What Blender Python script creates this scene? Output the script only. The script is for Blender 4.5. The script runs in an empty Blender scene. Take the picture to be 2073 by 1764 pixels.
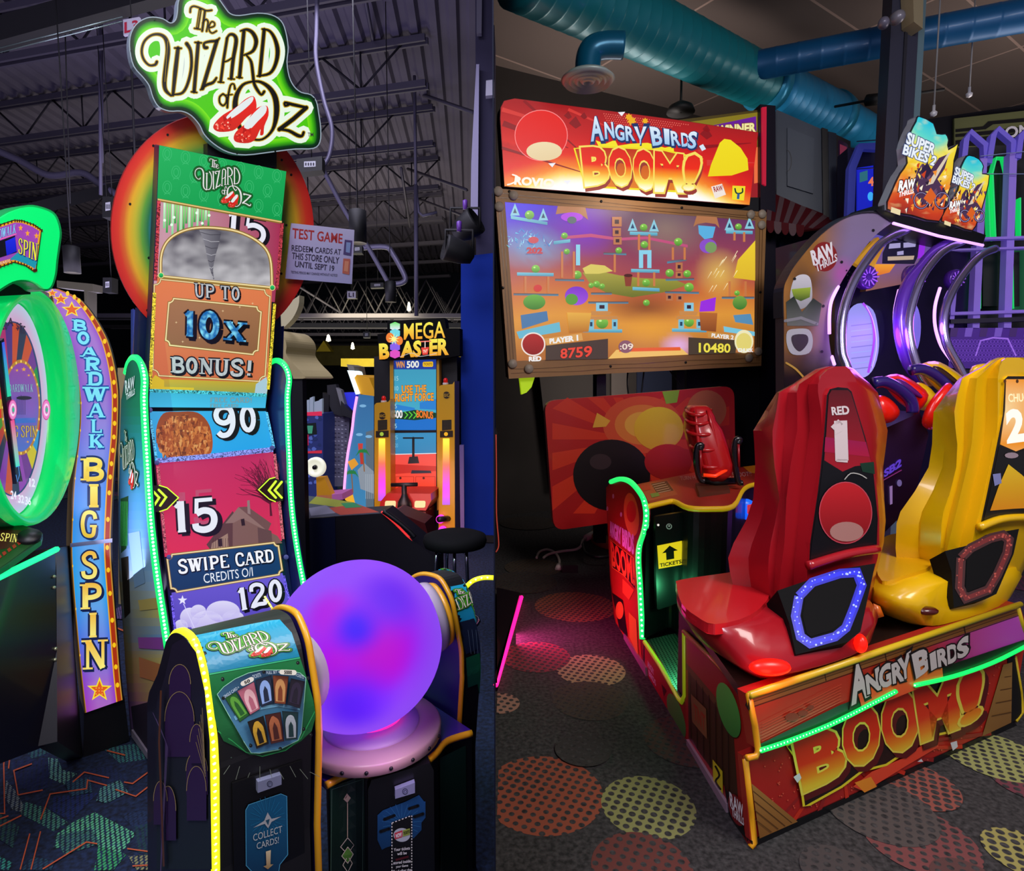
import bpy, bmesh, math, random
from mathutils import Vector, Matrix
from mathutils.bvhtree import BVHTree
from mathutils.geometry import tessellate_polygon
V = Vector
R = random.Random(7)
PI = math.pi
# ---------------------------------------------------------------- camera, world, exposure
W, H, F, HOR, HC = 2073, 1764, 1250.0, 770.0, 1.45
PIT = math.atan((882 - HOR) / F)
SC = bpy.context.scene
COL = SC.collection
cam_d = bpy.data.cameras.new('camera'); cam = bpy.data.objects.new('camera', cam_d); COL.objects.link(cam)
cam.location = (0, 0, HC); cam.rotation_euler = (PI / 2 - PIT, 0, 0)
cam_d.sensor_fit = 'HORIZONTAL'; cam_d.sensor_width = 36; cam_d.lens = 36 * F / W
cam_d.clip_start = 0.02; cam_d.clip_end = 100
SC.camera = cam
SC.view_settings.view_transform = 'Standard'; SC.view_settings.look = 'None'
SC.view_settings.exposure = 0.0; SC.view_settings.gamma = 1.0; SC.view_settings.use_curve_mapping = False
SC.cycles.use_denoising = True
SC.cycles.max_bounces = 6
SC.cycles.sample_clamp_indirect = 4.0
wd = bpy.data.worlds.new('world'); SC.world = wd; wd.use_nodes = True
wd.node_tree.nodes['Background'].inputs[0].default_value = (0.34, 0.31, 0.42, 1)
wd.node_tree.nodes['Background'].inputs[1].default_value = 0.6

def lamp(name, kind, loc, energy, color, size=0.3, rot=None, size_y=None, spot=None):
    d = bpy.data.lights.new(name, kind); d.energy = energy; d.color = color
    if kind == 'AREA':
        d.size = size
        if size_y: d.shape = 'RECTANGLE'; d.size_y = size_y
    else: d.shadow_soft_size = size
    if kind == 'SPOT': d.spot_size = spot or 1.2; d.spot_blend = 0.6
    o = bpy.data.objects.new(name, d); COL.objects.link(o); o.location = loc
    if rot is not None: o.rotation_euler = rot
    return o
def look(a, b):
    return (V(b) - V(a)).to_track_quat('-Z', 'Y').to_euler()
# unseen hall lamps overhead, plus fill lamps added lower down
lamp('hall_fill_light', 'AREA', (-1.6, 0.3, 4.6), 130, (0.80, 0.78, 1.0), 1.6, look((-1.6, 0.3, 4.6), (-1.2, 2.4, 0.6)))
lamp('hall_fill_light', 'AREA', (-3.4, 5.2, 1.6), 110, (0.66, 0.60, 0.9), 3.0, (PI, 0, 0))  # uplight added to brighten the corrugated deck
lamp('hall_fill_light', 'AREA', (-3.0, 11.5, 1.6), 200, (0.85, 0.78, 0.6), 5.0, (PI, 0, 0))  # uplight added for the far end of the deck
lamp('hall_fill_light', 'AREA', (-2.5, 10.8, 2.2), 70, (1, .9, .5), 1.5, (PI / 2, 0, 0))  # fill added to brighten the far yellow soffits
lamp('hall_fill_light', 'AREA', (-1.4, 4.2, 4.4), 60, (0.8, 0.78, 1.0), 1.6, (0, 0, 0))
lamp('hall_fill_light', 'AREA', (1.9, 0.2, 3.6), 92, (1.0, 0.93, 0.88), 1.4, look((1.9, 0.2, 3.6), (1.7, 2.6, 0.3)))
lamp('hall_fill_light', 'AREA', (1.0, 6.0, 3.0), 24, (0.95, 0.82, 0.76), 1.0, (PI, 0, 0))  # uplight added to brighten the tiled ceiling
lamp('hall_fill_light', 'AREA', (4.6, 5.2, 2.9), 32, (0.95, 0.82, 0.76), 1.6, (PI, 0, 0))  # second added uplight, right end of the tiled ceiling
lamp('hall_fill_light', 'AREA', (-0.7, 0.25, 2.7), 40, (0.9, 0.88, 1.0), 0.9, look((-0.7, 0.25, 2.7), (-1.2, 2.4, 2.0)))  # frontal fill added to light the rainbow disc evenly
# ---------------------------------------------------------------- projection helpers
FW = V((0, math.cos(PIT), -math.sin(PIT))); UP = V((0, math.sin(PIT), math.cos(PIT))); RT = V((1, 0, 0))
EYE = V((0, 0, HC))
def ray(px, py):
    return RT * ((px - W / 2) / F) + UP * ((H / 2 - py) / F) + FW
def at(px, py, Y):
    d = ray(px, py); return EYE + d * (Y / d.y)
def fl(px, py, z=0.0):
    d = ray(px, py); return EYE + d * ((z - HC) / d.z)
class Pl:
    def __init__(s, p, n):
        s.p = V(p); s.n = V(n).normalized()
        if s.n.dot(EYE - s.p) < 0: s.n = -s.n
    def hit(s, px, py):
        d = ray(px, py); k = s.n.dot(d)
        t = s.n.dot(s.p - EYE) / k
        return EYE + d * t
    def off(s, k):            # parallel plane, k metres towards the camera
        q = Pl(s.p + s.n * k, s.n); q.n = s.n.copy(); return q
    def hn(s, px, py): return s.hit(px, py), s.n
def pl3(a, b, c): return Pl(a, (V(b) - V(a)).cross(V(c) - V(a)))
def plv(a, b): return Pl(a, (V(b) - V(a)).cross(V((0, 0, 1))))
class Bv:                      # curved host: rays are cast on a finished mesh object
    def __init__(s, verts, faces, guard=None):
        s.t = BVHTree.FromPolygons(verts, faces); s.g = guard
    def hn(s, px, py):
        d = ray(px, py).normalized()
        r = s.t.ray_cast(EYE, d)
        if r[0] is None:
            q = s.g.hit(px, py) if s.g else EYE + d * 2
            r = s.t.find_nearest(q)
        n = r[1]
        if n.dot(-d) < 0: n = -n
        return r[0], n
    def hit(s, px, py): return s.hn(px, py)[0]

# ---------------------------------------------------------------- materials
def lin(h):
    if isinstance(h, (tuple, list)): return tuple(h)[:3]
    h = h.lstrip('#')
    f = lambda c: c / 12.92 if c <= 0.04045 else ((c + 0.055) / 1.055) ** 2.4
    return tuple(f(int(h[i:i + 2], 16) / 255) for i in (0, 2, 4))
_M = {}
def M(h, rough=0.5, metal=0.0, emit=0.0, bump=0.0, bscale=40, coat=0.0, alpha=1.0, var=0.0, vscale=6, sample=True, trans=0.0):
    k = (h, rough, metal, emit, bump, bscale, coat, alpha, var, vscale, sample, trans)
    if k in _M: return _M[k]
    m = bpy.data.materials.new('mat_%d' % len(_M)); m.use_nodes = True; _M[k] = m
    nt = m.node_tree; b = nt.nodes['Principled BSDF']; c = lin(h) + (1,)
    b.inputs['Base Color'].default_value = c; b.inputs['Roughness'].default_value = rough
    b.inputs['Metallic'].default_value = metal
    if rough >= .7: b.inputs['Specular IOR Level'].default_value = .15
    b.inputs['Coat Weight'].default_value = coat; b.inputs['Alpha'].default_value = alpha
    b.inputs['Coat Roughness'].default_value = 0.08
    b.inputs['Transmission Weight'].default_value = trans
    if emit:
        b.inputs['Emission Color'].default_value = c; b.inputs['Emission Strength'].default_value = emit
        if not sample: m.cycles.emission_sampling = 'NONE'
    if var or bump:
        tc = nt.nodes.new('ShaderNodeTexCoord'); nz = nt.nodes.new('ShaderNodeTexNoise')
        nz.inputs['Scale'].default_value = vscale if var else bscale; nz.inputs['Detail'].default_value = 6
        nt.links.new(tc.outputs['Object'], nz.inputs['Vector'])
        if var:
            mx = nt.nodes.new('ShaderNodeMix'); mx.data_type = 'RGBA'
            mx.inputs[6].default_value = tuple(x * (1 - var) for x in c[:3]) + (1,)
            mx.inputs[7].default_value = tuple(min(1, x * (1 + var)) for x in c[:3]) + (1,)
            nt.links.new(nz.outputs[0], mx.inputs[0]); nt.links.new(mx.outputs[2], b.inputs['Base Color'])
            if emit: nt.links.new(mx.outputs[2], b.inputs['Emission Color'])
        if bump:
            bp = nt.nodes.new('ShaderNodeBump'); bp.inputs['Strength'].default_value = bump
            nt.links.new(nz.outputs[0], bp.inputs['Height']); nt.links.new(bp.outputs[0], b.inputs['Normal'])
    return m
def attr_mat(name, emit, rough=0.35, sample=False, glit=0.0, coat=0.0, dim=0.15):
    m = bpy.data.materials.new(name); m.use_nodes = True
    nt = m.node_tree; b = nt.nodes['Principled BSDF']; a = nt.nodes.new('ShaderNodeAttribute'); a.attribute_name = 'Col'
    out = a.outputs['Color']
    if glit:
        tc = nt.nodes.new('ShaderNodeTexCoord'); nz = nt.nodes.new('ShaderNodeTexVoronoi'); nz.inputs['Scale'].default_value = 260
        nt.links.new(tc.outputs['Object'], nz.inputs['Vector'])
        mp = nt.nodes.new('ShaderNodeMapRange'); mp.inputs['From Min'].default_value = 0; mp.inputs['From Max'].default_value = 1
        mp.inputs['To Min'].default_value = 0.2; mp.inputs['To Max'].default_value = 2.6
        sp = nt.nodes.new('ShaderNodeSeparateColor'); nt.links.new(nz.outputs['Color'], sp.inputs[0]); nt.links.new(sp.outputs[0], mp.inputs[0])
        vm = nt.nodes.new('ShaderNodeVectorMath'); vm.operation = 'SCALE'
        nt.links.new(out, vm.inputs[0]); nt.links.new(mp.outputs[0], vm.inputs['Scale']); out = vm.outputs[0]
    if emit:
        b.inputs['Emission Strength'].default_value = emit; nt.links.new(out, b.inputs['Emission Color'])
        vm2 = nt.nodes.new('ShaderNodeVectorMath'); vm2.operation = 'SCALE'; vm2.inputs['Scale'].default_value = dim
        nt.links.new(out, vm2.inputs[0]); nt.links.new(vm2.outputs[0], b.inputs['Base Color'])
        if not sample: m.cycles.emission_sampling = 'NONE'
    else: nt.links.new(out, b.inputs['Base Color'])
    b.inputs['Roughness'].default_value = rough; b.inputs['Coat Weight'].default_value = coat; b.inputs['Coat Roughness'].default_value = 0.06
    if rough >= .7: b.inputs['Specular IOR Level'].default_value = .15
    return m
PRINT = attr_mat('printed_vinyl', 0, 0.4, coat=0.12)
PRINTM = attr_mat('printed_matte', 0, 0.7)
LIT = attr_mat('backlit_print', 0.92)
LITB = attr_mat('backlit_panel', 0.92, sample=True)
GLIT = attr_mat('glitter_screen', 0.9, glit=1.0)
LIT2 = attr_mat('bright_backlit', 1.6)
SLOTS = [PRINT, PRINTM, LIT, LITB, GLIT, LIT2]
IX = {'P': 0, 'PM': 1, 'L': 2, 'LB': 3, 'G': 4, 'L2': 5}

# ---------------------------------------------------------------- objects
ROOTS = {}
def _origin(parent):
    o = parent
    while o is not None and o.parent is not None: o = o.parent
    return ROOTS.get(o.name, V((0, 0, 0))) if o else None
def thing(name, label, cat, loc, group=None):
    o = bpy.data.objects.new(name, None); COL.objects.link(o); o.location = loc; o.empty_display_size = 0.1
    o['label'] = label; o['category'] = cat
    if group: o['group'] = group
    ROOTS[o.name] = V(loc); return o
def tag(o, label, cat, group=None, kind=None):
    o['label'] = label; o['category'] = cat
    if group: o['group'] = group
    if kind: o['kind'] = kind
    return o
class B:                       # collects world-space faces into one mesh
    def __init__(s): s.v = []; s.f = []; s.mi = []; s.c = []; s.mats = []; s.sm = []
    def _m(s, mat):
        if mat not in s.mats: s.mats.append(mat)
        return s.mats.index(mat)
    def add(s, vs, fs, mat, cols=None, smooth=False):
        b = len(s.v); i = s._m(mat); s.v += [tuple(v) for v in vs]
        s.c += cols if cols else [(1, 1, 1)] * len(vs)
        for f in fs: s.f.append([b + k for k in f]); s.mi.append(i); s.sm.append(smooth)
        return s
    def build(s, name, parent=None, label=None, kind=None, bevel=0, sub=0, floor=False):
        me = bpy.data.meshes.new(name)
        if parent is not None: org = _origin(parent)
        else:
            xs = [v[0] for v in s.v]; ys = [v[1] for v in s.v]; zs = [v[2] for v in s.v]
            org = V(((min(xs) + max(xs)) / 2, (min(ys) + max(ys)) / 2, min(zs)))
        me.from_pydata([tuple(V(v) - org) for v in s.v], [], s.f)
        for m in s.mats: me.materials.append(m)
        for p, i, sm in zip(me.polygons, s.mi, s.sm): p.material_index = i; p.use_smooth = sm
        if any(m in SLOTS for m in s.mats):
            a = me.color_attributes.new('Col', 'FLOAT_COLOR', 'POINT')
            for k, c in enumerate(s.c): a.data[k].color = (c[0], c[1], c[2], 1)
        me.validate()
        o = bpy.data.objects.new(name, me); COL.objects.link(o)
        if parent is not None:
            o.parent = parent
        else: o.location = org
        if label: o['label'] = label
        if kind: o['kind'] = kind
        if bevel:
            md = o.modifiers.new('bevel', 'BEVEL'); md.width = bevel; md.segments = 2; md.limit_method = 'ANGLE'; md.angle_limit = 0.7
        if sub:
            md = o.modifiers.new('sub', 'SUBSURF'); md.levels = sub; md.render_levels = sub
        return o
    # --- primitives
    def prism(s, pts, ext, mat, matside=None):
        n = len(pts); pts = [V(p) for p in pts]; ext = V(ext)
        tri = tessellate_polygon([pts])
        s.add(pts + [p + ext for p in pts], [tuple(t) for t in tri] + [tuple(n + k for k in reversed(t)) for t in tri], mat)
        s.add(pts + [p + ext for p in pts], [(i, (i + 1) % n, n + (i + 1) % n, n + i) for i in range(n)], matside or mat)
        return s
    def slab(s, pl, px, th, mat, matside=None, lift=0.0):
        pts = [pl.hit(*p) + pl.n * lift for p in px]
        return s.prism(pts, -pl.n * th, mat, matside)
    def box(s, a, b, mat):
        x0, y0, z0 = a; x1, y1, z1 = b
        vs = [(x, y, z) for z in (z0, z1) for y in (y0, y1) for x in (x0, x1)]
        return s.add(vs, [(0, 2, 3, 1), (4, 5, 7, 6), (0, 1, 5, 4), (2, 6, 7, 3), (0, 4, 6, 2), (1, 3, 7, 5)], mat)
    def obox(s, o, a, b, c, mat):   # parallelepiped from corner o with edge vectors
        o, a, b, c = V(o), V(a), V(b), V(c)
        return s.prism([o, o + a, o + a + b, o + b], c, mat)
    def tube(s, pts, r, mat, n=8, closed=False, cap=True):
        pts = [V(p) for p in pts]; N = len(pts); rs = r if isinstance(r, (list, tuple)) else [r] * N
        vs = []; prev = None
        for i, p in enumerate(pts):
            if closed: t = pts[(i + 1) % N] - pts[i - 1]
            else: t = pts[min(i + 1, N - 1)] - pts[max(i - 1, 0)]
            t.normalize()
            if prev is None:
                a = t.cross(V((0, 0, 1)))
                if a.length < 0.05: a = t.cross(V((0, 1, 0)))
            else: a = prev - t * prev.dot(t)
            a.normalize(); prev = a; b = t.cross(a)
            for k in range(n):
                w = 2 * PI * k / n; vs.append(p + (a * math.cos(w) + b * math.sin(w)) * rs[i])
        fs = []
        for i in range(N if closed else N - 1):
            j = (i + 1) % N
            for k in range(n): fs.append((i * n + k, i * n + (k + 1) % n, j * n + (k + 1) % n, j * n + k))
        if cap and not closed:
            fs.append(tuple(reversed(range(n)))); fs.append(tuple((N - 1) * n + k for k in range(n)))
        return s.add(vs, fs, mat, smooth=True)
    def lathe(s, c, ax, prof, mat, n=32, smooth=True, sx=1, sy=1):   # prof: (radius, height along axis)
        c = V(c); ax = V(ax).normalized(); a = ax.cross(V((0, 0, 1)))
        if a.length < 0.05: a = V((1, 0, 0))
        a.normalize(); b = ax.cross(a); vs = []
        for r, h in prof:
            for k in range(n):
                w = 2 * PI * k / n; vs.append(c + ax * h + a * (r * math.cos(w) * sx) + b * (r * math.sin(w) * sy))
        fs = []
        for i in range(len(prof) - 1):
            for k in range(n): fs.append((i * n + k, i * n + (k + 1) % n, (i + 1) * n + (k + 1) % n, (i + 1) * n + k))
        if prof[0][0] > 1e-4: fs.append(tuple(reversed(range(n))))
        if prof[-1][0] > 1e-4: fs.append(tuple((len(prof) - 1) * n + k for k in range(n)))
        return s.add(vs, fs, mat, smooth=smooth)
    def loft(s, secs, mat, closed=True, cap=True, smooth=True):
        n = len(secs[0]); vs = [V(p) for q in secs for p in q]; fs = []
        for i in range(len(secs) - 1):
            for k in range(n if closed else n - 1):
                j = (k + 1) % n; fs.append((i * n + k, i * n + j, (i + 1) * n + j, (i + 1) * n + k))
        if cap and closed:
            fs.append(tuple(reversed(range(n)))); fs.append(tuple((len(secs) - 1) * n + k for k in range(n)))
        return s.add(vs, fs, mat, smooth=smooth)

# ---------------------------------------------------------------- 2D helpers (drawings in image-like units)
def cr(pts, n=6, closed=False):     # catmull-rom
    N = len(pts); out = []
    rng = range(N) if closed else range(N - 1)
    for i in rng:
        if closed: p0, p1, p2, p3 = pts[i - 1], pts[i], pts[(i + 1) % N], pts[(i + 2) % N]
        else: p0, p1, p2, p3 = pts[max(i - 1, 0)], pts[i], pts[i + 1], pts[min(i + 2, N - 1)]
        for k in range(n):
            t = k / n; t2 = t * t; t3 = t2 * t
            out.append(tuple(0.5 * (2 * b + (c - a) * t + (2 * a - 5 * b + 4 * c - d) * t2 + (-a + 3 * b - 3 * c + d) * t3) for a, b, c, d in zip(p0, p1, p2, p3)))
    if not closed: out.append(tuple(pts[-1]))
    return out
def inset(pts, d):
    n = len(pts); A = sum(pts[i][0] * pts[(i + 1) % n][1] - pts[(i + 1) % n][0] * pts[i][1] for i in range(n))
    sg = 1 if A > 0 else -1; out = []
    for i in range(n):
        x0, y0 = pts[i - 1]; x1, y1 = pts[(i + 1) % n]; tx, ty = x1 - x0, y1 - y0; l = math.hypot(tx, ty) or 1
        out.append((pts[i][0] - sg * ty / l * d, pts[i][1] + sg * tx / l * d))
    return out
def ell(cx, cy, rx, ry, n=28, rot=0, a0=0, a1=360):
    o = []; full = abs(a1 - a0) >= 360
    for k in range(n if full else n + 1):
        a = math.radians(a0 + (a1 - a0) * k / n); x = rx * math.cos(a); y = ry * math.sin(a); c, s_ = math.cos(rot), math.sin(rot)
        o.append((cx + x * c - y * s_, cy + x * s_ + y * c))
    return o
def rrect(q, r=0.12, n=5):          # rounded quad, q = 4 corners TL TR BR BL
    o = []
    for i in range(4):
        p = q[i]; a = q[i - 1]; b = q[(i + 1) % 4]
        da = math.hypot(a[0] - p[0], a[1] - p[1]); db = math.hypot(b[0] - p[0], b[1] - p[1])
        pa = (p[0] + (a[0] - p[0]) * min(r / da, .5), p[1] + (a[1] - p[1]) * min(r / da, .5)); pb = (p[0] + (b[0] - p[0]) * min(r / db, .5), p[1] + (b[1] - p[1]) * min(r / db, .5))
        for k in range(n + 1):
            t = k / n; o.append(tuple((1 - t) ** 2 * u + 2 * t * (1 - t) * v + t * t * w for u, v, w in zip(pa, p, pb)))
    return o
def star(cx, cy, r, r2=None, n=5, rot=-PI / 2, sx=1):
    r2 = r2 or r * 0.42
    return [(cx + sx * (r if k % 2 == 0 else r2) * math.cos(rot + PI * k / n), cy + (r if k % 2 == 0 else r2) * math.sin(rot + PI * k / n)) for k in range(2 * n)]
def bil(q, u, v):
    (ax, ay), (bx, by), (cx, cy), (dx, dy) = q
    return ((ax * (1 - u) + bx * u) * (1 - v) + (dx * (1 - u) + cx * u) * v, (ay * (1 - u) + by * u) * (1 - v) + (dy * (1 - u) + cy * u) * v)
def homog(q):                       # unit square -> quad, projective
    (x0, y0), (x1, y1), (x2, y2), (x3, y3) = q
    dx1, dx2, sx = x1 - x2, x3 - x2, x0 - x1 + x2 - x3; dy1, dy2, sy = y1 - y2, y3 - y2, y0 - y1 + y2 - y3
    den = dx1 * dy2 - dx2 * dy1; g = (sx * dy2 - dx2 * sy) / den; h = (dx1 * sy - sx * dy1) / den
    a, b, c = x1 - x0 + g * x1, x3 - x0 + h * x3, x0; d, e, f = y1 - y0 + g * y1, y3 - y0 + h * y3, y0
    return lambda u, v: ((a * u + b * v + c) / (g * u + h * v + 1), (d * u + e * v + f) / (g * u + h * v + 1))
_T = {}
def text2d(txt, off=0.0):
    k = (txt, off)
    if k in _T: return _T[k]
    def mk(o_):
        cu = bpy.data.curves.new('t', 'FONT'); cu.body = txt; cu.offset = o_; cu.resolution_u = 3; cu.fill_mode = 'FRONT'
        ob = bpy.data.objects.new('t', cu); COL.objects.link(ob)
        dg = bpy.context.evaluated_depsgraph_get(); e = ob.evaluated_get(dg); me = e.to_mesh()
        vs = [(v.co.x, v.co.y) for v in me.vertices]; fs = [tuple(p.vertices) for p in me.polygons]
        e.to_mesh_clear(); bpy.data.objects.remove(ob); bpy.data.curves.remove(cu); return vs, fs
    v0, f0 = mk(0.0) if off else (None, None)
    vs, fs = mk(off)
    ref = v0 or vs
    x0, x1 = min(v[0] for v in ref), max(v[0] for v in ref); y0, y1 = min(v[1] for v in ref), max(v[1] for v in ref)
    vs = [((x - x0) / (x1 - x0), (y1 - y) / (y1 - y0)) for x, y in vs]
    _T[k] = (vs, fs); return _T[k]
# slab letters: strokes in a 1 x 1 box (x right, y down); 'b' thick, 't' thin, 's' serif bars are added at listed points
SL = {
'A': [('t', [(.12, .96), (.45, .04)]), ('b', [(.5, .04), (.82, .96)]), ('t', [(.27, .62), (.66, .62)]), ('s', .12, .96), ('s', .82, .96)],
'B': [('b', [(.25, .04), (.25, .96)]), ('c', [(.25, .06), (.6, .06), (.8, .16), (.78, .38), (.5, .48), (.25, .48)]), ('c', [(.3, .48), (.68, .5), (.88, .64), (.84, .86), (.6, .94), (.25, .94)]), ('s', .2, .04), ('s', .2, .96)],
'C': [('c', [(.84, .3), (.76, .1), (.5, .04), (.26, .14), (.16, .5), (.26, .86), (.5, .96), (.76, .9), (.86, .7)])],
'D': [('b', [(.25, .04), (.25, .96)]), ('c', [(.25, .06), (.6, .07), (.82, .22), (.86, .5), (.82, .78), (.6, .93), (.25, .94)]), ('s', .2, .04), ('s', .2, .96)],
'E': [('b', [(.25, .04), (.25, .96)]), ('t', [(.2, .05), (.82, .05), (.82, .2)]), ('t', [(.25, .5), (.62, .5)]), ('t', [(.2, .95), (.85, .95), (.85, .78)])],
'F': [('b', [(.25, .04), (.25, .96)]), ('t', [(.2, .05), (.82, .05), (.82, .2)]), ('t', [(.25, .5), (.62, .5)]), ('s', .25, .96)],
'G': [('c', [(.84, .3), (.76, .1), (.5, .04), (.26, .14), (.16, .5), (.26, .86), (.5, .96), (.72, .9), (.78, .62)]), ('t', [(.55, .58), (.92, .58)])],
'I': [('b', [(.5, .04), (.5, .96)]), ('s', .5, .04), ('s', .5, .96)],
'K': [('b', [(.25, .04), (.25, .96)]), ('t', [(.75, .06), (.3, .6)]), ('b', [(.42, .42), (.82, .96)]), ('s', .25, .04), ('s', .25, .96), ('s', .75, .04), ('s', .8, .96)],
'L': [('b', [(.3, .04), (.3, .96)]), ('s', .3, .04), ('t', [(.2, .95), (.85, .95), (.85, .74)])],
'N': [('t', [(.2, .04), (.2, .96)]), ('b', [(.2, .04), (.8, .96)]), ('t', [(.8, .04), (.8, .96)]), ('s', .15, .04), ('s', .2, .96), ('s', .8, .04)],
'O': [('o', .5, .5, .36, .46)],
'P': [('b', [(.28, .04), (.28, .96)]), ('c', [(.28, .06), (.64, .07), (.84, .18), (.84, .42), (.6, .53), (.28, .54)]), ('s', .25, .04), ('s', .28, .96)],
'R': [('b', [(.25, .04), (.25, .96)]), ('c', [(.25, .06), (.6, .07), (.8, .18), (.78, .4), (.55, .5), (.25, .5)]), ('b', [(.5, .5), (.78, .96)]), ('s', .2, .04), ('s', .25, .96), ('s', .82, .96)],
'S': [('c', [(.8, .26), (.72, .08), (.45, .04), (.22, .18), (.3, .38), (.6, .52), (.8, .68), (.74, .9), (.48, .96), (.24, .9), (.18, .72)])],
'T': [('b', [(.5, .04), (.5, .96)]), ('t', [(.12, .24), (.12, .05), (.88, .05), (.88, .24)]), ('s', .5, .96)],
'U': [('c', [(.22, .04), (.22, .66), (.34, .92), (.56, .96), (.74, .86), (.8, .6), (.8, .04)]), ('s', .2, .04), ('s', .8, .04)],
'W': [('b', [(.12, .04), (.3, .95)]), ('t', [(.3, .95), (.5, .1)]), ('b', [(.5, .1), (.68, .95)]), ('t', [(.68, .95), (.88, .04)]), ('s', .12, .04), ('s', .5, .06), ('s', .88, .04)],
'X': [('b', [(.2, .04), (.8, .96)]), ('t', [(.8, .04), (.2, .96)]), ('s', .2, .04), ('s', .8, .04), ('s', .2, .96), ('s', .8, .96)],
'!': [('b', [(.5, .02), (.5, .66)]), ('d', .5, .88)],
'1': [('b', [(.52, .04), (.52, .96)]), ('t', [(.25, .22), (.52, .06)]), ('s', .52, .96)],
'2': [('c', [(.2, .3), (.24, .1), (.5, .04), (.78, .16), (.76, .4), (.45, .66), (.2, .93), (.5, .9), (.86, .92), (.86, .74)])],
'5': [('t', [(.8, .06), (.28, .06), (.25, .46)]), ('c', [(.25, .46), (.5, .38), (.76, .46), (.84, .68), (.74, .9), (.48, .97), (.24, .9), (.2, .76)])],
'9': [('c', [(.76, .32), (.66, .5), (.45, .56), (.24, .46), (.18, .26), (.3, .08), (.52, .04), (.74, .12), (.82, .4), (.78, .72), (.6, .94), (.36, .96), (.22, .84)])],
'0': [('o', .5, .5, .34, .46)],
}
def slab_strokes(ch, bold=.2):
    out = []
    for e in SL.get(ch, []):
        k = e[0]
        if k == 'b': out.append((e[1], bold))
        elif k == 't': out.append((e[1], bold * .5))
        elif k == 'c': out.append((cr(e[1], 4), bold * .85))
        elif k == 's': out.append(([(e[1] - .2, e[2]), (e[1] + .2, e[2])], .075))
        elif k == 'o': out.append((ell(e[1], e[2], e[3] * .8, e[4] * .92, 20) + [(e[1] + e[3] * .8, e[2])], bold * .95))
        elif k == 'd': out.append(([(e[1], e[2] - .07), (e[1], e[2] + .07)], bold))
    return out

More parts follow.
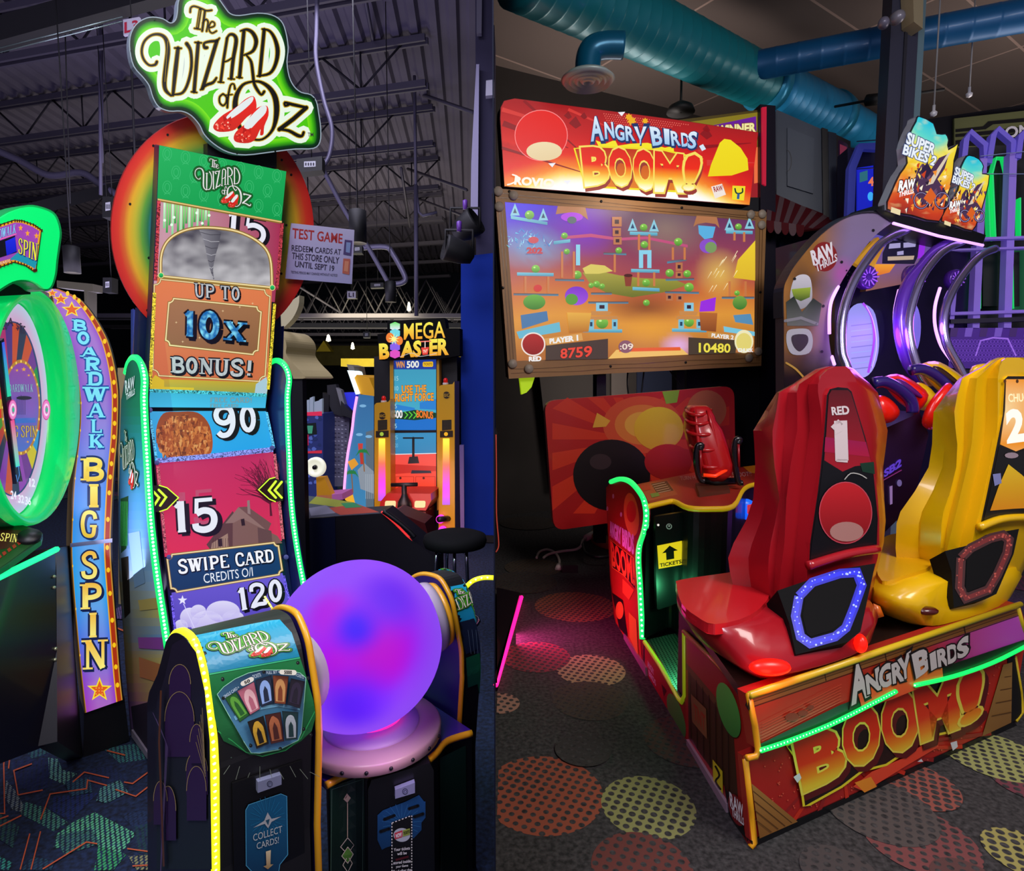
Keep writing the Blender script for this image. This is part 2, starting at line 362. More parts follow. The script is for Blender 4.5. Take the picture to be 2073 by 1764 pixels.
class Sh(B):                    # drawings laid on a host surface; shapes are stacked in thin layers
    def __init__(s, host, lift=0.0012, step=0.00035, mat='P', fine=0):
        B.__init__(s); s.h = host; s.l = lift; s.st = step; s.mat = mat; s.fine = fine; s.map = None
        for m in SLOTS: s._m(m)
    def tris(s, vs, fs, col, mat=None, adv=True):
        if s.map: vs = [s.map(*p) for p in vs]
        if s.fine:
            vs = list(vs); fs = [t for f in fs for t in ([f] if len(f) == 3 else [(f[0], f[i], f[i + 1]) for i in range(1, len(f) - 1)])]
            todo = fs; fs = []; mid = {}
            def mp(a, b):
                k = (min(a, b), max(a, b))
                if k not in mid: vs.append(((vs[a][0] + vs[b][0]) / 2, (vs[a][1] + vs[b][1]) / 2)); mid[k] = len(vs) - 1
                return mid[k]
            dl = lambda a, b: math.hypot(vs[a][0] - vs[b][0], vs[a][1] - vs[b][1])
            while todo:
                a, b, c = todo.pop(); ls = [(dl(a, b), 0), (dl(b, c), 1), (dl(c, a), 2)]; L = max(ls)
                if L[0] <= s.fine: fs.append((a, b, c)); continue
                if L[1] == 1: a, b, c = b, c, a
                elif L[1] == 2: a, b, c = c, a, b
                m = mp(a, b); todo.append((a, m, c)); todo.append((m, b, c))
        ys = [v[1] for v in vs]; xs = [v[0] for v in vs]
        P = []; C = []
        if callable(col): cf = col
        elif isinstance(col, (tuple, list)) and not isinstance(col[0], (int, float)):
            c1, c2 = lin(col[0]), lin(col[1]); ax = col[2] if len(col) > 2 else 'y'
            a0, a1 = (min(ys), max(ys)) if ax == 'y' else (min(xs), max(xs))
            if len(col) > 3: a0, a1 = col[3], col[4]
            def cf(x, y):
                t = ((y if ax == 'y' else x) - a0) / ((a1 - a0) or 1); t = max(0, min(1, t)); return tuple(p * (1 - t) + q * t for p, q in zip(c1, c2))
        else:
            cc = lin(col); cf = lambda x, y: cc
        for x, y in vs:
            p, n = s.h.hn(x, y); P.append(p + n * s.l); C.append(cf(x, y))
        s.add(P, fs, SLOTS[IX[mat or s.mat]], C)
        if adv: s.l += s.st
        return s
    def poly(s, pts, col, mat=None, adv=True):
        pts = [tuple(p) for p in pts]
        t = tessellate_polygon([[V((x, y, 0)) for x, y in pts]])
        return s.tris(pts, [tuple(k) for k in t], col, mat, adv)
    def grid(s, q, nu, nv, colf, mat=None, proj=True):    # colf(u,v,x,y) -> linear rgb
        hf = homog(q) if proj else (lambda u, v: bil(q, u, v))
        vs = []; cs = []
        for j in range(nv + 1):
            for i in range(nu + 1):
                x, y = hf(i / nu, j / nv); vs.append((x, y)); cs.append(colf(i / nu, j / nv))
        P = []
        for x, y in vs:
            p, n = s.h.hn(x, y); P.append(p + n * s.l)
        w = nu + 1
        s.add(P, [(j * w + i, j * w + i + 1, (j + 1) * w + i + 1, (j + 1) * w + i) for j in range(nv) for i in range(nu)], SLOTS[IX[mat or s.mat]], cs)
        s.l += s.st; return s
    def ring(s, a, b, ca, cb, mat=None):
        n = len(a); vs = list(a) + list(b); fs = [(i, (i + 1) % n, n + (i + 1) % n, n + i) for i in range(n)]
        if s.map: vs = [s.map(*p) for p in vs]
        P = []; ca, cb = lin(ca), lin(cb)
        for x, y in vs:
            p, nn = s.h.hn(x, y); P.append(p + nn * s.l)
        s.add(P, fs, SLOTS[IX[mat or s.mat]], [ca] * n + [cb] * n); s.l += s.st; return s
    def stroke(s, pts, w, col, sm=0, mat=None, adv=True, cap=True):
        n = len(pts)
        if isinstance(w, (list, tuple)) and sm: pts3 = cr([(p[0], p[1], ww) for p, ww in zip(pts, w)], sm)
        elif isinstance(w, (list, tuple)): pts3 = [(p[0], p[1], ww) for p, ww in zip(pts, w)]
        else: pts3 = [(p[0], p[1], w) for p in (cr(pts, sm) if sm else pts)]
        n = len(pts3); L = []; Rr = []
        for i in range(n):
            x, y, ww = pts3[i]
            def dirn(a, b):
                dx, dy = b[0] - a[0], b[1] - a[1]; l = math.hypot(dx, dy) or 1; return dx / l, dy / l
            d1 = dirn(pts3[max(i - 1, 0)], pts3[i]) if i > 0 else dirn(pts3[0], pts3[1])
            d2 = dirn(pts3[i], pts3[i + 1]) if i < n - 1 else d1
            nx, ny = -(d1[1] + d2[1]), d1[0] + d2[0]; l = math.hypot(nx, ny)
            if l < 0.3: nx, ny, l = -d1[1], d1[0], 1
            nx /= l; ny /= l; k = 1 / max(0.6, abs(nx * -d1[1] + ny * d1[0]))
            L.append((x + nx * ww / 2 * k, y + ny * ww / 2 * k)); Rr.append((x - nx * ww / 2 * k, y - ny * ww / 2 * k))
        vs = L + Rr; fs = [(i, i + 1, n + i + 1, n + i) for i in range(n - 1)]
        if cap:
            for e in (0, n - 1):
                x, y, ww = pts3[e]; b = len(vs); vs += ell(x, y, ww / 2, ww / 2, 8); fs.append(tuple(range(b, b + 8)))
        return s.tris(vs, fs, col, mat, adv)
    def text(s, txt, q, col, off=0.0, mat=None, proj=True, adv=True):
        vs, fs = text2d(txt, off); hf = homog(q) if proj else (lambda u, v: bil(q, u, v))
        return s.tris([hf(x, y) for x, y in vs], fs, col, mat, adv)
    def otext(s, txt, q, col, edge, off=0.01, eoff=0.05, sh=None, mat=None):
        if sh: s.text(txt, [(x + sh[0], y + sh[1]) for x, y in q], edge, eoff, mat)
        s.text(txt, q, edge, eoff, mat); return s.text(txt, q, col, off, mat)
    def slabt(s, txt, q, col, edge=None, ew=.1, sh=None, bold=.2, gap=.0, mat=None, shcol=None):
        n = len(txt); hf = homog(q); ws = [(.55 if c in 'I!1' else (.5 if c == ' ' else (1.25 if c == 'W' else 1.0))) for c in txt]; tot = sum(ws); x = 0; cells = []
        for c, w_ in zip(txt, ws): cells.append((c, x / tot, w_ / tot)); x += w_
        def run(dx, dy, cc, extra):
            for c, x0, w_ in cells:
                for pts, ww in slab_strokes(c, bold):
                    if c in 'I!1': pts = [((p[0] - .5) * 1.25 + .5, p[1]) for p in pts]
                    m = [hf(x0 + (.5 + (p[0] - .5) * (1 - gap)) * w_, p[1]) for p in pts]
                    cw = math.dist(hf(x0, .5), hf(x0 + w_, .5)) / (.6 if c in 'I!1' else 1)
                    s.stroke([(p[0] + dx, p[1] + dy) for p in m], ww * cw + extra, cc, 0, mat, adv=False, cap=False)
            s.l += s.st
        cw = math.dist(q[0], q[1]) / tot
        if sh: run(sh[0], sh[1], shcol or edge, ew * cw)
        if edge: run(0, 0, edge, ew * cw * 1.6)
        run(0, 0, col, 0); return s

# ---------------------------------------------------------------- the slipper logo (drawn once in its own units)
LG = [
 ([(765,105),(770,68),(800,55),(860,75),(900,92),(945,88)],14,4),([(850,78),(825,240)],24,0),([(800,240),(850,248)],12,0),([(888,95),(865,262)],18,0),
 ([(870,195),(895,165),(915,190),(902,265)],14,3),([(925,235),(965,222),(968,195),(945,185),(925,215),(925,258),(950,280),(985,262)],12,4),
 ([(485,520),(470,545),(420,548),(375,500),(358,430),(380,350),(440,298),(510,292),(560,330),(578,420),(562,560),(548,690),(560,760),(605,805)],[22,20,16,18,18,18,18,22,30,36,36,34,28,16],4),
 ([(663,405),(640,600),(620,800)],[30,34,24],0),([(635,405),(690,408)],14,0),([(735,368),(768,430),(775,560),(745,700),(700,780),(630,795)],[30,24,22,22,20,14],4),
 ([(832,360),(797,772)],28,0),([(805,358),(860,362)],13,0),([(775,772),(820,778)],13,0),
 ([(905,402),(885,400),(882,365),(930,350),(985,345),(1010,322)],[26,24,18,20,22,12],4),([(988,345),(868,745)],30,0),([(852,755),(900,715),(955,695),(985,655)],[14,22,22,16],3),
 ([(1075,320),(1045,500),(1020,690)],22,0),([(1070,325),(1098,292),(1135,300),(1150,350),(1125,500),(1108,662)],[16,20,26,30,28,26],4),([(1045,522),(1080,512),(1112,490)],13,2),([(1000,690),(1045,694)],12,0),([(1085,662),(1135,666)],12,0),
 ([(1215,265),(1178,650)],28,0),([(1188,262),(1240,250),(1290,280),(1318,350),(1290,430),(1215,465)],[14,22,30,32,24,14],4),([(1155,650),(1200,655)],12,0),
 ([(1238,468),(1275,520),(1290,620),(1300,700),(1330,760),(1362,796),(1385,770)],[14,22,24,24,24,18,22],4),
 ([(1385,250),(1347,638)],28,0),([(1368,246),(1430,262),(1475,330),(1498,430),(1480,540),(1430,618),(1328,640)],[14,20,28,34,28,22,14],4),
 ([(1040,790),(1012,815),(1012,862),(1040,888),(1066,862),(1068,815),(1040,790)],14,3),([(1140,748),(1130,708),(1102,720),(1082,820),(1076,905)],[18,12,14,16,16],3),([(1052,802),(1118,795)],10,0),
 ([(1290,685),(1205,715),(1148,820),(1146,960),(1185,1080),(1270,1160),(1370,1170),(1455,1090),(1488,960),(1480,830),(1430,740),(1355,690),(1290,685)],[16,22,38,44,34,20,16,24,42,44,34,22,16],4),
 ([(1590,880),(1562,888),(1560,862),(1620,878),(1742,905)],[22,20,18,26,22],3),([(1738,905),(1630,1000),(1512,1088)],34,0),([(1512,1088),(1590,1098),(1665,1138),(1702,1142),(1716,1112)],[18,24,28,22,22],3),
]
SH1 = [(1292,808),(1318,860),(1312,930),(1240,985),(1180,1050),(1120,1098),(1010,1108),(960,1080),(970,1035),(1040,965),(1150,900),(1225,835)]
SH1o = [(1285,812),(1200,862),(1070,978),(1100,1000),(1200,935),(1285,855)]
SH2 = [(1412,895),(1420,970),(1385,1060),(1378,1128),(1350,1135),(1352,1085),(1310,1170),(1250,1202),(1155,1195),(1128,1160),(1150,1105),(1225,1040),(1300,930),(1360,892)]
SH2o = [(1402,895),(1350,900),(1215,1048),(1262,1085),(1330,1020),(1395,950)]
def logo(s, mp, fill, edge, halo, hw=62, ew=12, halo2=None, hw2=90, sc=1.0, mat=None, tm=False):
    """mp maps logo units to drawing units; sc is drawing units per logo unit"""
    old = s.map; s.map = mp
    if halo2:
        for p, w, n in LG: s.stroke(p, [x + hw2 for x in w] if isinstance(w, list) else w + hw2, halo2, n, mat, adv=False)
        for p in (SH1, SH2): s.poly(inset(p, -hw2 / 2), halo2, mat, adv=False)
        s.l += s.st
    if halo:
        for p, w, n in LG: s.stroke(p, [x + hw for x in w] if isinstance(w, list) else w + hw, halo, n, mat, adv=False)
        for p in (SH1, SH2): s.poly(inset(p, -hw / 2), halo, mat, adv=False)
        s.l += s.st
    for p, w, n in LG: s.stroke(p, [x + 2 * ew for x in w] if isinstance(w, list) else w + 2 * ew, edge, n, mat, adv=False)
    s.l += s.st
    for p, w, n in LG: s.stroke(p, w, fill, n, mat, adv=False)
    s.l += s.st
    for a, b in ((SH1, SH1o), (SH2, SH2o)):
        s.poly(cr(a, 3, True), ('#e8251c', '#c8281c'), mat); s.poly(cr(b, 3, True), '#dfe6e4', mat)
    rr = random.Random(3)
    for (cx, cy, rx, ry) in ((1040, 1060, 65, 38), (1210, 1150, 60, 42)):
        for k in range(26):
            a = rr.random() * 2 * PI; r = rr.random() ** .5; x = cx + rx * r * math.cos(a); y = cy + ry * r * math.sin(a); d = 5 + rr.random() * 6
            s.poly([(x, y - d), (x + d, y), (x, y + d), (x - d, y)], rr.choice(['#ff8a72', '#ffc8b0', '#a81410', '#ff4a36']), mat, adv=False)
    s.l += s.st
    for (x, y) in ((1075, 1000), (1240, 1095)):
        s.poly([(x, y), (x - 38, y - 30), (x - 30, y + 22)], '#b01814', mat, adv=False); s.poly([(x, y), (x + 30, y - 22), (x + 34, y + 26)], '#c42018', mat, adv=False)
    s.l += s.st
    if tm: s.text('TM', [(1748, 1115), (1795, 1115), (1795, 1148), (1748, 1148)], '#303030', 0.01, mat)
    s.map = old
def logomap(q):          # box of logo units (345..1800, 40..1210) to a quad
    hf = homog(q); return lambda x, y: hf((x - 345) / 1455, (y - 40) / 1170)

def grad(stops):         # list of (t,hex) -> f(t)
    st = [(t, lin(c)) for t, c in stops]
    def f(t):
        t = max(st[0][0], min(st[-1][0], t))
        for (a, ca), (b, cb) in zip(st, st[1:]):
            if t <= b:
                k = (t - a) / ((b - a) or 1); return tuple(p * (1 - k) + q * k for p, q in zip(ca, cb))
        return st[-1][1]
    return f
def mixc(a, b, k): k = max(0, min(1, k)); return tuple(p * (1 - k) + q * k for p, q in zip(a, b))
from mathutils import noise as _nz
def nz(x, y, s=1.0, z=0.0): return _nz.noise(V((x * s, y * s, z))) * .5 + .5
BLK = M('#0b0b0f', .45); BLKM = M('#08080a', .8); CHR = M('#c8c8d0', .15, 1.0); DKM = M('#2a2a30', .4, .6)
# ================================================================ THE TWO ROOMS
def struct(b, name, **k):
    o = b.build(name, **k); o['kind'] = 'structure'; return o
KW = (1000 - W / 2) / F          # the dividing wall runs away from the camera along x = KW * y
CL, CR_ = 5.2, 4.6               # ceiling heights left / right
def carpet_mat(name, dark, kind, scale):
    m = bpy.data.materials.new(name); m.use_nodes = True; nt = m.node_tree; b = nt.nodes['Principled BSDF']; L = nt.links.new
    a = nt.nodes.new('ShaderNodeAttribute'); a.attribute_name = 'Col'
    g = nt.nodes.new('ShaderNodeNewGeometry'); mp = nt.nodes.new('ShaderNodeMapping'); L(g.outputs['Position'], mp.inputs[0])
    mp.inputs['Rotation'].default_value = (0, 0, 0.5 if kind == 'holes' else 0.72)
    mp.inputs['Scale'].default_value = (scale, scale * (1 if kind == 'holes' else .62), scale)
    vo = nt.nodes.new('ShaderNodeTexVoronoi'); vo.voronoi_dimensions = '2D'; vo.inputs['Randomness'].default_value = 0.0 if kind == 'holes' else 0.15; vo.inputs['Scale'].default_value = 1
    nw = nt.nodes.new('ShaderNodeTexNoise'); nw.inputs['Scale'].default_value = 2.2; L(g.outputs['Position'], nw.inputs['Vector'])
    L(mp.outputs[0], vo.inputs['Vector'])
    mr = nt.nodes.new('ShaderNodeMapRange')
    if kind == 'holes':
        mr.inputs['From Min'].default_value = 0.30; mr.inputs['From Max'].default_value = 0.38
        ad = nt.nodes.new('ShaderNodeMath'); ad.operation = 'MULTIPLY_ADD'; ad.inputs[1].default_value = -.35; ad.inputs[2].default_value = .18
        L(nw.outputs[0], ad.inputs[0]); a2 = nt.nodes.new('ShaderNodeMath'); a2.operation = 'ADD'; L(vo.outputs['Distance'], a2.inputs[0]); L(ad.outputs[0], a2.inputs[1]); L(a2.outputs[0], mr.inputs[0])
    else:
        mr.inputs['From Min'].default_value = 0.42; mr.inputs['From Max'].default_value = 0.30; L(vo.outputs['Distance'], mr.inputs[0])
    fn = nt.nodes.new('ShaderNodeTexNoise'); fn.inputs['Scale'].default_value = 60; fn.inputs['Detail'].default_value = 8; L(g.outputs['Position'], fn.inputs['Vector'])
    fr = nt.nodes.new('ShaderNodeMapRange'); fr.inputs['From Min'].default_value = .35; fr.inputs['From Max'].default_value = .75; fr.inputs['To Min'].default_value = .35; fr.inputs['To Max'].default_value = 2.3; L(fn.outputs[0], fr.inputs[0])
    dk = nt.nodes.new('ShaderNodeVectorMath'); dk.operation = 'SCALE'; dk.inputs[0].default_value = lin(dark); L(fr.outputs[0], dk.inputs['Scale'])
    mx = nt.nodes.new('ShaderNodeMix'); mx.data_type = 'RGBA'; L(mr.outputs[0], mx.inputs[0]); L(dk.outputs[0], mx.inputs[6]); L(a.outputs['Color'], mx.inputs[7])
    # unpatterned carpet is marked by a black attribute; full yarn lines by alpha-less bright ones pass straight through
    ln = nt.nodes.new('ShaderNodeVectorMath'); ln.operation = 'LENGTH'; L(a.outputs['Color'], ln.inputs[0])
    gt = nt.nodes.new('ShaderNodeMath'); gt.operation = 'GREATER_THAN'; gt.inputs[1].default_value = 0.0005; L(ln.outputs['Value'], gt.inputs[0])
    m2 = nt.nodes.new('ShaderNodeMix'); m2.data_type = 'RGBA'; L(gt.outputs[0], m2.inputs[0]); L(dk.outputs[0], m2.inputs[6]); L(mx.outputs[2], m2.inputs[7])
    L(m2.outputs[2], b.inputs['Base Color']); b.inputs['Roughness'].default_value = .95
    bp = nt.nodes.new('ShaderNodeBump'); bp.inputs['Strength'].default_value = .25; bp.inputs['Distance'].default_value = .01; L(fn.outputs[0], bp.inputs['Height']); L(bp.outputs[0], b.inputs['Normal'])
    return m
CARPL = carpet_mat('carpet_geometric', '#12203a', 'dots', 95); CARPR = carpet_mat('carpet_circles', '#2d2b2b', 'holes', 31)
SLOTS += [CARPL, CARPR]; IX['CL'] = 6; IX['CR'] = 7
FLOOR = Pl((0, 0, 0), (0, 0, 1))
# left carpet
s = Sh(FLOOR, 0, 0.0002, 'CL')
s.add([(-9, .6, 0), (KW * .6, .6, 0), (KW * 24, 24, 0), (-16, 24, 0)], [(0, 1, 2, 3)], CARPL, [(0, 0, 0)] * 4); s.l = 0.0003
P_ = lambda q: [(x * .4331, 1000 + y * .4331) for x, y in q]     # coordinates read off an enlarged view of the carpet
for q, c in [([(60,1250),(230,1235),(290,1330),(180,1400),(80,1370)],'#101c4a'),([(225,1235),(270,1240),(290,1290),(360,1310),(300,1360),(230,1330)],'#6fae96'),
 ([(360,1300),(520,1270),(600,1340),(480,1390),(400,1350)],'#16264e'),([(120,1200),(260,1170),(290,1190),(150,1240)],'#2f6460'),([(480,1190),(640,1170),(700,1240),(560,1260)],'#3a7f74'),
 ([(30,1340),(80,1400),(130,1500),(60,1480),(20,1420)],'#7d8a84'),([(110,1440),(215,1470),(320,1540),(250,1580),(100,1500)],'#4c9277'),
 ([(250,1420),(460,1400),(330,1530),(230,1480)],'#182a66'),([(440,1490),(635,1590),(540,1720),(450,1640),(250,1660),(270,1590),(340,1540)],'#5fbd84'),
 ([(255,1600),(430,1570),(470,1640),(300,1690)],'#3e7c68'),([(460,1650),(590,1690),(530,1764),(440,1764)],'#37a35c'),([(0,1500),(90,1560),(60,1660),(0,1620)],'#2c5a50'),
 ([(560,1500),(720,1480),(720,1600),(640,1580)],'#1c3050'),([(620,1560),(720,1540),(720,1700),(640,1680)],'#163c3c'),([(150,1700),(260,1720),(240,1764),(100,1764)],'#21465a'),
 ([(470,1380),(560,1340),(600,1400),(500,1450),(450,1440)],'#5a9a8a'),([(0,1700),(60,1730),(40,1764),(0,1764)],'#3aa08a'),([(600,1700),(720,1690),(720,1764),(640,1764)],'#8a8a5a'),([(300,1350),(420,1330),(430,1400),(330,1420)],'#2b5a6a')]:
    s.poly(P_(q), c)
LINE = '#c65f3c'
s.mat = 'PM'
for q in [[(0,1500),(22,1500),(18,1270),(20,1250)],[(40,1290),(45,1250)],[(0,1560),(100,1510)],[(95,1764),(140,1595)],[(145,1764),(190,1585)],[(190,1530),(235,1410),(405,1385),(410,1345),(500,1370)],
 [(85,1415),(65,1300),(150,1268)],[(85,1415),(200,1392)],[(340,1355),(395,1308),(510,1335)],[(580,1355),(620,1362),(705,1300)],[(540,1390),(635,1422),(715,1360)],[(200,1764),(405,1637),(455,1645)],
 [(595,1668),(725,1686)],[(620,1750),(720,1744)],[(500,1208),(585,1230)],[(270,1215),(330,1195)],[(0,1530),(40,1515)]]:
    s.stroke(P_(q), 2.6, LINE, cap=False)
# the same pattern goes on under and beyond the machines
rr = random.Random(5); s.mat = 'CL'
for k in range(46):
    x, y = rr.uniform(-7, -.4), rr.uniform(3.4, 11); x = min(x, KW * y - .5); a = rr.uniform(0, 6); r = rr.uniform(.15, .4)
    pts = [(x + r * math.cos(a + t) * rr.uniform(.5, 1), y + r * math.sin(a + t) * rr.uniform(.5, 1), s.l) for t in (0, 1.3, 2.7, 4.1, 5.2)]
    c = lin(rr.choice(['#5a8f86', '#27408a', '#3c6c66', '#7a5a8a', '#6a9a8a'])); s.add(pts, [(0, 1, 2, 3, 4)], CARPL, [c] * 5); s.l += .00005
    d = rr.choice([(1, .2), (.3, 1), (.8, -.5)]); p = V((x, y, s.l)); q = p + V((d[0], d[1], 0)) * rr.uniform(.4, .9)
    if q.x < KW * q.y - .1: n_ = V((-d[1], d[0], 0)).normalized() * .006; s.add([p - n_, p + n_, q + n_, q - n_], [(0, 1, 2, 3)], PRINTM, [lin('#c0603c')] * 4)
struct(s, 'floor')
# right carpet
s = Sh(FLOOR, 0, 0.0002, 'CR')
s.add([(KW * .6, .6, 0), (7, .6, 0), (14, 14, 0), (KW * 14, 14, 0)], [(0, 1, 2, 3)], CARPR, [(0, 0, 0)] * 4); s.l = 0.0003
for px, py, rx, c in [(1100,1605,128,'#b0583c'),(1312,1632,100,'#a4a462'),(1300,1760,110,'#7c3e36'),(1196,1357,72,'#b89e78'),(1195,1418,80,'#4c4238'),(1165,1228,85,'#9a6440'),(1085,1330,72,'#903c44'),(1395,1500,95,'#5a3832'),
 (1012,1425,42,'#c08c78'),(1860,1700,112,'#8c4c4a'),(2075,1730,78,'#b8ae60'),(2085,1585,72,'#84404c'),(2010,1530,95,'#b4b66c'),(1850,1590,85,'#a85a4c'),(1780,1640,110,'#5e5450'),(1080,1150,60,'#5a4834'),
 (1060,1180,70,'#4a3c30'),(1700,1770,80,'#524a48'),(2060,1180,60,'#70304c'),(1960,1790,70,'#6a4440'),(1070,1060,60,'#463a2e'),(1180,1520,60,'#3c3836')]:
    c0 = fl(px, py); r = rx / F * c0.y
    n = 40; c = tuple(k * .6 for k in lin(c)); rr = random.Random(px)
    vs = [(c0.x, c0.y, s.l)] + [(max(KW * c0.y + .01, c0.x + r * math.cos(2 * PI * k / n)), c0.y + r * math.sin(2 * PI * k / n), s.l) for k in range(n)]
    s.add(vs, [(0, 1 + k, 1 + (k + 1) % n) for k in range(n)], CARPR, [c] * (n + 1)); s.l += .0003
struct(s, 'floor')
# dividing wall
WM = M('#0c1020', .8)
b = B(); e = .0011
pts = [((KW - e) * 1.32, 1.32, 0), ((KW + e) * 1.32, 1.32, 0), ((KW + e) * 14.2, 14.2, 0), ((KW - e) * 24, 24, 0)]
b.prism([V(p) for p in pts], V((0, 0, 5.3)), WM); struct(b, 'wall_middle')
# left ceiling: corrugated deck, open web joists
DECK = M('#5c576c', .7, .0, var=.12, vscale=3); STEEL = M('#4b4758', .6, .2); STEELD = M('#25232c', .7)
b = B(); cd = V((-.069, 1, 0)); x = -19.0; prof = []
while x < -.72:
    prof += [(x, 0), (x + .035, .05), (x + .10, .05), (x + .135, 0)]; x += .21
vs = []
for y in (3.2, 24): vs += [V((px_ + cd.x * (y - 12), y, CL + z)) for px_, z in prof]
n = len(prof); b.add(vs, [(i, n + i, n + i + 1, i + 1) for i in range(n - 1)], DECK); b.add([V(v) + V((0, 0, .08)) for v in vs], [(0, n - 1, 2 * n - 1, n)], STEELD)
struct(b, 'ceiling')
jd = V((-3.63, 1, 0)).normalized()
def joist(y0, top=CL - .03, bot=CL - .5, pitch=1.0, ph=0.0):
    b = B(); x0 = -.08 * y0 - .35; L_ = 15
    A = V((x0, y0 - .15, 0)); n = V((jd.y, -jd.x, 0)) * .04
    for z, h in ((top, .07), (bot, .07)):
        for sg in (-1, 1): b.obox(A + n * sg - n * .35 + V((0, 0, z - h)), jd * L_, n * .7, V((0, 0, h)), STEEL)
    t = ph; k = 0
    while t < L_ - pitch:
        p, q, r = A + jd * t + V((0, 0, top - .05)), A + jd * (t + pitch / 2) + V((0, 0, bot)), A + jd * (t + pitch) + V((0, 0, top - .05))
        b.tube([p, q], .014, STEELD, 4); b.tube([q, r], .014, STEELD, 4)
        if k % 2 == 0: b.tube([q, q + V((0, 0, top - bot))], .011, STEELD, 4)
        t += pitch; k += 1
    struct(b, 'ceiling_joist')
for k, y in enumerate((5.5, 7.2, 8.9, 10.8, 12.8, 14.9, 17.2, 19.6)): joist(y, ph=.3 * (k % 3))
# bridging angles, girder and conduit of the left hall
b = B()
for p0, p1 in (((740, 0), (770, 165)), ((770, 185), (812, 320)), ((812, 340), (830, 460)), ((350, 420), (700, 640))):
    b.tube([at(*p0, 6.0) if p0[1] < 100 else at(*p0, 8.5), at(*p1, 9) if p1[1] < 300 else at(*p1, 12)], .02, STEEL, 4)
b.tube([at(820, 180, 9), at(958, 228, 7.5)], .025, STEEL, 4); b.tube([at(825, 342, 11), at(945, 385, 9)], .025, STEEL, 4); b.tube([at(840, 400, 13), at(945, 440, 11)], .025, STEEL, 4)
struct(b, 'ceiling_bridging')
b = B()
def beam(b, a, c, h, w, mat): 
    a, c = V(a), V(c); d = (c - a); n = V((d.y, -d.x, 0)).normalized() * w; b.obox(a - n / 2, d, n, V((0, 0, -h)), mat)
beam(b, at(-60, 60, 5.4), at(420, -75, 5.0), .19, .12, M('#101014', .6)); struct(b, 'trim_1')
b = B()
beam(b, at(-60, 440, 6.3), at(560, 290, 9.8), .14, .1, M('#101014', .6)); b.box((-6, 10.4, 2.32), (-.55, 10.5, 2.4), M('#101014', .6)); struct(b, 'trim_2')
# two bright rails under the near beam
b = B()
for dy in (0, 9): b.tube([at(-40, 107 + dy, 5.2), at(248, 34 + dy, 5.1)], .005, M('#9fb5ae', .25, .8), 5)
tag(b.build('light_rail'), 'pair of thin pale metal rails fixed under the black beam at upper left', 'rail')
# hanging rods
def rod(px, y0, y1, Y, r, mat, name='hanging_cable', lab='', grp=None):
    b = B(); a_ = at(px, y0, Y); a_.z = max(a_.z, CL); b.tube([a_, at(px + (y1 - y0) * .02, y1, Y)], r, mat, 5); return tag(b.build(name), lab, 'cable', grp)
BK = M('#08080a', .6)
rod(133, -40, 412, 5.4, .005, BK, lab='thin black cable hanging from the black beam at far left')
rod(268, 60, 330, 5.3, .009, BK, lab='black rod hanging behind the left edge of the rainbow disc')
b = B(); pv = M('#57536a', .5)
b.tube([at(202, 20, 6.5), at(204, 395, 6.5)], .016, pv, 6); b.tube([at(207, 60, 6.6), at(208, 330, 6.6)], .008, pv, 6)
tag(b.build('sprinkler_pipe'), 'grey vertical pipe drop left of the rainbow disc', 'pipe')
b = B(); b.tube([at(p[0], p[1], 7.5) for p in cr([(-40, 290), (40, 325), (100, 355), (165, 350), (205, 375), (260, 405), (330, 430)], 5)], .04, pv, 8)
tag(b.build('air_duct'), 'thin grey purple pipe crossing under the joists at far left', 'pipe')
b = B(); b.tube([at(p[0], p[1], 5.15) for p in cr([(642, -30), (641, 60), (640, 120), (655, 200), (672, 260), (668, 310), (655, 335), (648, 338)], 6)], .018, M('#5a566c', .35, .3), 8)
tag(b.build('conduit'), 'curved grey flexible conduit running down to the black box right of the lit sign', 'conduit')
b = B(); b.tube([at(p[0], p[1], 7.0) for p in cr([(655, 345), (700, 430), (745, 500), (790, 580), (800, 600)], 5)], .025, pv, 8)
tag(b.build('conduit'), 'straight grey conduit descending from the black box past the paper notice', 'conduit')
b = B(); b.tube([at(p[0], p[1], 8.0) for p in cr([(730, 502), (780, 500), (796, 515), (820, 560), (815, 572), (800, 575)], 5)], .035, M('#77738c', .4, .3), 8)
tag(b.build('conduit'), 'bent grey conduit loop behind the pendant lamp beside the notice', 'conduit')
b = B(); b.tube([at(842, 375, 8), at(843, 640, 8)], .028, pv, 8); b.tube([at(p[0], p[1], 8) for p in ((843, 390), (848, 430), (856, 437), (885, 430))], .02, pv, 6)
b.tube([at(842, 375, 8), V((at(842, 375, 8).x, 8, CL))], .02, pv, 6); tag(b.build('sprinkler_pipe'), 'grey vertical pipe with a short bent arm above the tall block game', 'pipe')
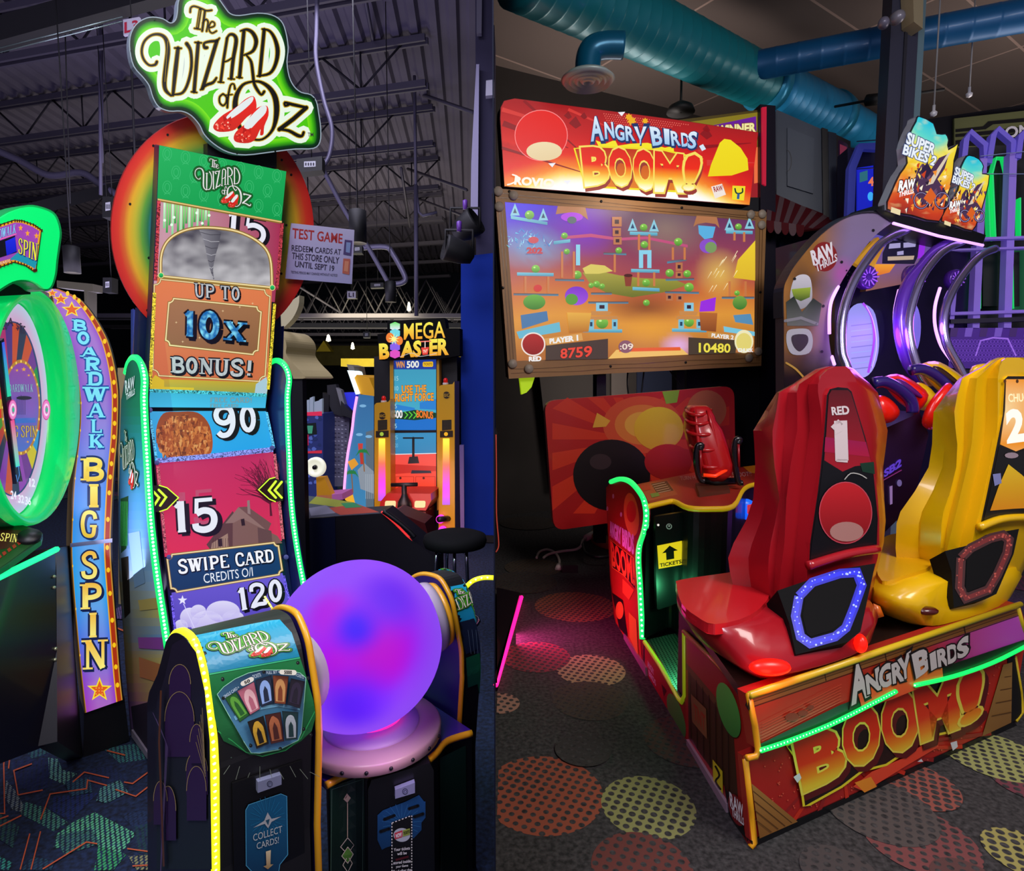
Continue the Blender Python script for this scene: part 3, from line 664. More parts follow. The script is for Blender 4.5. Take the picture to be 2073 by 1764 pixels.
# black junction boxes with small white labels
def jbox(px0, py0, px1, py1, Y, lab, sk=-6):
    pl = Pl(at(px0, py0, Y), (0.1, -1, 0)); t = thing('emergency_light_box', lab, 'box', at((px0 + px1) / 2, py1, Y), 'black boxes hung from the left hall ceiling')
    b = B().slab(pl, [(px0, py0), (px1, py0 + sk), (px1, py1 + sk), (px0, py1)], .12, BK); b.build('housing', t)
    s = Sh(pl, .002, mat='PM'); w, h = px1 - px0, py1 - py0; cx, cy = (px0 + px1) / 2, (py0 + py1) / 2 + sk / 2
    s.poly([(cx - w * .2, cy - h * .2), (cx + w * .25, cy - h * .24), (cx + w * .25, cy + h * .16), (cx - w * .2, cy + h * .2)], '#b8b8c0')
    for k in range(4): s.poly([(cx - w * .16 + k * w * .1, cy - h * .12), (cx - w * .1 + k * w * .1, cy - h * .12), (cx - w * .1 + k * w * .1, cy + h * .1), (cx - w * .16 + k * w * .1, cy + h * .1)], '#404048', adv=False)
    s.build('label', t)
    c = at((px0 + px1) / 2, py0, Y); B().tube([V((c.x, c.y + .06, c.z)), V((c.x, c.y + .06, CL))], .004, BK, 5).build('hanger', t)
    return t
jbox(600, 322, 652, 350, 4.9, 'black box with white label beside the right rim of the rainbow disc')
jbox(712, 497, 733, 512, 6.5, 'small black box just under the pendant lamp beside the notice', 0)
jbox(750, 573, 776, 583, 8, 'small wide black box hung above the block game', -1)
jbox(702, 588, 722, 604, 9, 'small black box with lilac label below the paper notice', 0)
jbox(207, 398, 229, 440, 5.5, 'black box at the left rim of the rainbow disc', 0)
jbox(208, 562, 226, 592, 6.2, 'black box between the wheel game and the rainbow disc', 0)
jbox(735, 672, 748, 684, 9, 'tiny black box with label left of the block game sign', 0)
# row markers
def marker(q, txt, Y, lab, tq):
    pl = Pl(at(q[0][0], q[0][1], Y), (0, -1, 0)); b = B().slab(pl, q, .02, M('#b9b6c4', .6)); o = b.build('row_marker'); tag(o, lab, 'sign')
    s = Sh(pl, .002, mat='PM'); s.text(txt, tq, '#b02a40' if txt == 'L3' else '#2a2030', .03); c = s.build('lettering', o)
    B_ = at((q[0][0] + q[1][0]) / 2, (q[0][1] + q[1][1]) / 2, Y); h = B().tube([B_, V((B_.x, B_.y, CL))], .004, BK, 5).build('hanger', o)
    for k_ in (c, h): k_.data.transform(Matrix.Translation(-o.location))
    return o
marker([(249, 40), (282, 34), (282, 64), (250, 72)], 'L3', 4.8, 'white L3 row marker with red letters hung on the black beam', [(253, 46), (279, 41), (279, 61), (253, 67)])
marker([(703, 590), (720, 590), (720, 604), (703, 604)], 'L1', 8.9, 'small pale L1 row marker hung below the paper notice', [(706, 593), (716, 593), (716, 601), (706, 601)])
# pendant can lamps
def can(px, top, bot, w, Y, cab, lab):
    c = at(px, bot, Y); r = w / 2 / F * Y; h = (bot - top) / F * Y; t = thing('pendant_lamp', lab, 'lamp', c, 'black pendant can lamps')
    B().lathe(c, (0, 0, 1), [(r * .9, .01), (r * .96, -.0), (r, .0), (r, h), (r * .6, h + .01), (0.001, h + .01)], BK, 20).build('shade', t)
    B().lathe(c, (0, 0, 1), [(0.001, .012), (r * .88, .012)], M('#ffe6c4', .5, emit=1.1), 20).build('bulb', t)
    B().tube([c + V((0, 0, h)), V((c.x, c.y, CL))], .005, BK, 5).build('cable', t)
    lamp('lamp_light', 'POINT', c + V((0, 0, -.05)), 1.5, (1, .85, .65), .05)
can(147, 502, 553, 29, 5.0, 410, 'black pendant lamp hanging right of the green wheel game sign')
can(725, 430, 493, 34, 4.6, -60, 'black pendant lamp hanging just behind the paper notice')
can(791, 572, 612, 22, 6.5, 190, 'black pendant lamp hanging above the block game')
can(792 + 5, 560, 590, 8, 9.5, 380, 'tiny far pendant lamp right of the block game lamp') if 0 else None
# far end of the left hall
FARM = M('#2c2a1c', .8, var=.4, vscale=.8)
b = B(); b.box((-13.1, 3, 0), (-13, 22, 5.3), M('#1d2230', .9)); struct(b, 'wall_left')
b = B(); b.add([(-18, 22, 0), (KW * 22, 22, 0), (KW * 22, 22, 5.3), (-18, 22, 5.3)], [(0, 1, 2, 3)], M('#1d2230', .9, var=.3, vscale=.7)); struct(b, 'wall_back')
b = B(); yb = M('#8a7a22', .7, var=.2)
for (x0, y0, x1, y1, Y) in ((560, 700, 930, 740, 17), (690, 726, 800, 742, 12), (905, 722, 935, 732, 11)): 
    pl = Pl(at(x0, y0, Y), (0, -1, 0)); b.slab(pl, [(x0, y0), (x1, y0), (x1, y1), (x0, y1)], .4, yb if Y < 17 else M('#4a4424', .8, var=.4))
for x0, w in ((575, 40), (640, 30), (850, 50)):
    pl = Pl(at(x0, 690, 16), (0, -1, 0)); b.slab(pl, [(x0, 712), (x0 + w / 2, 690), (x0 + w, 712)], .3, yb)
struct(b, 'trim_3')
b = B()
for k in range(14):
    Y = 11 + k * .75; b.box((-9, Y, 2.55 + .05 * (k % 3)), (KW * Y - .1, Y + .06, 2.62 + .05 * (k % 3)), STEELD if k % 2 else STEEL)
    for j in range(10): x = -6 + j * .6; b.tube([(x, Y, 2.62), (x + .3, Y, 3.2)], .012, STEELD, 4); b.tube([(x + .6, Y, 2.62), (x + .3, Y, 3.2)], .012, STEELD, 4)
struct(b, 'ceiling_truss')
rr = random.Random(9)
for k, (px, py, Y, r_) in enumerate(((665, 692, 12, 5), (714, 708, 12, 4), (828, 631, 9, 4), (583, 714, 12, 4), (788, 700, 13, 3))):
    b = B(); c = at(px, py, Y); b.lathe(c, (0, 0, 1), [(0.001, 0), (r_ / F * Y, .02), (r_ / F * Y * .5, .12), (.001, .14)], M('#fff4d0', .5, emit=6), 10)
    tag(b.build('ceiling_spotlight'), ['bright round spotlight left of the block game sign', 'second bright spotlight just left of the block game', 'single bright spotlight above the block game sign', 'faint spotlight beside the tower cabinet edge', 'dim far spotlight behind the block game sign'][k], 'spotlight', 'far spotlights')
# blue wall and column on the right of the left hall
b = B(); pl = Pl(at(960, 1095, 5.4), (0, -1, 0)); b.slab(pl, [(933, 520), (1001.5, 512), (1001.5, 1098), (933, 1095)], .25, M('#0d3096', .7, var=.08)); struct(b, 'wall_right')
b = B(); b.slab(pl.off(.012), [(933, 1082), (1001, 1085), (1001, 1099), (933, 1096)], .012, M('#0a0a10', .6)); struct(b, 'baseboard_right')
b = B(); pl = Pl(at(960, 500, 5.8), (0, -1, 0)); b.slab(pl, [(962, -60), (1001, -60), (1001, 620), (964, 620)], .4, M('#37344a', .8, var=.1)); b.slab(pl, [(966, 0), (977, 0), (976, 80), (966, 80)], .05, M('#5a5668', .6), lift=.1); struct(b, 'trim_4')
b = B(); b.slab(Pl(at(950, 300, 5.7), (0, -1, 0)), [(964, 130), (970, 130), (967, 470), (952, 470), (954, 330)], .06, M('#8f8aa8', .6)); tag(b.build('steel_post'), 'pale lilac steel post beside the grey column above the blue wall', 'post')
b = B(); b.slab(Pl(at(990, 180, 5.6), (0, -1, 0)), [(984, 163), (1000, 161), (1000, 192), (983, 194)], .06, M('#a6a3b4', .6)); tag(b.build('wall_speaker'), 'small pale box mounted high on the grey column', 'box')
b = B(); b.slab(Pl(at(931, 980, 4.9), (0, -1, 0)), [(930, 902), (939, 902), (940, 1080), (932, 1080)], .05, M('#6d5a92', .5)); tag(b.build('edge_post'), 'short purple edge post against the left end of the blue wall', 'post')
def spot(cx, cy, Y, d, lab, r=.1):
    c = at(cx, cy, Y); t = thing('spotlight', lab, 'spotlight', c + V((0, 0, -.15)), 'black stage spotlights')
    B().lathe(c - V(d).normalized() * .12, d, [(.001, 0), (r * .7, .02), (r, .1), (r * 1.15, .22), (r * 1.1, .24), (r * .9, .2), (.001, .19)], BK, 20).build('housing', t)
    b = B(); b.tube([c + V((-r * 1.2, 0, 0)), c + V((-r * 1.2, 0, .16)), c + V((r * 1.2, 0, .16)), c + V((r * 1.2, 0, 0))], .012, BK, 6); b.build('yoke', t)
    B().lathe(c + V((0, 0, .15)), (0, 0, 1), [(.02, 0), (.02, .07), (.001, .08)], M('#6a3aa0', .4), 10).build('clamp', t)
spot(942, 462, 5.2, (.8, -.3, .5), 'upper black stage spotlight tilted up on the grey column'); spot(930, 510, 4.75, (-.9, -.3, .25), 'lower black stage spotlight facing left above the blue wall', .085)
# ---------------- right room
def tile_mat():
    m = bpy.data.materials.new('ceiling_tiles'); m.use_nodes = True; nt = m.node_tree; b = nt.nodes['Principled BSDF']; L = nt.links.new
    g = nt.nodes.new('ShaderNodeNewGeometry'); mp = nt.nodes.new('ShaderNodeMapping'); mp.inputs['Rotation'].default_value = (0, 0, -.6154); L(g.outputs['Position'], mp.inputs[0])
    br = nt.nodes.new('ShaderNodeTexBrick'); br.offset = 0; br.inputs['Scale'].default_value = 1; br.inputs['Brick Width'].default_value = 1.5; br.inputs['Row Height'].default_value = .75; br.inputs['Mortar Size'].default_value = .012
    br.inputs['Color1'].default_value = lin('#6b5e58') + (1,); br.inputs['Color2'].default_value = lin('#5f5450') + (1,); br.inputs['Mortar'].default_value = lin('#a08a80') + (1,)
    L(mp.outputs[0], br.inputs['Vector']); L(br.outputs[0], b.inputs['Base Color']); b.inputs['Roughness'].default_value = .9
    return m
b = B(); b.add([(KW * 2, 2, CR_), (KW * 14, 14, CR_), (15, 14, CR_), (7, 2, CR_)], [(0, 1, 2, 3)], tile_mat()); struct(b, 'ceiling')
ud = V((2.02, 1, 0)).normalized()
b = B(); A = at(1000.5, 165, 6.5); A.z = 0; b.add([A, A + ud * 9, A + ud * 9 + V((0, 0, CR_)), A + V((0, 0, CR_))], [(0, 1, 2, 3)], M('#3a3634', .85, var=.1)); struct(b, 'wall_back')
b = B(); q_ = A + ud * 9; b.box((q_.x - .2, 2, 0), (q_.x, q_.y, CR_), M('#1a1a20', .9)); struct(b, 'wall_right')
b = B(); pl = Pl(A + ud * .1 + V((.05, -.1, 0)), V((-ud.y, ud.x, 0)))
for q, c in (([(1085, 700), (1290, 700), (1290, 985), (1118, 985)], '#5a5450'), ([(1290, 700), (1440, 700), (1440, 900), (1290, 900)], '#454c66'), ([(1238, 730), (1272, 730), (1272, 820), (1238, 820)], '#8a7f78')):
    pl = pl.off(.02); b.slab(pl, q, .015, M(c, .8))
struct(b, 'wall_panel')
lamp('wall_light', 'AREA', (1.3, 5.7, 1.4), 7, (1, .9, .85), .5, look((1.3, 5.7, 1.4), (1.0, 7.0, 1.2)))  # added fill lamp that brightens the wall panels, no fixture here
# column
b = B(); Yc = 4.4; c0 = at(1791, 300, Yc); c1 = at(1846, 300, Yc); c0.z = c1.z = 0
CM = M('#2b2d42', .5); b.obox(c0, c1 - c0, V((.06, .22, 0)), V((0, 0, CR_)), CM); b.obox(c0 + V((.09, -.01, 0)), V((.02, 0, 0)), V((0, .02, 0)), V((0, 0, CR_)), M('#1a1b28', .5)); b.obox(c1 + V((.005, .02, 0)), V((.05, 0, 0)), V((.02, .2, 0)), V((0, 0, CR_)), M('#5d7a86', .5)); struct(b, 'column')
# ducts
def ductm(c1, c2, x0, x1):
    m = M(c1, .28, .35, coat=.3, var=.06, vscale=3); return m
DZ = 4.10
def dp(px, py): return fl(px, py, DZ)
def duct_prof(P, rs, pitch, depth=.0018):
    """spiral-seam duct: rings with small standing seams"""
    pts = []; r = []
    for (a, ra), (c, rc) in zip(zip(P, rs), zip(P[1:], rs[1:])):
        L_ = (c - a).length; n = max(1, int(L_ / pitch))
        for k in range(n):
            for t, e in ((0, 0), (.82, 0), (.86, depth), (.94, depth), (.98, 0)):
                u = (k + t) / n; pts.append(a.lerp(c, u)); r.append(ra * (1 - u) + rc * u + e)
    pts.append(P[-1]); r.append(rs[-1]); return pts, r
t = thing('main_air_duct', 'large teal blue spiral duct with side branch and round diffuser under the tiled ceiling', 'duct', dp(1400, 95))
a, c = dp(1046, -69), dp(1545, 168); P, r = duct_prof([a, c], [.245, .21], .11); B().tube(P, r, M('#0f7f8c', .42, .2, coat=.1), 28).build('duct_section', t)
e, g = dp(1560, 175), dp(1682, 232); P, r = duct_prof([e, g], [.22, .215], .11); B().tube([c, e], [.235, .235], M('#2f9cc8', .3, .3), 28).build('joint_collar', t); B().tube(P, r, M('#2598d0', .42, .2, coat=.1), 28).build('duct_section', t)
B().tube([g, g + (g - e).normalized() * .12], [.235, .225], M('#2f9cc8', .3, .3), 28).build('joint_collar', t)
P, r = duct_prof([g + (g - e).normalized() * .12, dp(1830, 306)], [.19, .17], .2); B().tube(P, r, M('#2598d0', .42, .2, coat=.1), 28).build('duct_section', t)
P, r = duct_prof([dp(1490, 141), dp(2200, 7)], [.115, .115], .16); B().tube(P, r, M('#0d5c94', .42, .2, coat=.1), 24).build('branch_duct', t, 'narrower dark blue branch duct')
B().tube([dp(1488, 141), dp(1512, 136)], [.15, .12], M('#178098', .3, .3), 24).build('saddle', t)
P = [at(x, y, 4.35) for x, y in cr([(1262, 92), (1225, 92), (1200, 100), (1191, 120), (1190, 152)], 5)]; B().tube(P, [.085] * len(P), M('#0f6a90', .3, .3), 20).build('elbow', t)
c = at(1190, 163, 4.3); pf = []
for k in range(4): rr_ = .17 - k * .042; pf += [(rr_, -.004 * k), (rr_ - .014, -.02), (rr_ - .022, .012)]
B().lathe(c, (0, 0, 1), [(.15, .03), (.178, .005)] + pf + [(.001, 0)], M('#b8ccc8', .4, .2), 32).build('diffuser', t, 'round pale slotted diffuser')
b = B(); b.slab(Pl(at(1855, 40, 4.3), (.2, -1, 0)), [(1848, -30), (1870, -28), (1868, 58), (1850, 44)], .1, M('#8f8468', .6)); tag(b.build('control_box'), 'beige metal box fixed high on the dark column', 'box')
t = thing('wall_light', 'pair of round grey dome lights on a bracket near the top of the column', 'lamp', at(1804, 50, 4.25))
B().lathe(at(1817, 35, 4.2), (-.1, -1, -.2), [(.04, -.03), (.04, 0), (.035, .03), (.018, .045), (.001, .05)], M('#8c8a98', .35, .3), 20).build('lamp_head', t)
B().lathe(at(1789, 46, 4.2), (-.5, -1, -.2), [(.034, -.03), (.034, 0), (.03, .025), (.016, .04), (.001, .044)], M('#77758a', .35, .3), 20).build('lamp_head', t)
B().tube([at(1817, 37, 4.26), at(1789, 46, 4.26)], .008, BK, 6).build('bracket', t)
b = B(); b.tube([at(1690, 216, 6), at(1755, 204, 5.7), at(1912, 181, 5.3)], .012, BK, 6); b.tube([at(1755, 203, 5.7), at(1786, 200, 5.6)], .05, BK, 8)
tag(b.build('ceiling_track'), 'thin black ceiling track passing behind the column', 'track')
t = thing('hanging_fixture', 'small dark ceiling fixture hanging above the red bird sign'.replace('bird ', 'lit '), 'fixture', at(1378, 235, 5.5)); c = at(1378, 228, 5.5)
B().lathe(c, (0, 0, 1), [(.12, 0), (.1, .05), (.03, .09), (.001, .1)], BK, 16).build('shade', t); B().tube([c, c + V((0, 0, .3))], .01, BK, 6).build('stem', t)
for (px, py, Y, lab) in ((1890, 228, 4.6, 'small white security sensor hanging above the tall lit motorbike sign'), (1962, 190, 5, 'tiny pale sprinkler head at the ceiling right of the column')):
    b = B(); c = at(px, py, Y); b.lathe(c, (0, 0, 1), [(.001, -.03), (.02, -.02), (.024, 0), (.01, .012), (.01, .05)], M('#d8d8e0', .4, .2), 12); b.tube([c + V((0, 0, .04)), V((c.x, c.y, CR_))], .006, M('#88888c', .4), 6); tag(b.build('ceiling_sensor'), lab, 'sensor')
# header wall with sign
b = B(); pl = Pl(at(1960, 240, 5.6), (0, -1, 0)); b.slab(pl, [(1852, 245), (2120, 205), (2120, 350), (1852, 380)], .1, M('#0e0e16', .7)); struct(b, 'trim_5')
t = thing('hanging_banner', 'olive and black striped banner with white letters at upper right', 'sign', at(2000, 330, 5.5)); pl = pl.off(.03)
B().slab(pl, [(1932, 240), (2110, 220), (2110, 340), (1932, 330)], .02, M('#4e5236', .7)).build('panel', t)
s = Sh(pl, .002, mat='PM')
for q in ([(1934, 262), (1990, 256), (2000, 246), (2110, 236), (2110, 244), (2010, 252), (1995, 262), (1934, 268)], [(1934, 272), (2030, 262), (2110, 252), (2110, 264), (2040, 270), (1934, 278)], [(1934, 285), (2000, 276), (2110, 264), (2110, 292), (1990, 296), (1934, 296)]): s.poly(q, '#0c0c10')
s.text('ON', [(2035, 258), (2085, 252), (2085, 274), (2035, 280)], '#a8a8b4', .03); s.build('lettering', t)
# ================================================================ LEFT HALL: MACHINES
def vdir(vp): return V(((vp - W / 2) / F, 1, 0)).normalized()
def aff3(src, dst):
    (x0, y0), (x1, y1), (x2, y2) = src; d = (x1 - x0) * (y2 - y0) - (x2 - x0) * (y1 - y0)
    def co(v0, v1, v2):
        a = ((v1 - v0) * (y2 - y0) - (v2 - v0) * (y1 - y0)) / d; b = ((x1 - x0) * (v2 - v0) - (x2 - x0) * (v1 - v0)) / d; return a, b, v0 - a * x0 - b * y0
    A = co(*[p[0] for p in dst]); Bq = co(*[p[1] for p in dst])
    return lambda x, y: (A[0] * x + A[1] * y + A[2], Bq[0] * x + Bq[1] * y + Bq[2])
class Fr:
    def __init__(s, o, u, v): s.o = V(o); s.u = V(u).normalized(); s.v = V(v).normalized()
    def pt(s, a, b, z): return s.o + s.u * a + s.v * b + V((0, 0, z))
    def side(s, a): return Pl(s.o + s.u * a, s.v.cross(V((0, 0, 1))))
    def front(s, b): return Pl(s.o + s.v * b, s.u.cross(V((0, 0, 1))))
def led(path, r, col, parent, name='led_strip', dot=None, gap=.022, emit=2.2, demit=5, sample=True, label=None):
    b = B(); b.tube(path, r, M(col, .4, emit=emit, sample=sample), 6)
    if dot:
        acc = 0; m = M(dot, .4, emit=demit, sample=False)
        for p, q in zip(path, path[1:]):
            L_ = (q - p).length
            while acc < L_:
                c = p.lerp(q, acc / L_); e = (EYE - c).normalized(); c = c + e * r * 1.03
                b.lathe(c, e, [(.001, .0), (r * .42, 0), (.001, r * .25)], m, 6); acc += gap
            acc -= L_
    return b.build(name, parent, label)
def plan(px, f): return [f(*p) for p in px]
UL = vdir(2500); VL = vdir(-220); Z = V((0, 0, 1))
# ---------------------------------------------------------------- tall vertical screen game
o = fl(310, 1552); fr = Fr(o, UL, VL)
T = thing('redemption_game', 'tall curved game tower with rainbow disc, two stacked screens and a purple crystal ball', 'arcade game', o)
NAVY = M('#16337a', .35, coat=.3); NAVD = M('#0c1a44', .4, coat=.3)
S0 = fr.side(0)
frontL = [(254, 756), (260, 733), (271, 724), (283, 737), (290, 766), (289, 809), (292, 877), (296, 945), (300, 1016), (306, 1089), (317, 1178), (328, 1251), (338, 1318), (335, 1345), (312, 1420), (310, 1552)]
rearL = [(266, 1485), (262, 1433), (255, 1346), (249, 1242), (240, 1130), (241, 1000), (245, 876), (247, 801)]
out = frontL + rearL
sp = B().slab(S0, out, .02, M('#101830', .4)).build('side_panel', T)
s = Sh(S0, .003, mat='PM')
gl = grad([(0, '#1c7a5a'), (.12, '#1c8a5a'), (.25, '#2c9fb6'), (.42, '#5fa7e0'), (.55, '#9fc8e8'), (.62, '#d8d070'), (.68, '#6fb0e0'), (.74, '#d8c870'), (.83, '#d0a860'), (.9, '#b060d0'), (1, '#8a7a9a')])
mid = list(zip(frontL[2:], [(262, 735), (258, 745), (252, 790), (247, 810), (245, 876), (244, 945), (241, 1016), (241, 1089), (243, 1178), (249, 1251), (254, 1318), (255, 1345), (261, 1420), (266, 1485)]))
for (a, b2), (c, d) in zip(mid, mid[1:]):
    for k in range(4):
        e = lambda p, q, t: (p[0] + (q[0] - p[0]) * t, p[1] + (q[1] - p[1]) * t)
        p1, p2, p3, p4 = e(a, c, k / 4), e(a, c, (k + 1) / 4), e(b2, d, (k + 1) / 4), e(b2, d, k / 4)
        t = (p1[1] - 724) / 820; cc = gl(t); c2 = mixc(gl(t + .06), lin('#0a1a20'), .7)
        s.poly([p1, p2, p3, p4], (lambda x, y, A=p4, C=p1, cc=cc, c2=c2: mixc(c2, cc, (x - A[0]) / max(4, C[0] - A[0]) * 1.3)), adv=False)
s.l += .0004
for q, c in (([(246, 1010), (262, 1004), (258, 1110), (247, 1120)], '#12401c'), ([(247, 1130), (262, 1126), (266, 1240), (254, 1252)], '#1c1a12'), ([(262, 1080), (285, 1075), (296, 1180), (275, 1190)], '#7ea6c8'), ([(282, 1215), (318, 1210), (322, 1232), (286, 1236)], '#c9b45a'), ([(282, 1290), (334, 1290), (334, 1315), (284, 1312)], '#9a4aa8'), ([(284, 1330), (330, 1345), (320, 1380), (286, 1370)], '#c07a40'), ([(268, 1430), (306, 1420), (306, 1530), (276, 1500)], '#2a2430')): s.poly(q, c)  # low purple and orange patches are reflections painted into the print
for k in range(7): s.stroke([(248 + k * 2.3, 1015), (247 + k * 2.3, 1105)], 1.0, '#2f9a40', cap=False, adv=False)
s.l += .0004; s.text('RAW', [(257, 772), (276, 762), (276, 785), (258, 796)], '#e8e8e8', .03); s.text('THRILLS', [(259, 798), (277, 787), (277, 798), (260, 810)], '#e8e8e8', .03)
logo(s, aff3([(358, 430), (1742, 905), (850, 60)], [(247, 912), (284, 958), (258, 872)]), '#d8dcc8', '#0c0c08', '#1d5a20', 50, 10)
s.build('side_graphics', sp)
B().slab(S0.off(.012), [(266, 1478), (312, 1545), (312, 1557), (266, 1492)], .012, M('#9a8f9c', .5, .4)).build('kick_rail', T)
led([S0.hit(*p) + UL * .004 for p in cr(frontL[:13], 4)], .012, '#18e060', T, dot='#aaffc8', gap=.013, emit=1.3, demit=2.2)
S1w = None
P0 = S0.hit(271, 724)
for k in range(400):
    w = .3 + k * .001; q = P0 + UL * w; d = q - EYE; ppx = W / 2 + F * d.x / d.dot(FW)
    if ppx >= 559: break
WT = w
pr = [S0.hit(*p) + UL * WT for p in out]
B().prism(pr, UL * .02, M('#101a50', .4, coat=.3)).build('side_panel', T)
led([S0.hit(*p) + UL * (WT + .004) for p in cr(frontL[1:13], 4)], .012, '#18e060', T, dot='#aaffc8', gap=.013, emit=1.3, demit=2.2)
# body behind the screens
SB = fr.side(.022); SUx = fr.side(.05)
def _body():
    A_ = SUx.hit(323, 295); C_ = SUx.hit(299, 821); nU = pl3(A_, A_ + UL, C_).n; D_ = SUx.hit(300, 832); E_ = SUx.hit(349, 1300); nD = pl3(D_, D_ + UL, E_).n
    ft = [A_.lerp(C_, .62) - nU * .09, C_ - nU * .09, D_ - nD * .09, E_ - nD * .09]; e2 = E_ - nD * .09; e2 = V((e2.x, e2.y, .02))
    rr_ = [S0.hit(*p) for p in [(266, 1485), (255, 1346), (241, 1130), (247, 800), (255, 700)]]
    mv = lambda P: P - UL * ((P - SB.p).dot(SB.n) / UL.dot(SB.n))
    return [mv(P) for P in ft + [e2] + rr_]
B().prism(_body(), UL * (WT - .03), NAVD).build('tower_body', T)
b = B()
for q in ([(270, 625), (300, 650), (300, 790), (270, 775)],): b.slab(fr.front(.1), q, .05, M('#3a4a9a', .35, coat=.4))
b.slab(fr.front(.1), [(545, 665), (575, 660), (572, 760), (545, 800)], .05, M('#1b2c74', .35, coat=.4)); b.build('corner_trim', T)
# upper screen
SU = fr.side(.05); a = SU.hit(323, 295); c = SU.hit(299, 821); PU = pl3(a, a + UL, c)
SD = fr.side(.05); a2 = SD.hit(300, 832); c2 = SD.hit(349, 1300); PD = pl3(a2, a2 + UL, c2)
up = B().slab(PU, rrect([(322, 294), (579, 347), (536, 827), (298, 822)], 4, 3), .07, NAVD, M('#10142c', .4)).build('upper_screen', T)
s = Sh(PU, .0015, mat='L')
s.poly([(319, 400), (570, 446), (556, 612), (311, 575)], ('#c89aa8', '#a02a50', 'x'))
for k in range(17):
    x = 331 + k * 5.6; y0 = 402 + (x - 320) * .19; h = [58, 66, 50, 72, 44, 60, 80, 52, 40, 66, 58, 34, 50, 30, 44, 26, 36][k]
    s.poly([(x, y0), (x + 4.2, y0), (x + 3, y0 + h), (x - 1.2, y0 + h)], ('#9ae88a', '#2a9a44') if k % 3 else ('#d8ffd8', '#7ad08a'), adv=False)
s.l += .0004
for x, y in ((333, 446), (347, 455), (398, 431), (352, 440), (409, 452), (423, 436)): s.poly(ell(x, y, 3, 3, 8), '#e8ffe8', adv=False)
s.slabt('15', [(459, 424), (545, 440), (541, 498), (455, 478)], '#e6e6f2', '#14101a', .08, (6, 3))
s.poly([(322, 294), (579, 347), (569, 448), (318, 402)], ('#1fae5a', '#0f9a4c'))
for j in range(3):
    for k in range(7):
        cx = 338 + k * 37 + (j % 2) * 18; cy = 308 + j * 34 + (cx - 322) * .2
        if cx > 565: continue
        for rx, ry in ((9, 13), (5, 8)): e = ell(cx, cy, rx, ry, 14); s.stroke(e + [e[0]], 1.0, '#3ebc72', adv=False, cap=False)
        s.stroke([(cx - 6, cy + 15), (cx, cy + 8), (cx + 6, cy + 15)], 1, '#3ebc72', adv=False, cap=False)
s.l += .0004
logo(s, aff3([(358, 430), (1742, 905), (850, 60)], [(394, 352), (507, 396), (430, 322)]), '#dfe4dc', '#1a1a14', '#1d6a2a', 70, 12, '#0c2a10', 96)
s.stroke([(318, 404), (569, 450)], 6, '#8a6a2c', cap=False); s.stroke([(318, 403), (569, 449)], 2.4, '#e4c47a', cap=False)
arch = cr([(324, 556), (326, 512), (343, 482), (378, 464), (422, 460), (479, 468), (524, 491), (545, 522), (549, 580)], 5)
def storm(u, v):
    n = nz(u * 5, v * 4, 1, 1) * .6 + nz(u * 12, v * 9, 1, 5) * .4; k = max(0, min(1, n * 1.1 + v * .55 - .42)); return mixc(lin('#3a3644'), lin('#d0cdd0'), k)
ct = [bil([(324, 450), (549, 480), (549, 582), (322, 556)], u / 24, v / 12) for v in range(13) for u in range(25)]
pts = arch
tess = tessellate_polygon([[V((x, y, 0)) for x, y in pts]])
old = s.fine; s.fine = 9; s.poly(pts, lambda x, y: storm((x - 324) / 225, (y - 460) / 110)); s.fine = old
tor = cr([(402, 465), (412, 490), (418, 520), (424, 545), (430, 561)], 4); tor2 = cr([(446, 470), (441, 495), (434, 520), (430, 545), (432, 562)], 4)
s.poly(tor + tor2[::-1], ('#86848c', '#4e4c56', 'x'))
for k in range(9):
    a_, b_ = tor[min(len(tor) - 1, 1 + k * 2)], tor2[min(len(tor2) - 1, 1 + k * 2)]; s.stroke([a_, ((a_[0] + b_[0]) / 2, (a_[1] + b_[1]) / 2 + 3), b_], 1, '#b4b2b8' if k % 2 else '#3a3840', cap=False, adv=False)
s.l += .0004
s.stroke(arch, 7, '#8c6c30', cap=False); s.stroke(arch, 3, '#f0d898', cap=False)
s.poly([(317, 558), (549, 582), (540, 776), (304, 768)], ('#e2814e', '#c86a42'))
for cx in (330, 352, 385, 420, 455, 490, 520, 535):
    for cy in (585, 615, 650, 690, 725, 752):
        if 340 < cx < 525 and cy < 745: continue
        e = ell(cx, cy + (cx - 330) * .06, 5, 8, 10); s.stroke(e + [e[0]], .9, '#eb9c70', cap=False, adv=False)
s.l += .0004
s.stroke([(317, 558), (549, 582)], 7, '#9a7a38', cap=False); s.stroke([(317, 557), (549, 581)], 2.5, '#f0dca0', cap=False)
def plaque(q, fill, n=7, w=4):
    (ax, ay), (bx, by), (cx, cy), (dx, dy) = q; hf = homog(q); rx, ry = n / math.dist(q[0], q[1]), n / math.dist(q[0], q[3])
    pts = []
    for (u, v, su, sv, a0) in ((0, 0, 1, 1, 0), (1, 0, -1, 1, 1), (1, 1, -1, -1, 0), (0, 1, 1, -1, 1)):
        arcp = [(u + su * rx * math.cos(t), v + sv * ry * math.sin(t)) for t in [PI / 2 * k / 4 for k in range(5)]]
        if a0 == 0: arcp = arcp[::-1]
        pts += arcp
    P = [hf(*p) for p in pts]; s.poly(P, fill); s.stroke(P + [P[0], P[1]], w, '#8a6a34', cap=False); s.stroke(P + [P[0], P[1]], w * .45, '#f2dca4', cap=False)
plaque([(311, 563), (545, 587), (534, 771), (308, 758)], ('#de7c4c', '#cc6c44'), 12, 4)
plaque([(341, 602), (527, 621), (519, 717), (333, 696)], ('#a2714c', '#8a5c3c'), 9, 5)
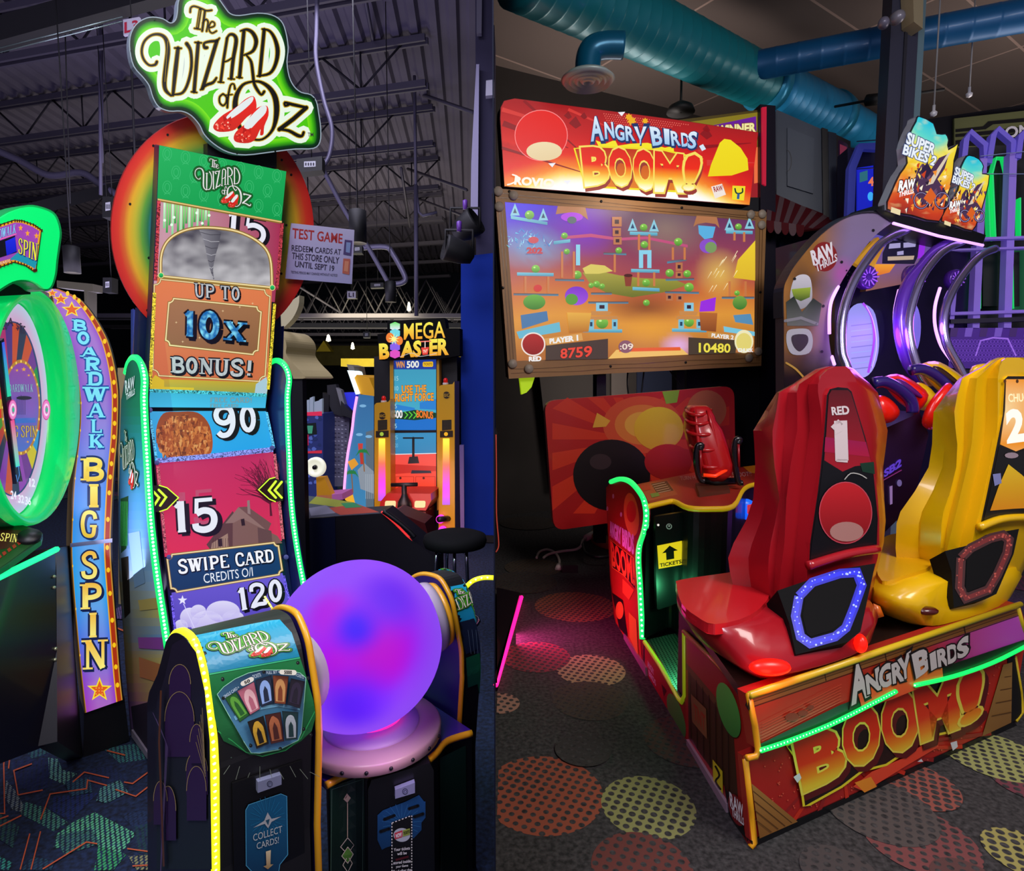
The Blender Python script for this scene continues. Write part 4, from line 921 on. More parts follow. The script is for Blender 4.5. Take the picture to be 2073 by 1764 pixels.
for k in range(14): x, y = 342 + (k * 47) % 175, 612 + (k * 31) % 85; s.poly(star(x, y, 3, .7, 4), '#e8c898', adv=False)
s.l += .0004
SILV = lambda x, y: mixc(lin('#8f949c'), lin('#d4d8dc'), nz(x * .15, y * 1.1, 1))
s.slabt('UP TO', [(390, 571), (485, 580), (485, 608), (391, 599)], SILV, '#101014', .1, (2.5, 3), shcol='#101014')
ELEC = lambda x, y: mixc(lin('#0e62a8'), lin('#8fe8ff'), max(0, 1.6 * abs(nz(x * .09, y * .09, 1, 3) - .5) * 2 - .1))
s.fine = 4
s.slabt('10', [(368, 624), (448, 632), (446, 686), (367, 678)], ELEC, '#08080c', .09, (6, 7), .26, shcol='#08080c')
s.slabt('X', [(450, 648), (498, 652), (495, 690), (449, 685)], ELEC, '#08080c', .09, (5, 6), .24, shcol='#08080c')
s.fine = 0
s.slabt('BONUS!', [(342, 720), (512, 727), (509, 760), (343, 751)], SILV, '#101014', .1, (3, 4), .24, shcol='#101014')
s.poly([(304, 764), (540, 772), (537, 799), (301, 791)], ('#c8a42c', '#8a9a4c')); s.poly([(302, 770), (312, 756), (330, 768), (330, 780), (390, 782), (390, 790), (301, 788)], '#d8b82a'); s.poly([(515, 775), (536, 760), (540, 778), (536, 796), (512, 796)], '#a9c4d4')
s.poly([(301, 788), (537, 796), (534, 823), (299, 821)], ('#3aa8cc', '#46b8e4'))
for q in ([(422, 802), (508, 802), (508, 812), (422, 811)], [(422, 814), (480, 815), (480, 822), (422, 821)]): s.slabt('FREE CARD!', q, '#7fa0a8', '#4c7c8c', .04)
s.mat = 'G'
for p, w, c in (([(319, 405), (316, 480), (312, 566)], 7, '#9a3038'), ([(567, 450), (562, 520), (556, 585)], 7, '#8a2c34'), ([(310, 590), (306, 680), (301, 780)], 7, '#b8a428'), ([(552, 612), (546, 700), (539, 785)], 6, '#b8a428'), ([(300, 787), (420, 791), (536, 797)], 7, '#3a94a0')):
    s.stroke(p, w, c, cap=False)
s.mat = 'L'
for x, y in ((323, 555), (547, 580)): s.poly(ell(x, y, 6, 6), '#e8d090'); s.poly(ell(x, y, 4.6, 4.6), ('#2ed070', '#0a7a34'))
s.build('screen_image', up)
# lower screen
lo = B().slab(PD, [(300, 831), (540, 832), (600, 1262), (352, 1312)], .07, NAVD, M('#10142c', .4)).build('lower_screen', T)
s = Sh(PD, .0015, mat='L')
s.poly([(301, 832), (538, 833), (552, 912), (314, 936)], ('#30a2da', '#1f9ae0'))
rr = random.Random(12)
# shaggy russet shrub on the card
s.poly(cr([(316, 870), (330, 838), (360, 834), (400, 836), (424, 862), (430, 905), (415, 924), (350, 926), (322, 908)], 4, True), ('#8a3c1c', '#a85228'))
for k in range(420):
    a_ = rr.uniform(0, 2 * PI); r_ = rr.random() ** .5; x = 371 + 56 * r_ * math.cos(a_); y = 885 + 46 * r_ * math.sin(a_)
    if y < 834 or y > 925: continue
    d = rr.uniform(3, 8); an = rr.uniform(1.1, 2.0); s.stroke([(x, y), (x + d * math.cos(an), min(928, y + d * 1.6))], [rr.uniform(4, 8), 1], rr.choice(['#8c3c1c', '#a8542a', '#c47038', '#6c2c18', '#b8622e', '#d08a50']), cap=False, adv=False); s.l += .000004
s.l += .0004
s.slabt('90', [(425, 824), (519, 820), (523, 872), (430, 888)], '#dfe2ee', '#0c0c12', .08, (7, 4), .24, shcol='#0c0c12')
s.poly([(314, 936), (552, 912), (570, 1095), (333, 1128)], ('#b8285e', '#d82c50'))
for k in range(60):   # bare tree
    rr2 = random.Random(k); x, y = 548, 1045; an = -PI / 2 + rr2.uniform(-.7, .25); p = [(x, y), (x - 2, y - 25)]
    for j in range(5): x2, y2 = p[-1]; an += rr2.uniform(-.45, .35); l = rr2.uniform(11, 22); p.append((x2 + l * math.cos(an), max(922, y2 + l * math.sin(an))))
    p = [q for q in p if 470 < q[0] < 566]
    if len(p) > 2: s.stroke(p, [5] + [max(.8, 3 - j * .6) for j in range(len(p) - 1)], '#5a1430', cap=False, adv=False); s.l += .000003
s.l += .0004
for q, c in (([(417, 1103), (470, 1035), (500, 1080), (498, 1110), (425, 1113)], '#5a3a3c'), ([(455, 1060), (482, 1027), (540, 1072), (536, 1082), (490, 1058)], '#8a6a66'), ([(482, 1027), (500, 1026), (548, 1060), (541, 1076)], '#6d4c4c'), ([(470, 1060), (488, 1050), (560, 1085), (570, 1100), (470, 1108)], '#7a5854'), ([(428, 1100), (460, 1080), (462, 1108), (426, 1112)], '#9a7a6c'), ([(520, 1068), (548, 1075), (550, 1100), (522, 1104)], '#604446'), ([(499, 1014), (504, 1013), (506, 1042), (500, 1040)], '#8c7474')): s.poly(q, c)
for k in range(7): s.stroke([(430 + k * 5, 1090), (430 + k * 5, 1110)], .8, '#4a2c2c', cap=False, adv=False)
for q in ([(440, 1092), (448, 1090), (449, 1106), (441, 1107)], [(486, 1052), (493, 1050), (495, 1064), (488, 1065)]): s.poly(q, '#2c1c24', adv=False)
s.l += .0004
s.slabt('15', [(350, 996), (438, 988), (442, 1060), (354, 1070)], '#b84a6a', None, bold=.24)
s.slabt('15', [(346, 1014), (440, 1006), (443, 1072), (350, 1080)], '#e4e6f0', '#100c14', .08, (8, 5), .26, shcol='#100c14')
s.poly([(346, 1200), (570, 1160), (592, 1262), (352, 1310)], ('#6a5ad0', '#4a3ca8'))
for cx, cy, rx, ry in ((383, 1250, 20, 20), (450, 1238, 34, 22), (418, 1262, 34, 26), (400, 1238, 16, 14), (470, 1250, 22, 14), (365, 1268, 14, 14)): s.poly(ell(cx, cy, rx, ry), ('#dcd8f4', '#b0a4e4'), adv=False)
s.l += .0004; s.poly(star(368, 1215, 10, 4), '#e8e6ff'); s.stroke([(370, 1222), (398, 1285)], 1.6, '#d8d4f8', cap=False)
s.slabt('120', [(475, 1190), (570, 1170), (574, 1214), (482, 1238)], '#e4e6f6', '#0c0c14', .08, (5, 4), .24, shcol='#0c0c14')
plaque([(336, 1124), (560, 1098), (570, 1162), (346, 1200)], ('#15406e', '#12355c'), 9, 5)
s.slabt('SWIPE CARD', [(355, 1134), (550, 1112), (553, 1137), (358, 1162)], '#f0f2f8', '#0a1424', .1, (1.5, 2), .24)
s.text('CREDITS O/I', [(409, 1162), (508, 1148), (510, 1166), (411, 1181)], '#e6ecf4', .0)
s.mat = 'G'
for p, w, c in (([(303, 850), (316, 936)], 5, '#4a9ac0'), ([(537, 836), (552, 908)], 5, '#4a9ac0'), ([(316, 934), (430, 924), (550, 911)], 10, '#6a70b8'), ([(318, 945), (334, 1120)], 6, '#a04a58'), ([(553, 920), (570, 1092)], 6, '#a04a58'), ([(345, 1205), (355, 1300)], 5, '#5a4ac0'), ([(571, 1165), (588, 1240)], 5, '#5a4ac0')): s.stroke(p, w, c, cap=False)
s.mat = 'L'
for x, y in ((302, 828 + 4), (316, 938), (548, 908), (576, 1128), (340, 1128)): s.poly(ell(x, y, 5, 5), ('#5a5aa0', '#2a2a60'), adv=False)
s.build('screen_image', lo)
B().slab(PU.off(.012), [(298, 822), (540, 823), (540, 834), (298, 833)], .03, BLK).build('crossbar', T)
for nm, body, arrows in (('left', [(304, 983), (320, 983), (338, 988), (362, 1008), (338, 1031), (322, 1037), (304, 1036)], [[(308, 993), (322, 1008), (311, 1025)], [(321, 992), (336, 1007), (324, 1024)], [(322, 983), (338, 988), (361, 1008), (338, 1031), (323, 1036)]]),
                         ('right', [(573, 976), (555, 967), (545, 969), (522, 992), (545, 1012), (556, 1017), (573, 1014)], [[(570, 976), (556, 993), (570, 1008)], [(558, 975), (544, 993), (558, 1008)], [(556, 967), (545, 970), (523, 992), (545, 1011), (557, 1016)]])):
    pa = PD.off(.035); ab = B().slab(pa, body, .03, M('#2c0a0a', .4)).build('arrow_light', T)
    s = Sh(pa, .002, mat='L2')
    for k, p in enumerate(arrows): s.stroke(p, 4.5 if k < 2 else 2, '#b8f030', cap=True)
    s.build('chevron', ab)
# rainbow disc
PR = PU.off(-.085)
dc = B().slab(PR, ell(430, 465, 205, 235, 72), .02, M('#b83028', .4), M('#8a2018', .4)).build('rainbow_disc', T)
s = Sh(PR, .0015, mat='P')
bands = [(1.0, '#d02420'), (.93, '#dc3a24'), (.88, '#dc6a28'), (.83, '#e8b028'), (.77, '#c8bc30'), (.70, '#64a83c'), (.64, '#2c8050'), (.57, '#3674b8'), (.5, '#3f7cd8'), (.0, '#3a60b8')]
for (ra, ca), (rb, cb) in zip(bands, bands[1:]):
    s.ring(ell(430, 465, 205 * ra, 235 * ra, 72), ell(430, 465, max(.01, 205 * rb), max(.01, 235 * rb), 72), ca, cb)
    s.l -= s.st
s.l += .001
for x, y in ((339, 273), (310, 295), (263, 413), (301, 522), (298, 628), (305, 692 - 50), (570, 324), (589, 354), (579, 456), (569, 554), (561, 648)): s.poly(ell(x, y, 2.6, 2.8, 10), '#141414', adv=False)
s.build('rainbow_print', dc)
B().slab(PR.off(-.03), [(300, 560), (565, 560), (575, 800), (290, 800)], .1, NAVD).build('disc_support', T)
# big lit sign
PS = Pl(PU.hit(450, 300) + PU.n * .05, V(PU.n) + V((0, 0, .12)))
zc = lambda q: [(200 + x * .2412, y * .2412) for x, y in q]
so = cr(zc([(655, 100), (640, 165), (600, 190), (540, 155), (450, 140), (370, 160), (300, 215), (258, 310), (257, 430), (290, 560), (370, 655), (420, 725), (450, 820), (500, 900), (590, 937), (690, 937), (770, 972), (840, 1050), (880, 1130), (960, 1210), (1080, 1280), (1230, 1305), (1450, 1280), (1650, 1255), (1800, 1250), (1858, 1195), (1865, 1080), (1848, 950), (1828, 850), (1780, 792), (1700, 772), (1640, 722), (1600, 640), (1582, 520), (1592, 400), (1570, 260), (1530, 172), (1450, 122), (1330, 107), (1180, 127), (1105, 112), (1060, 60), (1010, -10), (950, -70), (860, -95), (760, -85), (690, -40), (662, 20)]), 3, True)
sg = B().slab(PS, so, .04, M('#10240c', .4), M('#9aa8b4', .3, .5)).build('marquee_sign', T)
s = Sh(PS, .0015, mat='L')
e0 = so; e1 = inset(so, 2.2); e2 = inset(so, 9); e3 = inset(so, 17); e4 = inset(so, 30)
s.ring(e0, e1, '#9fb0b8', '#8090a0'); s.ring(e1, e2, '#06140c', '#0a3a14'); s.ring(e2, e3, '#0a4a14', '#3fb00c'); s.l -= 2 * s.st; s.poly(inset(so, 14), '#4cc410'); s.ring(e3, inset(so, 26), '#44b80e', '#7ae018')
lm = lambda x, y: (200 + x * .2412, y * .2412)
for cx, cy, rx, ry in ((1660, 700, 80, 60), (800, 900, 60, 50), (1720, 960, 60, 60), (900, 1000, 50, 60), (1000, 1180, 70, 40)):
    x, y = lm(cx, cy)
s.map = lm
s.poly([(640, 420), (800, 330), (1000, 330), (1200, 240), (1380, 240), (1440, 560), (1380, 700), (1300, 700), (1160, 760), (900, 740), (720, 790), (560, 760)], '#c6d2cc'); s.map = None
old = s.l
logo(s, lm, '#14110e', '#c8a41c', ('#e6f2e0'), 92, 7, tm=True)
s.map = lm
for k, g in (([(845, 90), (822, 235)], 4), ([(575, 345), (550, 690)], 3)): s.stroke(k, g, '#c8a41c', cap=False)
s.map = None
for x, y in ((470, 168), (1800, 832), (268, 430), (1475, 1272), (1155, 1290), (520, 880)): X, Y = lm(x, y); s.poly(ell(X, Y, 2, 2, 8), '#081008', adv=False)
s.build('sign_face', sg)
B().slab(PS.off(-.08), [(420, 290), (560, 300), (560, 340), (420, 330)], .05, BLK).build('sign_bracket', T)
lamp('sign_glow', 'AREA', PS.hit(480, 200) + PS.n * .25, 5, (.6, 1, .4), .4, PS.n.to_track_quat('-Z', 'Y').to_euler())
# paper notice
PN = Pl(PR.hit(600, 500) + PR.n * .03, PR.n + V((.05, 0, 0))); q = [(590, 452), (717, 466), (712, 575), (578, 564)]
t = thing('paper_notice', 'white paper notice with red heading fixed to the right rim of the rainbow disc', 'notice', PN.hit(645, 570))
nb = B().slab(PN, q, .006, M('#c2b8d8', .7)).build('sheet', t); s = Sh(PN, .002, mat='PM')
s.poly(q, ('#cabfe0', '#aaa0cc')); s.text('TEST GAME', [(592, 462), (693, 474), (692, 493), (591, 482)], '#b83c3c', .02)
s.text('REDEEM CARDS AT', [(590, 496), (690, 505), (689, 516), (590, 508)], '#40384c', .015); s.text('THIS STORE ONLY', [(591, 511), (686, 521), (685, 534), (590, 524)], '#40384c', .015); s.text('UNTIL SEPT 19', [(597, 528), (676, 538), (675, 549), (596, 540)], '#40384c', .015)
s.text('TESTING PERIOD MAY CHANGE WITHOUT NOTICE', [(588, 548), (682, 555), (682, 560), (588, 553)], '#5a5268', .01)
for q2, c in (([(697, 485), (712, 487), (710, 518), (694, 515)], '#5a4a78'), ([(694, 523), (708, 524), (706, 556), (692, 553)], '#c46a5a')): s.poly(q2, c)
s.poly([(700, 490), (709, 491), (707, 512), (699, 510)], '#8a9ac8'); s.poly([(697, 528), (705, 529), (703, 550), (695, 548)], '#dc8c70'); s.build('print', nb)
# ---------------------------------------------------------------- the console in front
KS = .80; KC = .70     # the bay and, further forward, the console
c0 = at(441, 1500, 1.55 * KC); c0.z = 0; cf = Fr(c0, UL, VL); CS = cf.side(0)
WS = .274 * KC; WB = .797 * KS; WE = .885 * KS
arch = cr([(351, 1296), (362, 1281), (377, 1279), (396, 1294), (408, 1325), (417, 1359), (423, 1399), (430, 1451), (436, 1498), (439, 1559)], 4)[:-1] + [(439.5, 1559), (441, 1764)]
AP = [CS.hit(*p) for p in arch]; ft = AP[-1].copy(); ft.z = 0; AP.append(ft)
rear = [CS.hit(*p) for p in [(312, 1764), (312, 1420), (316, 1398), (333, 1362), (341, 1335)]]; r0 = rear[0].copy(); r0.z = 0
prof = AP + [r0] + rear
sp = B().prism(prof, -UL * .014, M('#14101c', .35, coat=.3)).build('console_side_panel', T)
s = Sh(Pl(CS.p - UL * .014, CS.n), .0012, mat='P')
s.poly([(318, 1760), (318, 1425), (335, 1370), (350, 1305), (375, 1290), (398, 1320), (416, 1400), (426, 1500), (430, 1760)], ('#1a1026', '#14201c'))
for (cx, cy, rx, ry) in ((366, 1385, 22, 40), (366, 1460, 30, 60), (402, 1560, 22, 40), (402, 1600, 20, 50), (345, 1640, 16, 50), (330, 1620, 14, 40), (405, 1500, 14, 36)):
    s.poly(ell(cx, cy, rx, ry, 20, a0=180, a1=360) + [(cx + rx, cy + ry * 1.2), (cx - rx, cy + ry * 1.2)], '#2e1440'); e = ell(cx, cy, rx, ry, 20, a0=180, a1=360); s.stroke(e, 1.2, '#a8905a', cap=False)
for k in range(6): s.stroke([(404 + k * 3, 1500 - k * 14), (424, 1570 - k * 6)], 1, '#9a8454', cap=False)
for k in range(3): s.stroke([(318 + k * 7, 1440 + k * 12), (345 + k * 2, 1500 + k * 5), (333 + k, 1760)], 1, '#57456a', cap=False)
s.stroke([(336, 1395), (332, 1500), (341, 1750)], 4, '#5c3216', cap=False)
s.build('side_graphics', sp)
B().prism([p + UL * .002 for p in prof], UL * (WS - .012), M('#07070b', .5)).build('console_body', T)
led([p - UL * .004 for p in AP[:-1]], .0085, '#e8e820', T, dot='#ffffb0', gap=.014, emit=1.15, demit=1.7)
# yellow edged panel between console and ball bay
YEL = M('#d89a12', .4, coat=.3)
cb0 = at(441, 1500, 1.55 * KS); cb0.z = 0; cf2 = Fr(cb0, UL, VL); SB2 = cf2.side(0)
AP2 = [SB2.hit(*p) for p in arch]; ft2 = AP2[-1].copy(); ft2.z = 0; AP2.append(ft2)
rear2 = [SB2.hit(*p) for p in [(312, 1764), (312, 1420), (316, 1398), (333, 1362), (341, 1335)]]; r02 = rear2[0].copy(); r02.z = 0
prof2 = AP2 + [r02] + rear2; WS2 = .274 * KS
for uu, PR_, AR_ in ((WS, prof, AP), (WB, prof2, AP2)):
    pf = [p + UL * uu for p in PR_]
    B().prism(pf, UL * .012, M('#221450', .4, coat=.2)).build('bay_side_panel', T)
    B().tube([p + UL * (uu + .006) for p in AR_], .0075, YEL, 8).build('edge_molding', T)
# second station, cut by the dividing wall
B().prism([p + UL * (WB + .014) for p in prof2], UL * (WE - WB - .014), M('#07070b', .5)).build('console_body', T)
# decals on the curved consoles
def console_host(u0, u1, AP=AP):
    vs = [p + UL * u0 for p in AP] + [p + UL * u1 for p in AP]; n = len(AP); return Bv(vs, [(i, i + 1, n + i + 1, n + i) for i in range(n - 1)])
HST = console_host(.0, WS)
s = Sh(HST, .002, .0005, 'P', fine=12)
s.poly([(388, 1290), (545, 1258), (566, 1256), (590, 1282), (604, 1324), (606, 1330), (421, 1364), (408, 1328)], ('#1a9ab8', '#0e7a9c'))
s.poly([(421, 1364), (606, 1330), (620, 1372), (634, 1420), (638, 1450), (630, 1480), (608, 1500), (577, 1518), (545, 1527), (505, 1528), (478, 1512), (452, 1500), (440, 1478), (428, 1430)], ('#13753a', '#0c5426'))
s.fine = 0
s.stroke([(440, 1480), (470, 1500), (497, 1522), (530, 1530), (577, 1518), (608, 1494), (636, 1440)], 2, '#2aa050', cap=False)
s.stroke([(423, 1366), (606, 1332)], 2, '#3ac080', cap=False)
logo(s, aff3([(358, 430), (1742, 905), (850, 60)], [(422, 1313), (580, 1305), (459, 1285)]), '#e8e4c8', '#14140c', '#4aa820', 74, 14, '#12200c', 100)
fan = [(437, 1405), (450, 1390), (473, 1374), (500, 1362), (528, 1356), (577, 1356), (604, 1362), (616, 1372), (612, 1420), (606, 1480), (600, 1496), (562, 1513), (522, 1522), (505, 1520), (492, 1500), (462, 1450)]
s.fine = 14; s.poly(fan, ('#16344e', '#4f8fb0')); s.fine = 0; s.stroke(fan + [fan[0]], 1.2, '#9adcb8', cap=False)
s.poly([(470, 1450), (500, 1432), (560, 1424), (604, 1430), (603, 1436), (560, 1430), (502, 1440), (474, 1458)], '#6aa6c0')
cards = [([(452, 1412), (474, 1400), (502, 1446), (482, 1460)], '#1f5a20', '#5aa034'), ([(476, 1398), (510, 1379), (522, 1434), (502, 1446)], '#b06070', '#e0b0b0'), ([(512, 1376), (544, 1366), (548, 1420), (524, 1430)], '#1a2438', '#8aa8d8'), ([(546, 1366), (578, 1368), (572, 1424), (550, 1422)], '#7a3a1c', '#c08a50'), ([(582, 1372), (610, 1378), (600, 1430), (575, 1424)], '#1a1420', '#3a2c44'),
         ([(494, 1458), (526, 1446), (536, 1496), (512, 1506)], '#1c1408', '#c89c2c'), ([(528, 1444), (560, 1438), (566, 1490), (540, 1496)], '#4a2018', '#a8603a'), ([(562, 1436), (594, 1436), (592, 1486), (568, 1488)], '#1c3838', '#a8b0b4')]
for q, c1, c2 in cards:
    s.poly(q, c1); hf = homog(q)
    e = [hf(.5 + .38 * math.cos(a_ / 10 * PI), .42 - .34 * math.sin(a_ / 10 * PI)) for a_ in range(11)] + [hf(.12, .9), hf(.88, .9)]
    s.poly(e, c2 if c1 != '#1a1420' else '#2a2034'); s.poly([hf(.3, .85), hf(.35, .4), hf(.5, .25), hf(.65, .4), hf(.7, .85)], c1); s.stroke([q[0], q[1], q[2], q[3], q[0]], .7, '#0c0c10', cap=False)
for tx, q, c in (('SINGLE CARD =', [(444, 1406), (474, 1386), (477, 1391), (447, 1411)], '#c8d8dc'), ('TICKETS', [(502, 1365), (518, 1360), (520, 1367), (504, 1372)], '#c8d8dc'), ('FULL SET =', [(530, 1357), (556, 1355), (556, 1361), (531, 1363)], '#c8d8dc'), ('TICKETS', [(587, 1360), (605, 1366), (604, 1372), (587, 1366)], '#c8d8dc')): s.text(tx, q, c, 0)
for q, tx in (([(482, 1379), (499, 1370), (501, 1376), (484, 1384)], '50'), ([(560, 1355), (585, 1356), (585, 1363), (560, 1362)], '5000')):
    s.stroke([((q[0][0] + q[3][0]) / 2, (q[0][1] + q[3][1]) / 2), ((q[1][0] + q[2][0]) / 2, (q[1][1] + q[2][1]) / 2)], 10, '#e0dcc8'); hf = homog(q); s.text(tx, [hf(.2, 0), hf(.8, 0), hf(.8, 1), hf(.2, 1)], '#1c1c1c', .03)
for x, y in ((443, 1410), (524, 1358), (612, 1370), (497, 1496), (603, 1464), (556, 1502), (442, 1373), (592, 1340), (459, 1520), (617, 1475)): s.poly(ell(x, y, 3.6, 3.8, 12), '#0a0a0a', adv=False); s.poly(ell(x - .8, y - .8, 1.2, 1.2, 6), '#5a7a6a', adv=False)
s.l += .0005
for k in range(9): x = 455 + k * 20; s.stroke([(x, 1540 + 6 * ((k % 3) - 1)), (x + (k - 3) * 4, 1556 + 4 * (k % 2))], 1, '#7f8a78', cap=False, adv=False)
s.build('console_graphics', T)
# door, lock handle and card sign (flat front)
FC = cf.front(0)
FC = Pl((AP[-3] + AP[-2]) / 2, (AP[-2] - AP[-3]).cross(UL))
FC = pl3(AP[-3], AP[-2], AP[-3] + UL)
dr = B().slab(FC.off(.005), [(470, 1587), (612, 1540), (618, 1764), (474, 1790)], .004, M('#050507', .35)).build('access_door', T)
def lockhandle(pl, q, parent):
    h = B().slab(pl.off(.016), q, .014, M('#8d93b0', .35, .3)).build('lock_handle', parent)
    s = Sh(pl.off(.016), .001); cx = sum(p[0] for p in q) / 4; cy = sum(p[1] for p in q) / 4; s.poly(ell(cx, cy, 5.5, 6), '#2a2c44'); e = ell(cx, cy, 3.6, 4); s.stroke(e + [e[0]], 1, '#8890b0', cap=False); s.poly([(cx - 1.4, cy - 2), (cx + 1.4, cy - 2), (cx + 1, cy + 2.5), (cx - 1, cy + 2.5)], '#8890b0'); s.build('lock', h)
    return h
lockhandle(FC, [(522, 1584), (570, 1569), (570, 1589), (522, 1606)], dr)
s = Sh(FC.off(.006), .001, .0004, 'P')
q = [(497, 1640), (503, 1629), (568, 1607), (580, 1612), (582, 1730), (566, 1750), (560, 1790), (520, 1800), (515, 1770), (498, 1752)]
s.poly(q, ('#0d5a80', '#0a2c4c')); s.stroke(q + [q[0]], 1.4, '#4aa0c4', cap=False)
for k in range(22): a_ = k / 22 * 2 * PI; s.stroke([(541 + 16 * math.cos(a_), 1658 + 18 * math.sin(a_)), (541 + 36 * math.cos(a_), 1658 + min(70, 46) * math.sin(a_))], .8, '#1d7aa4', cap=False, adv=False)
s.l += .0004; s.poly([(512, 1675), (534, 1661), (541, 1644), (549, 1657), (569, 1652), (549, 1663), (542, 1676), (535, 1667)], '#a8acac'); s.poly([(537, 1660), (545, 1657), (542, 1670)], '#1c4a60')
s.text('COLLECT', [(511, 1688), (570, 1670), (570, 1684), (512, 1702)], '#b8c0bc', 0); s.text('CARDS!', [(518, 1705), (563, 1692), (563, 1705), (519, 1718)], '#b8c0bc', 0)
s.poly([(537, 1722), (547, 1719), (546, 1748), (552, 1748), (541, 1758), (532, 1752), (538, 1750)], ('#d8c8a0', '#9c7c4c')); s.build('door_sticker', dr)
# crystal ball and its plinth
bc = at(727, 1303, 1.95 * KS); br = 169 / F * 1.99 * KS
def ballmat():
    m = bpy.data.materials.new('glowing_ball'); m.use_nodes = True; nt = m.node_tree; b = nt.nodes['Principled BSDF']; L = nt.links.new
    g = nt.nodes.new('ShaderNodeNewGeometry')
    def blob(px, py, r, col, prev):
        c = bc + (EYE + ray(px, py) * 1 - EYE).normalized() * 0; d = ray(px, py).normalized(); oc = EYE - bc; bb = oc.dot(d); t = -bb - math.sqrt(max(0, bb * bb - oc.length_squared + br * br)); c = EYE + d * t
        vd = nt.nodes.new('ShaderNodeVectorMath'); vd.operation = 'DISTANCE'; vd.inputs[1].default_value = c; L(g.outputs['Position'], vd.inputs[0])
        mr = nt.nodes.new('ShaderNodeMapRange'); mr.interpolation_type = 'SMOOTHERSTEP'; mr.inputs['From Min'].default_value = 0; mr.inputs['From Max'].default_value = r; mr.inputs['To Min'].default_value = 1; mr.inputs['To Max'].default_value = 0; L(vd.outputs['Value'], mr.inputs[0])
        mx = nt.nodes.new('ShaderNodeMix'); mx.data_type = 'RGBA'; L(mr.outputs[0], mx.inputs[0]); mx.inputs[7].default_value = lin(col) + (1,)
        if isinstance(prev, tuple): mx.inputs[6].default_value = prev
        else: L(prev, mx.inputs[6])
        return mx.outputs[2]
    p = lin('#8f4af8') + (1,)
    p = blob(775, 1300, 0.270 * KS, '#9a08f4', p); p = blob(690, 1330, 0.230 * KS, '#a810ee', p); p = blob(780, 1315, 0.155 * KS, '#b808d8', p); p = blob(760, 1345, 0.135 * KS, '#bc08d0', p); p = blob(665, 1240, 0.121 * KS, '#b010e4', p); p = blob(690, 1350, 0.095 * KS, '#b80ce0', p)
    p = blob(722, 1272, 0.108 * KS, '#3a1cfa', p); p = blob(720, 1430, 0.176 * KS, '#5a20fa', p); p = blob(790, 1210, 0.162 * KS, '#6a2cf4', p)
    L(p, b.inputs['Emission Color']); b.inputs['Emission Strength'].default_value = .92; b.inputs['Base Color'].default_value = (.02, .004, .05, 1); b.inputs['Roughness'].default_value = .7; b.inputs['Coat Weight'].default_value = 0; b.inputs['Specular IOR Level'].default_value = .15; b.inputs['Coat Roughness'].default_value = .25
    return m
b = B(); pf = [(max(.001, br * math.sin(PI * k / 40)), br * math.cos(PI * k / 40)) for k in range(41)]; b.lathe(bc, (0, 0, -1), [(r, -h) for r, h in pf], ballmat(), 72)
ball = b.build('crystal_ball', T)
GY = M('#8f879a', .5)
for sg in (-1, 1):
    ax_ = V((-.50, -.84, .03)).normalized() if sg < 0 else V((.82, .5, .14)).normalized()
    cc = bc + ax_ * (br * .9)
    r0_ = .122 * KS
    b = B(); b.lathe(cc, ax_, [(.08, -.03), (r0_, -.02), (r0_, .012), (r0_ * .97, .024), (.08, .026)], M('#a69ba6', .45), 40); b.build('ball_collar', ball)
    b = B(); b.lathe(cc, ax_, [(.07, .022), (.086, .026), (.09, .034), (.088, .042), (.07, .044)], YEL, 40); b.build('yellow_ring', ball)
pc = V((bc.x + .028, bc.y, 0)); hz = bc.z - br
B().lathe(pc, Z, [(.128, hz - .01), (.124, hz + .004), (.08, hz + .008), (.001, hz + .008)], M('#b49ab8', .45), 48).build('plinth_step', T)
B().lathe(pc, Z, [(.178, hz - .037), (.183, hz - .033), (.183, hz - .010), (.178, hz - .005), (.13, hz - .002), (.001, hz - .002)], M('#b08f8c', .4, coat=.2), 56).build('plinth', T)
for k in range(10):
    b = B(); a_ = PI * (1.05 + k * .1); p = pc + V((.183 * math.cos(a_), .183 * math.sin(a_), hz - .022)); b.lathe(p, V((math.cos(a_), math.sin(a_), 0)), [(.005, 0), (.0045, .003), (.001, .004)], BLK, 8); b.build('bolt', T)
ringled = [pc + V((br * .36 * math.cos(a_ / 30 * 2 * PI), br * .36 * math.sin(a_ / 30 * 2 * PI), hz + .022)) for a_ in range(30)]
B().tube(ringled, .006, M('#e0208a', .4, emit=1.5), 6, closed=True).build('base_light', T)
lamp('ball_glow', 'POINT', bc + V((.05, .10, br + .10)), .8, (.55, .12, 1), .08)
lamp('ball_glow', 'POINT', bc + V((.14, -.26, -.10)), .9, (.7, .1, 1), .06)
# bay counter and front
hc = 1.45 - 1.188 * KS; ctr = cr([(660, 1584), (703, 1562), (745, 1561), (790, 1560), (846, 1546), (880, 1522), (905, 1495), (955, 1479)], 4)
cp = [fl(x, y, hc) for x, y in ctr]; back = [cf2.pt(WB, .36, hc), cf2.pt(WS2 + .002, .36, hc)]
B().prism(cp + back, V((0, 0, -.02)), M('#3a1c7c', .35, coat=.3)).build('bay_counter', T)
b = B(); n = len(cp); lowp = [V((p.x, p.y, 0)) for p in cp]; b.add([V((p.x, p.y, hc - .02)) for p in cp] + lowp, [(i, i + 1, n + i + 1, n + i) for i in range(n - 1)], M('#06080a', .35, coat=.2))
bf = b.build('bay_front', T)
B().tube([p + V((0, 0, -.008)) for p in cp], .0095, YEL, 8).build('edge_molding', T)
HB = Bv([V((p.x, p.y, hc)) for p in cp] + lowp, [(i, i + 1, n + i + 1, n + i) for i in range(n - 1)])
s = Sh(HB, .003, .0005, 'P', fine=25)
s.poly([(666, 1594), (738, 1568), (741, 1764), (668, 1790)], ('#0b2a1e', '#06140e')); s.fine = 0
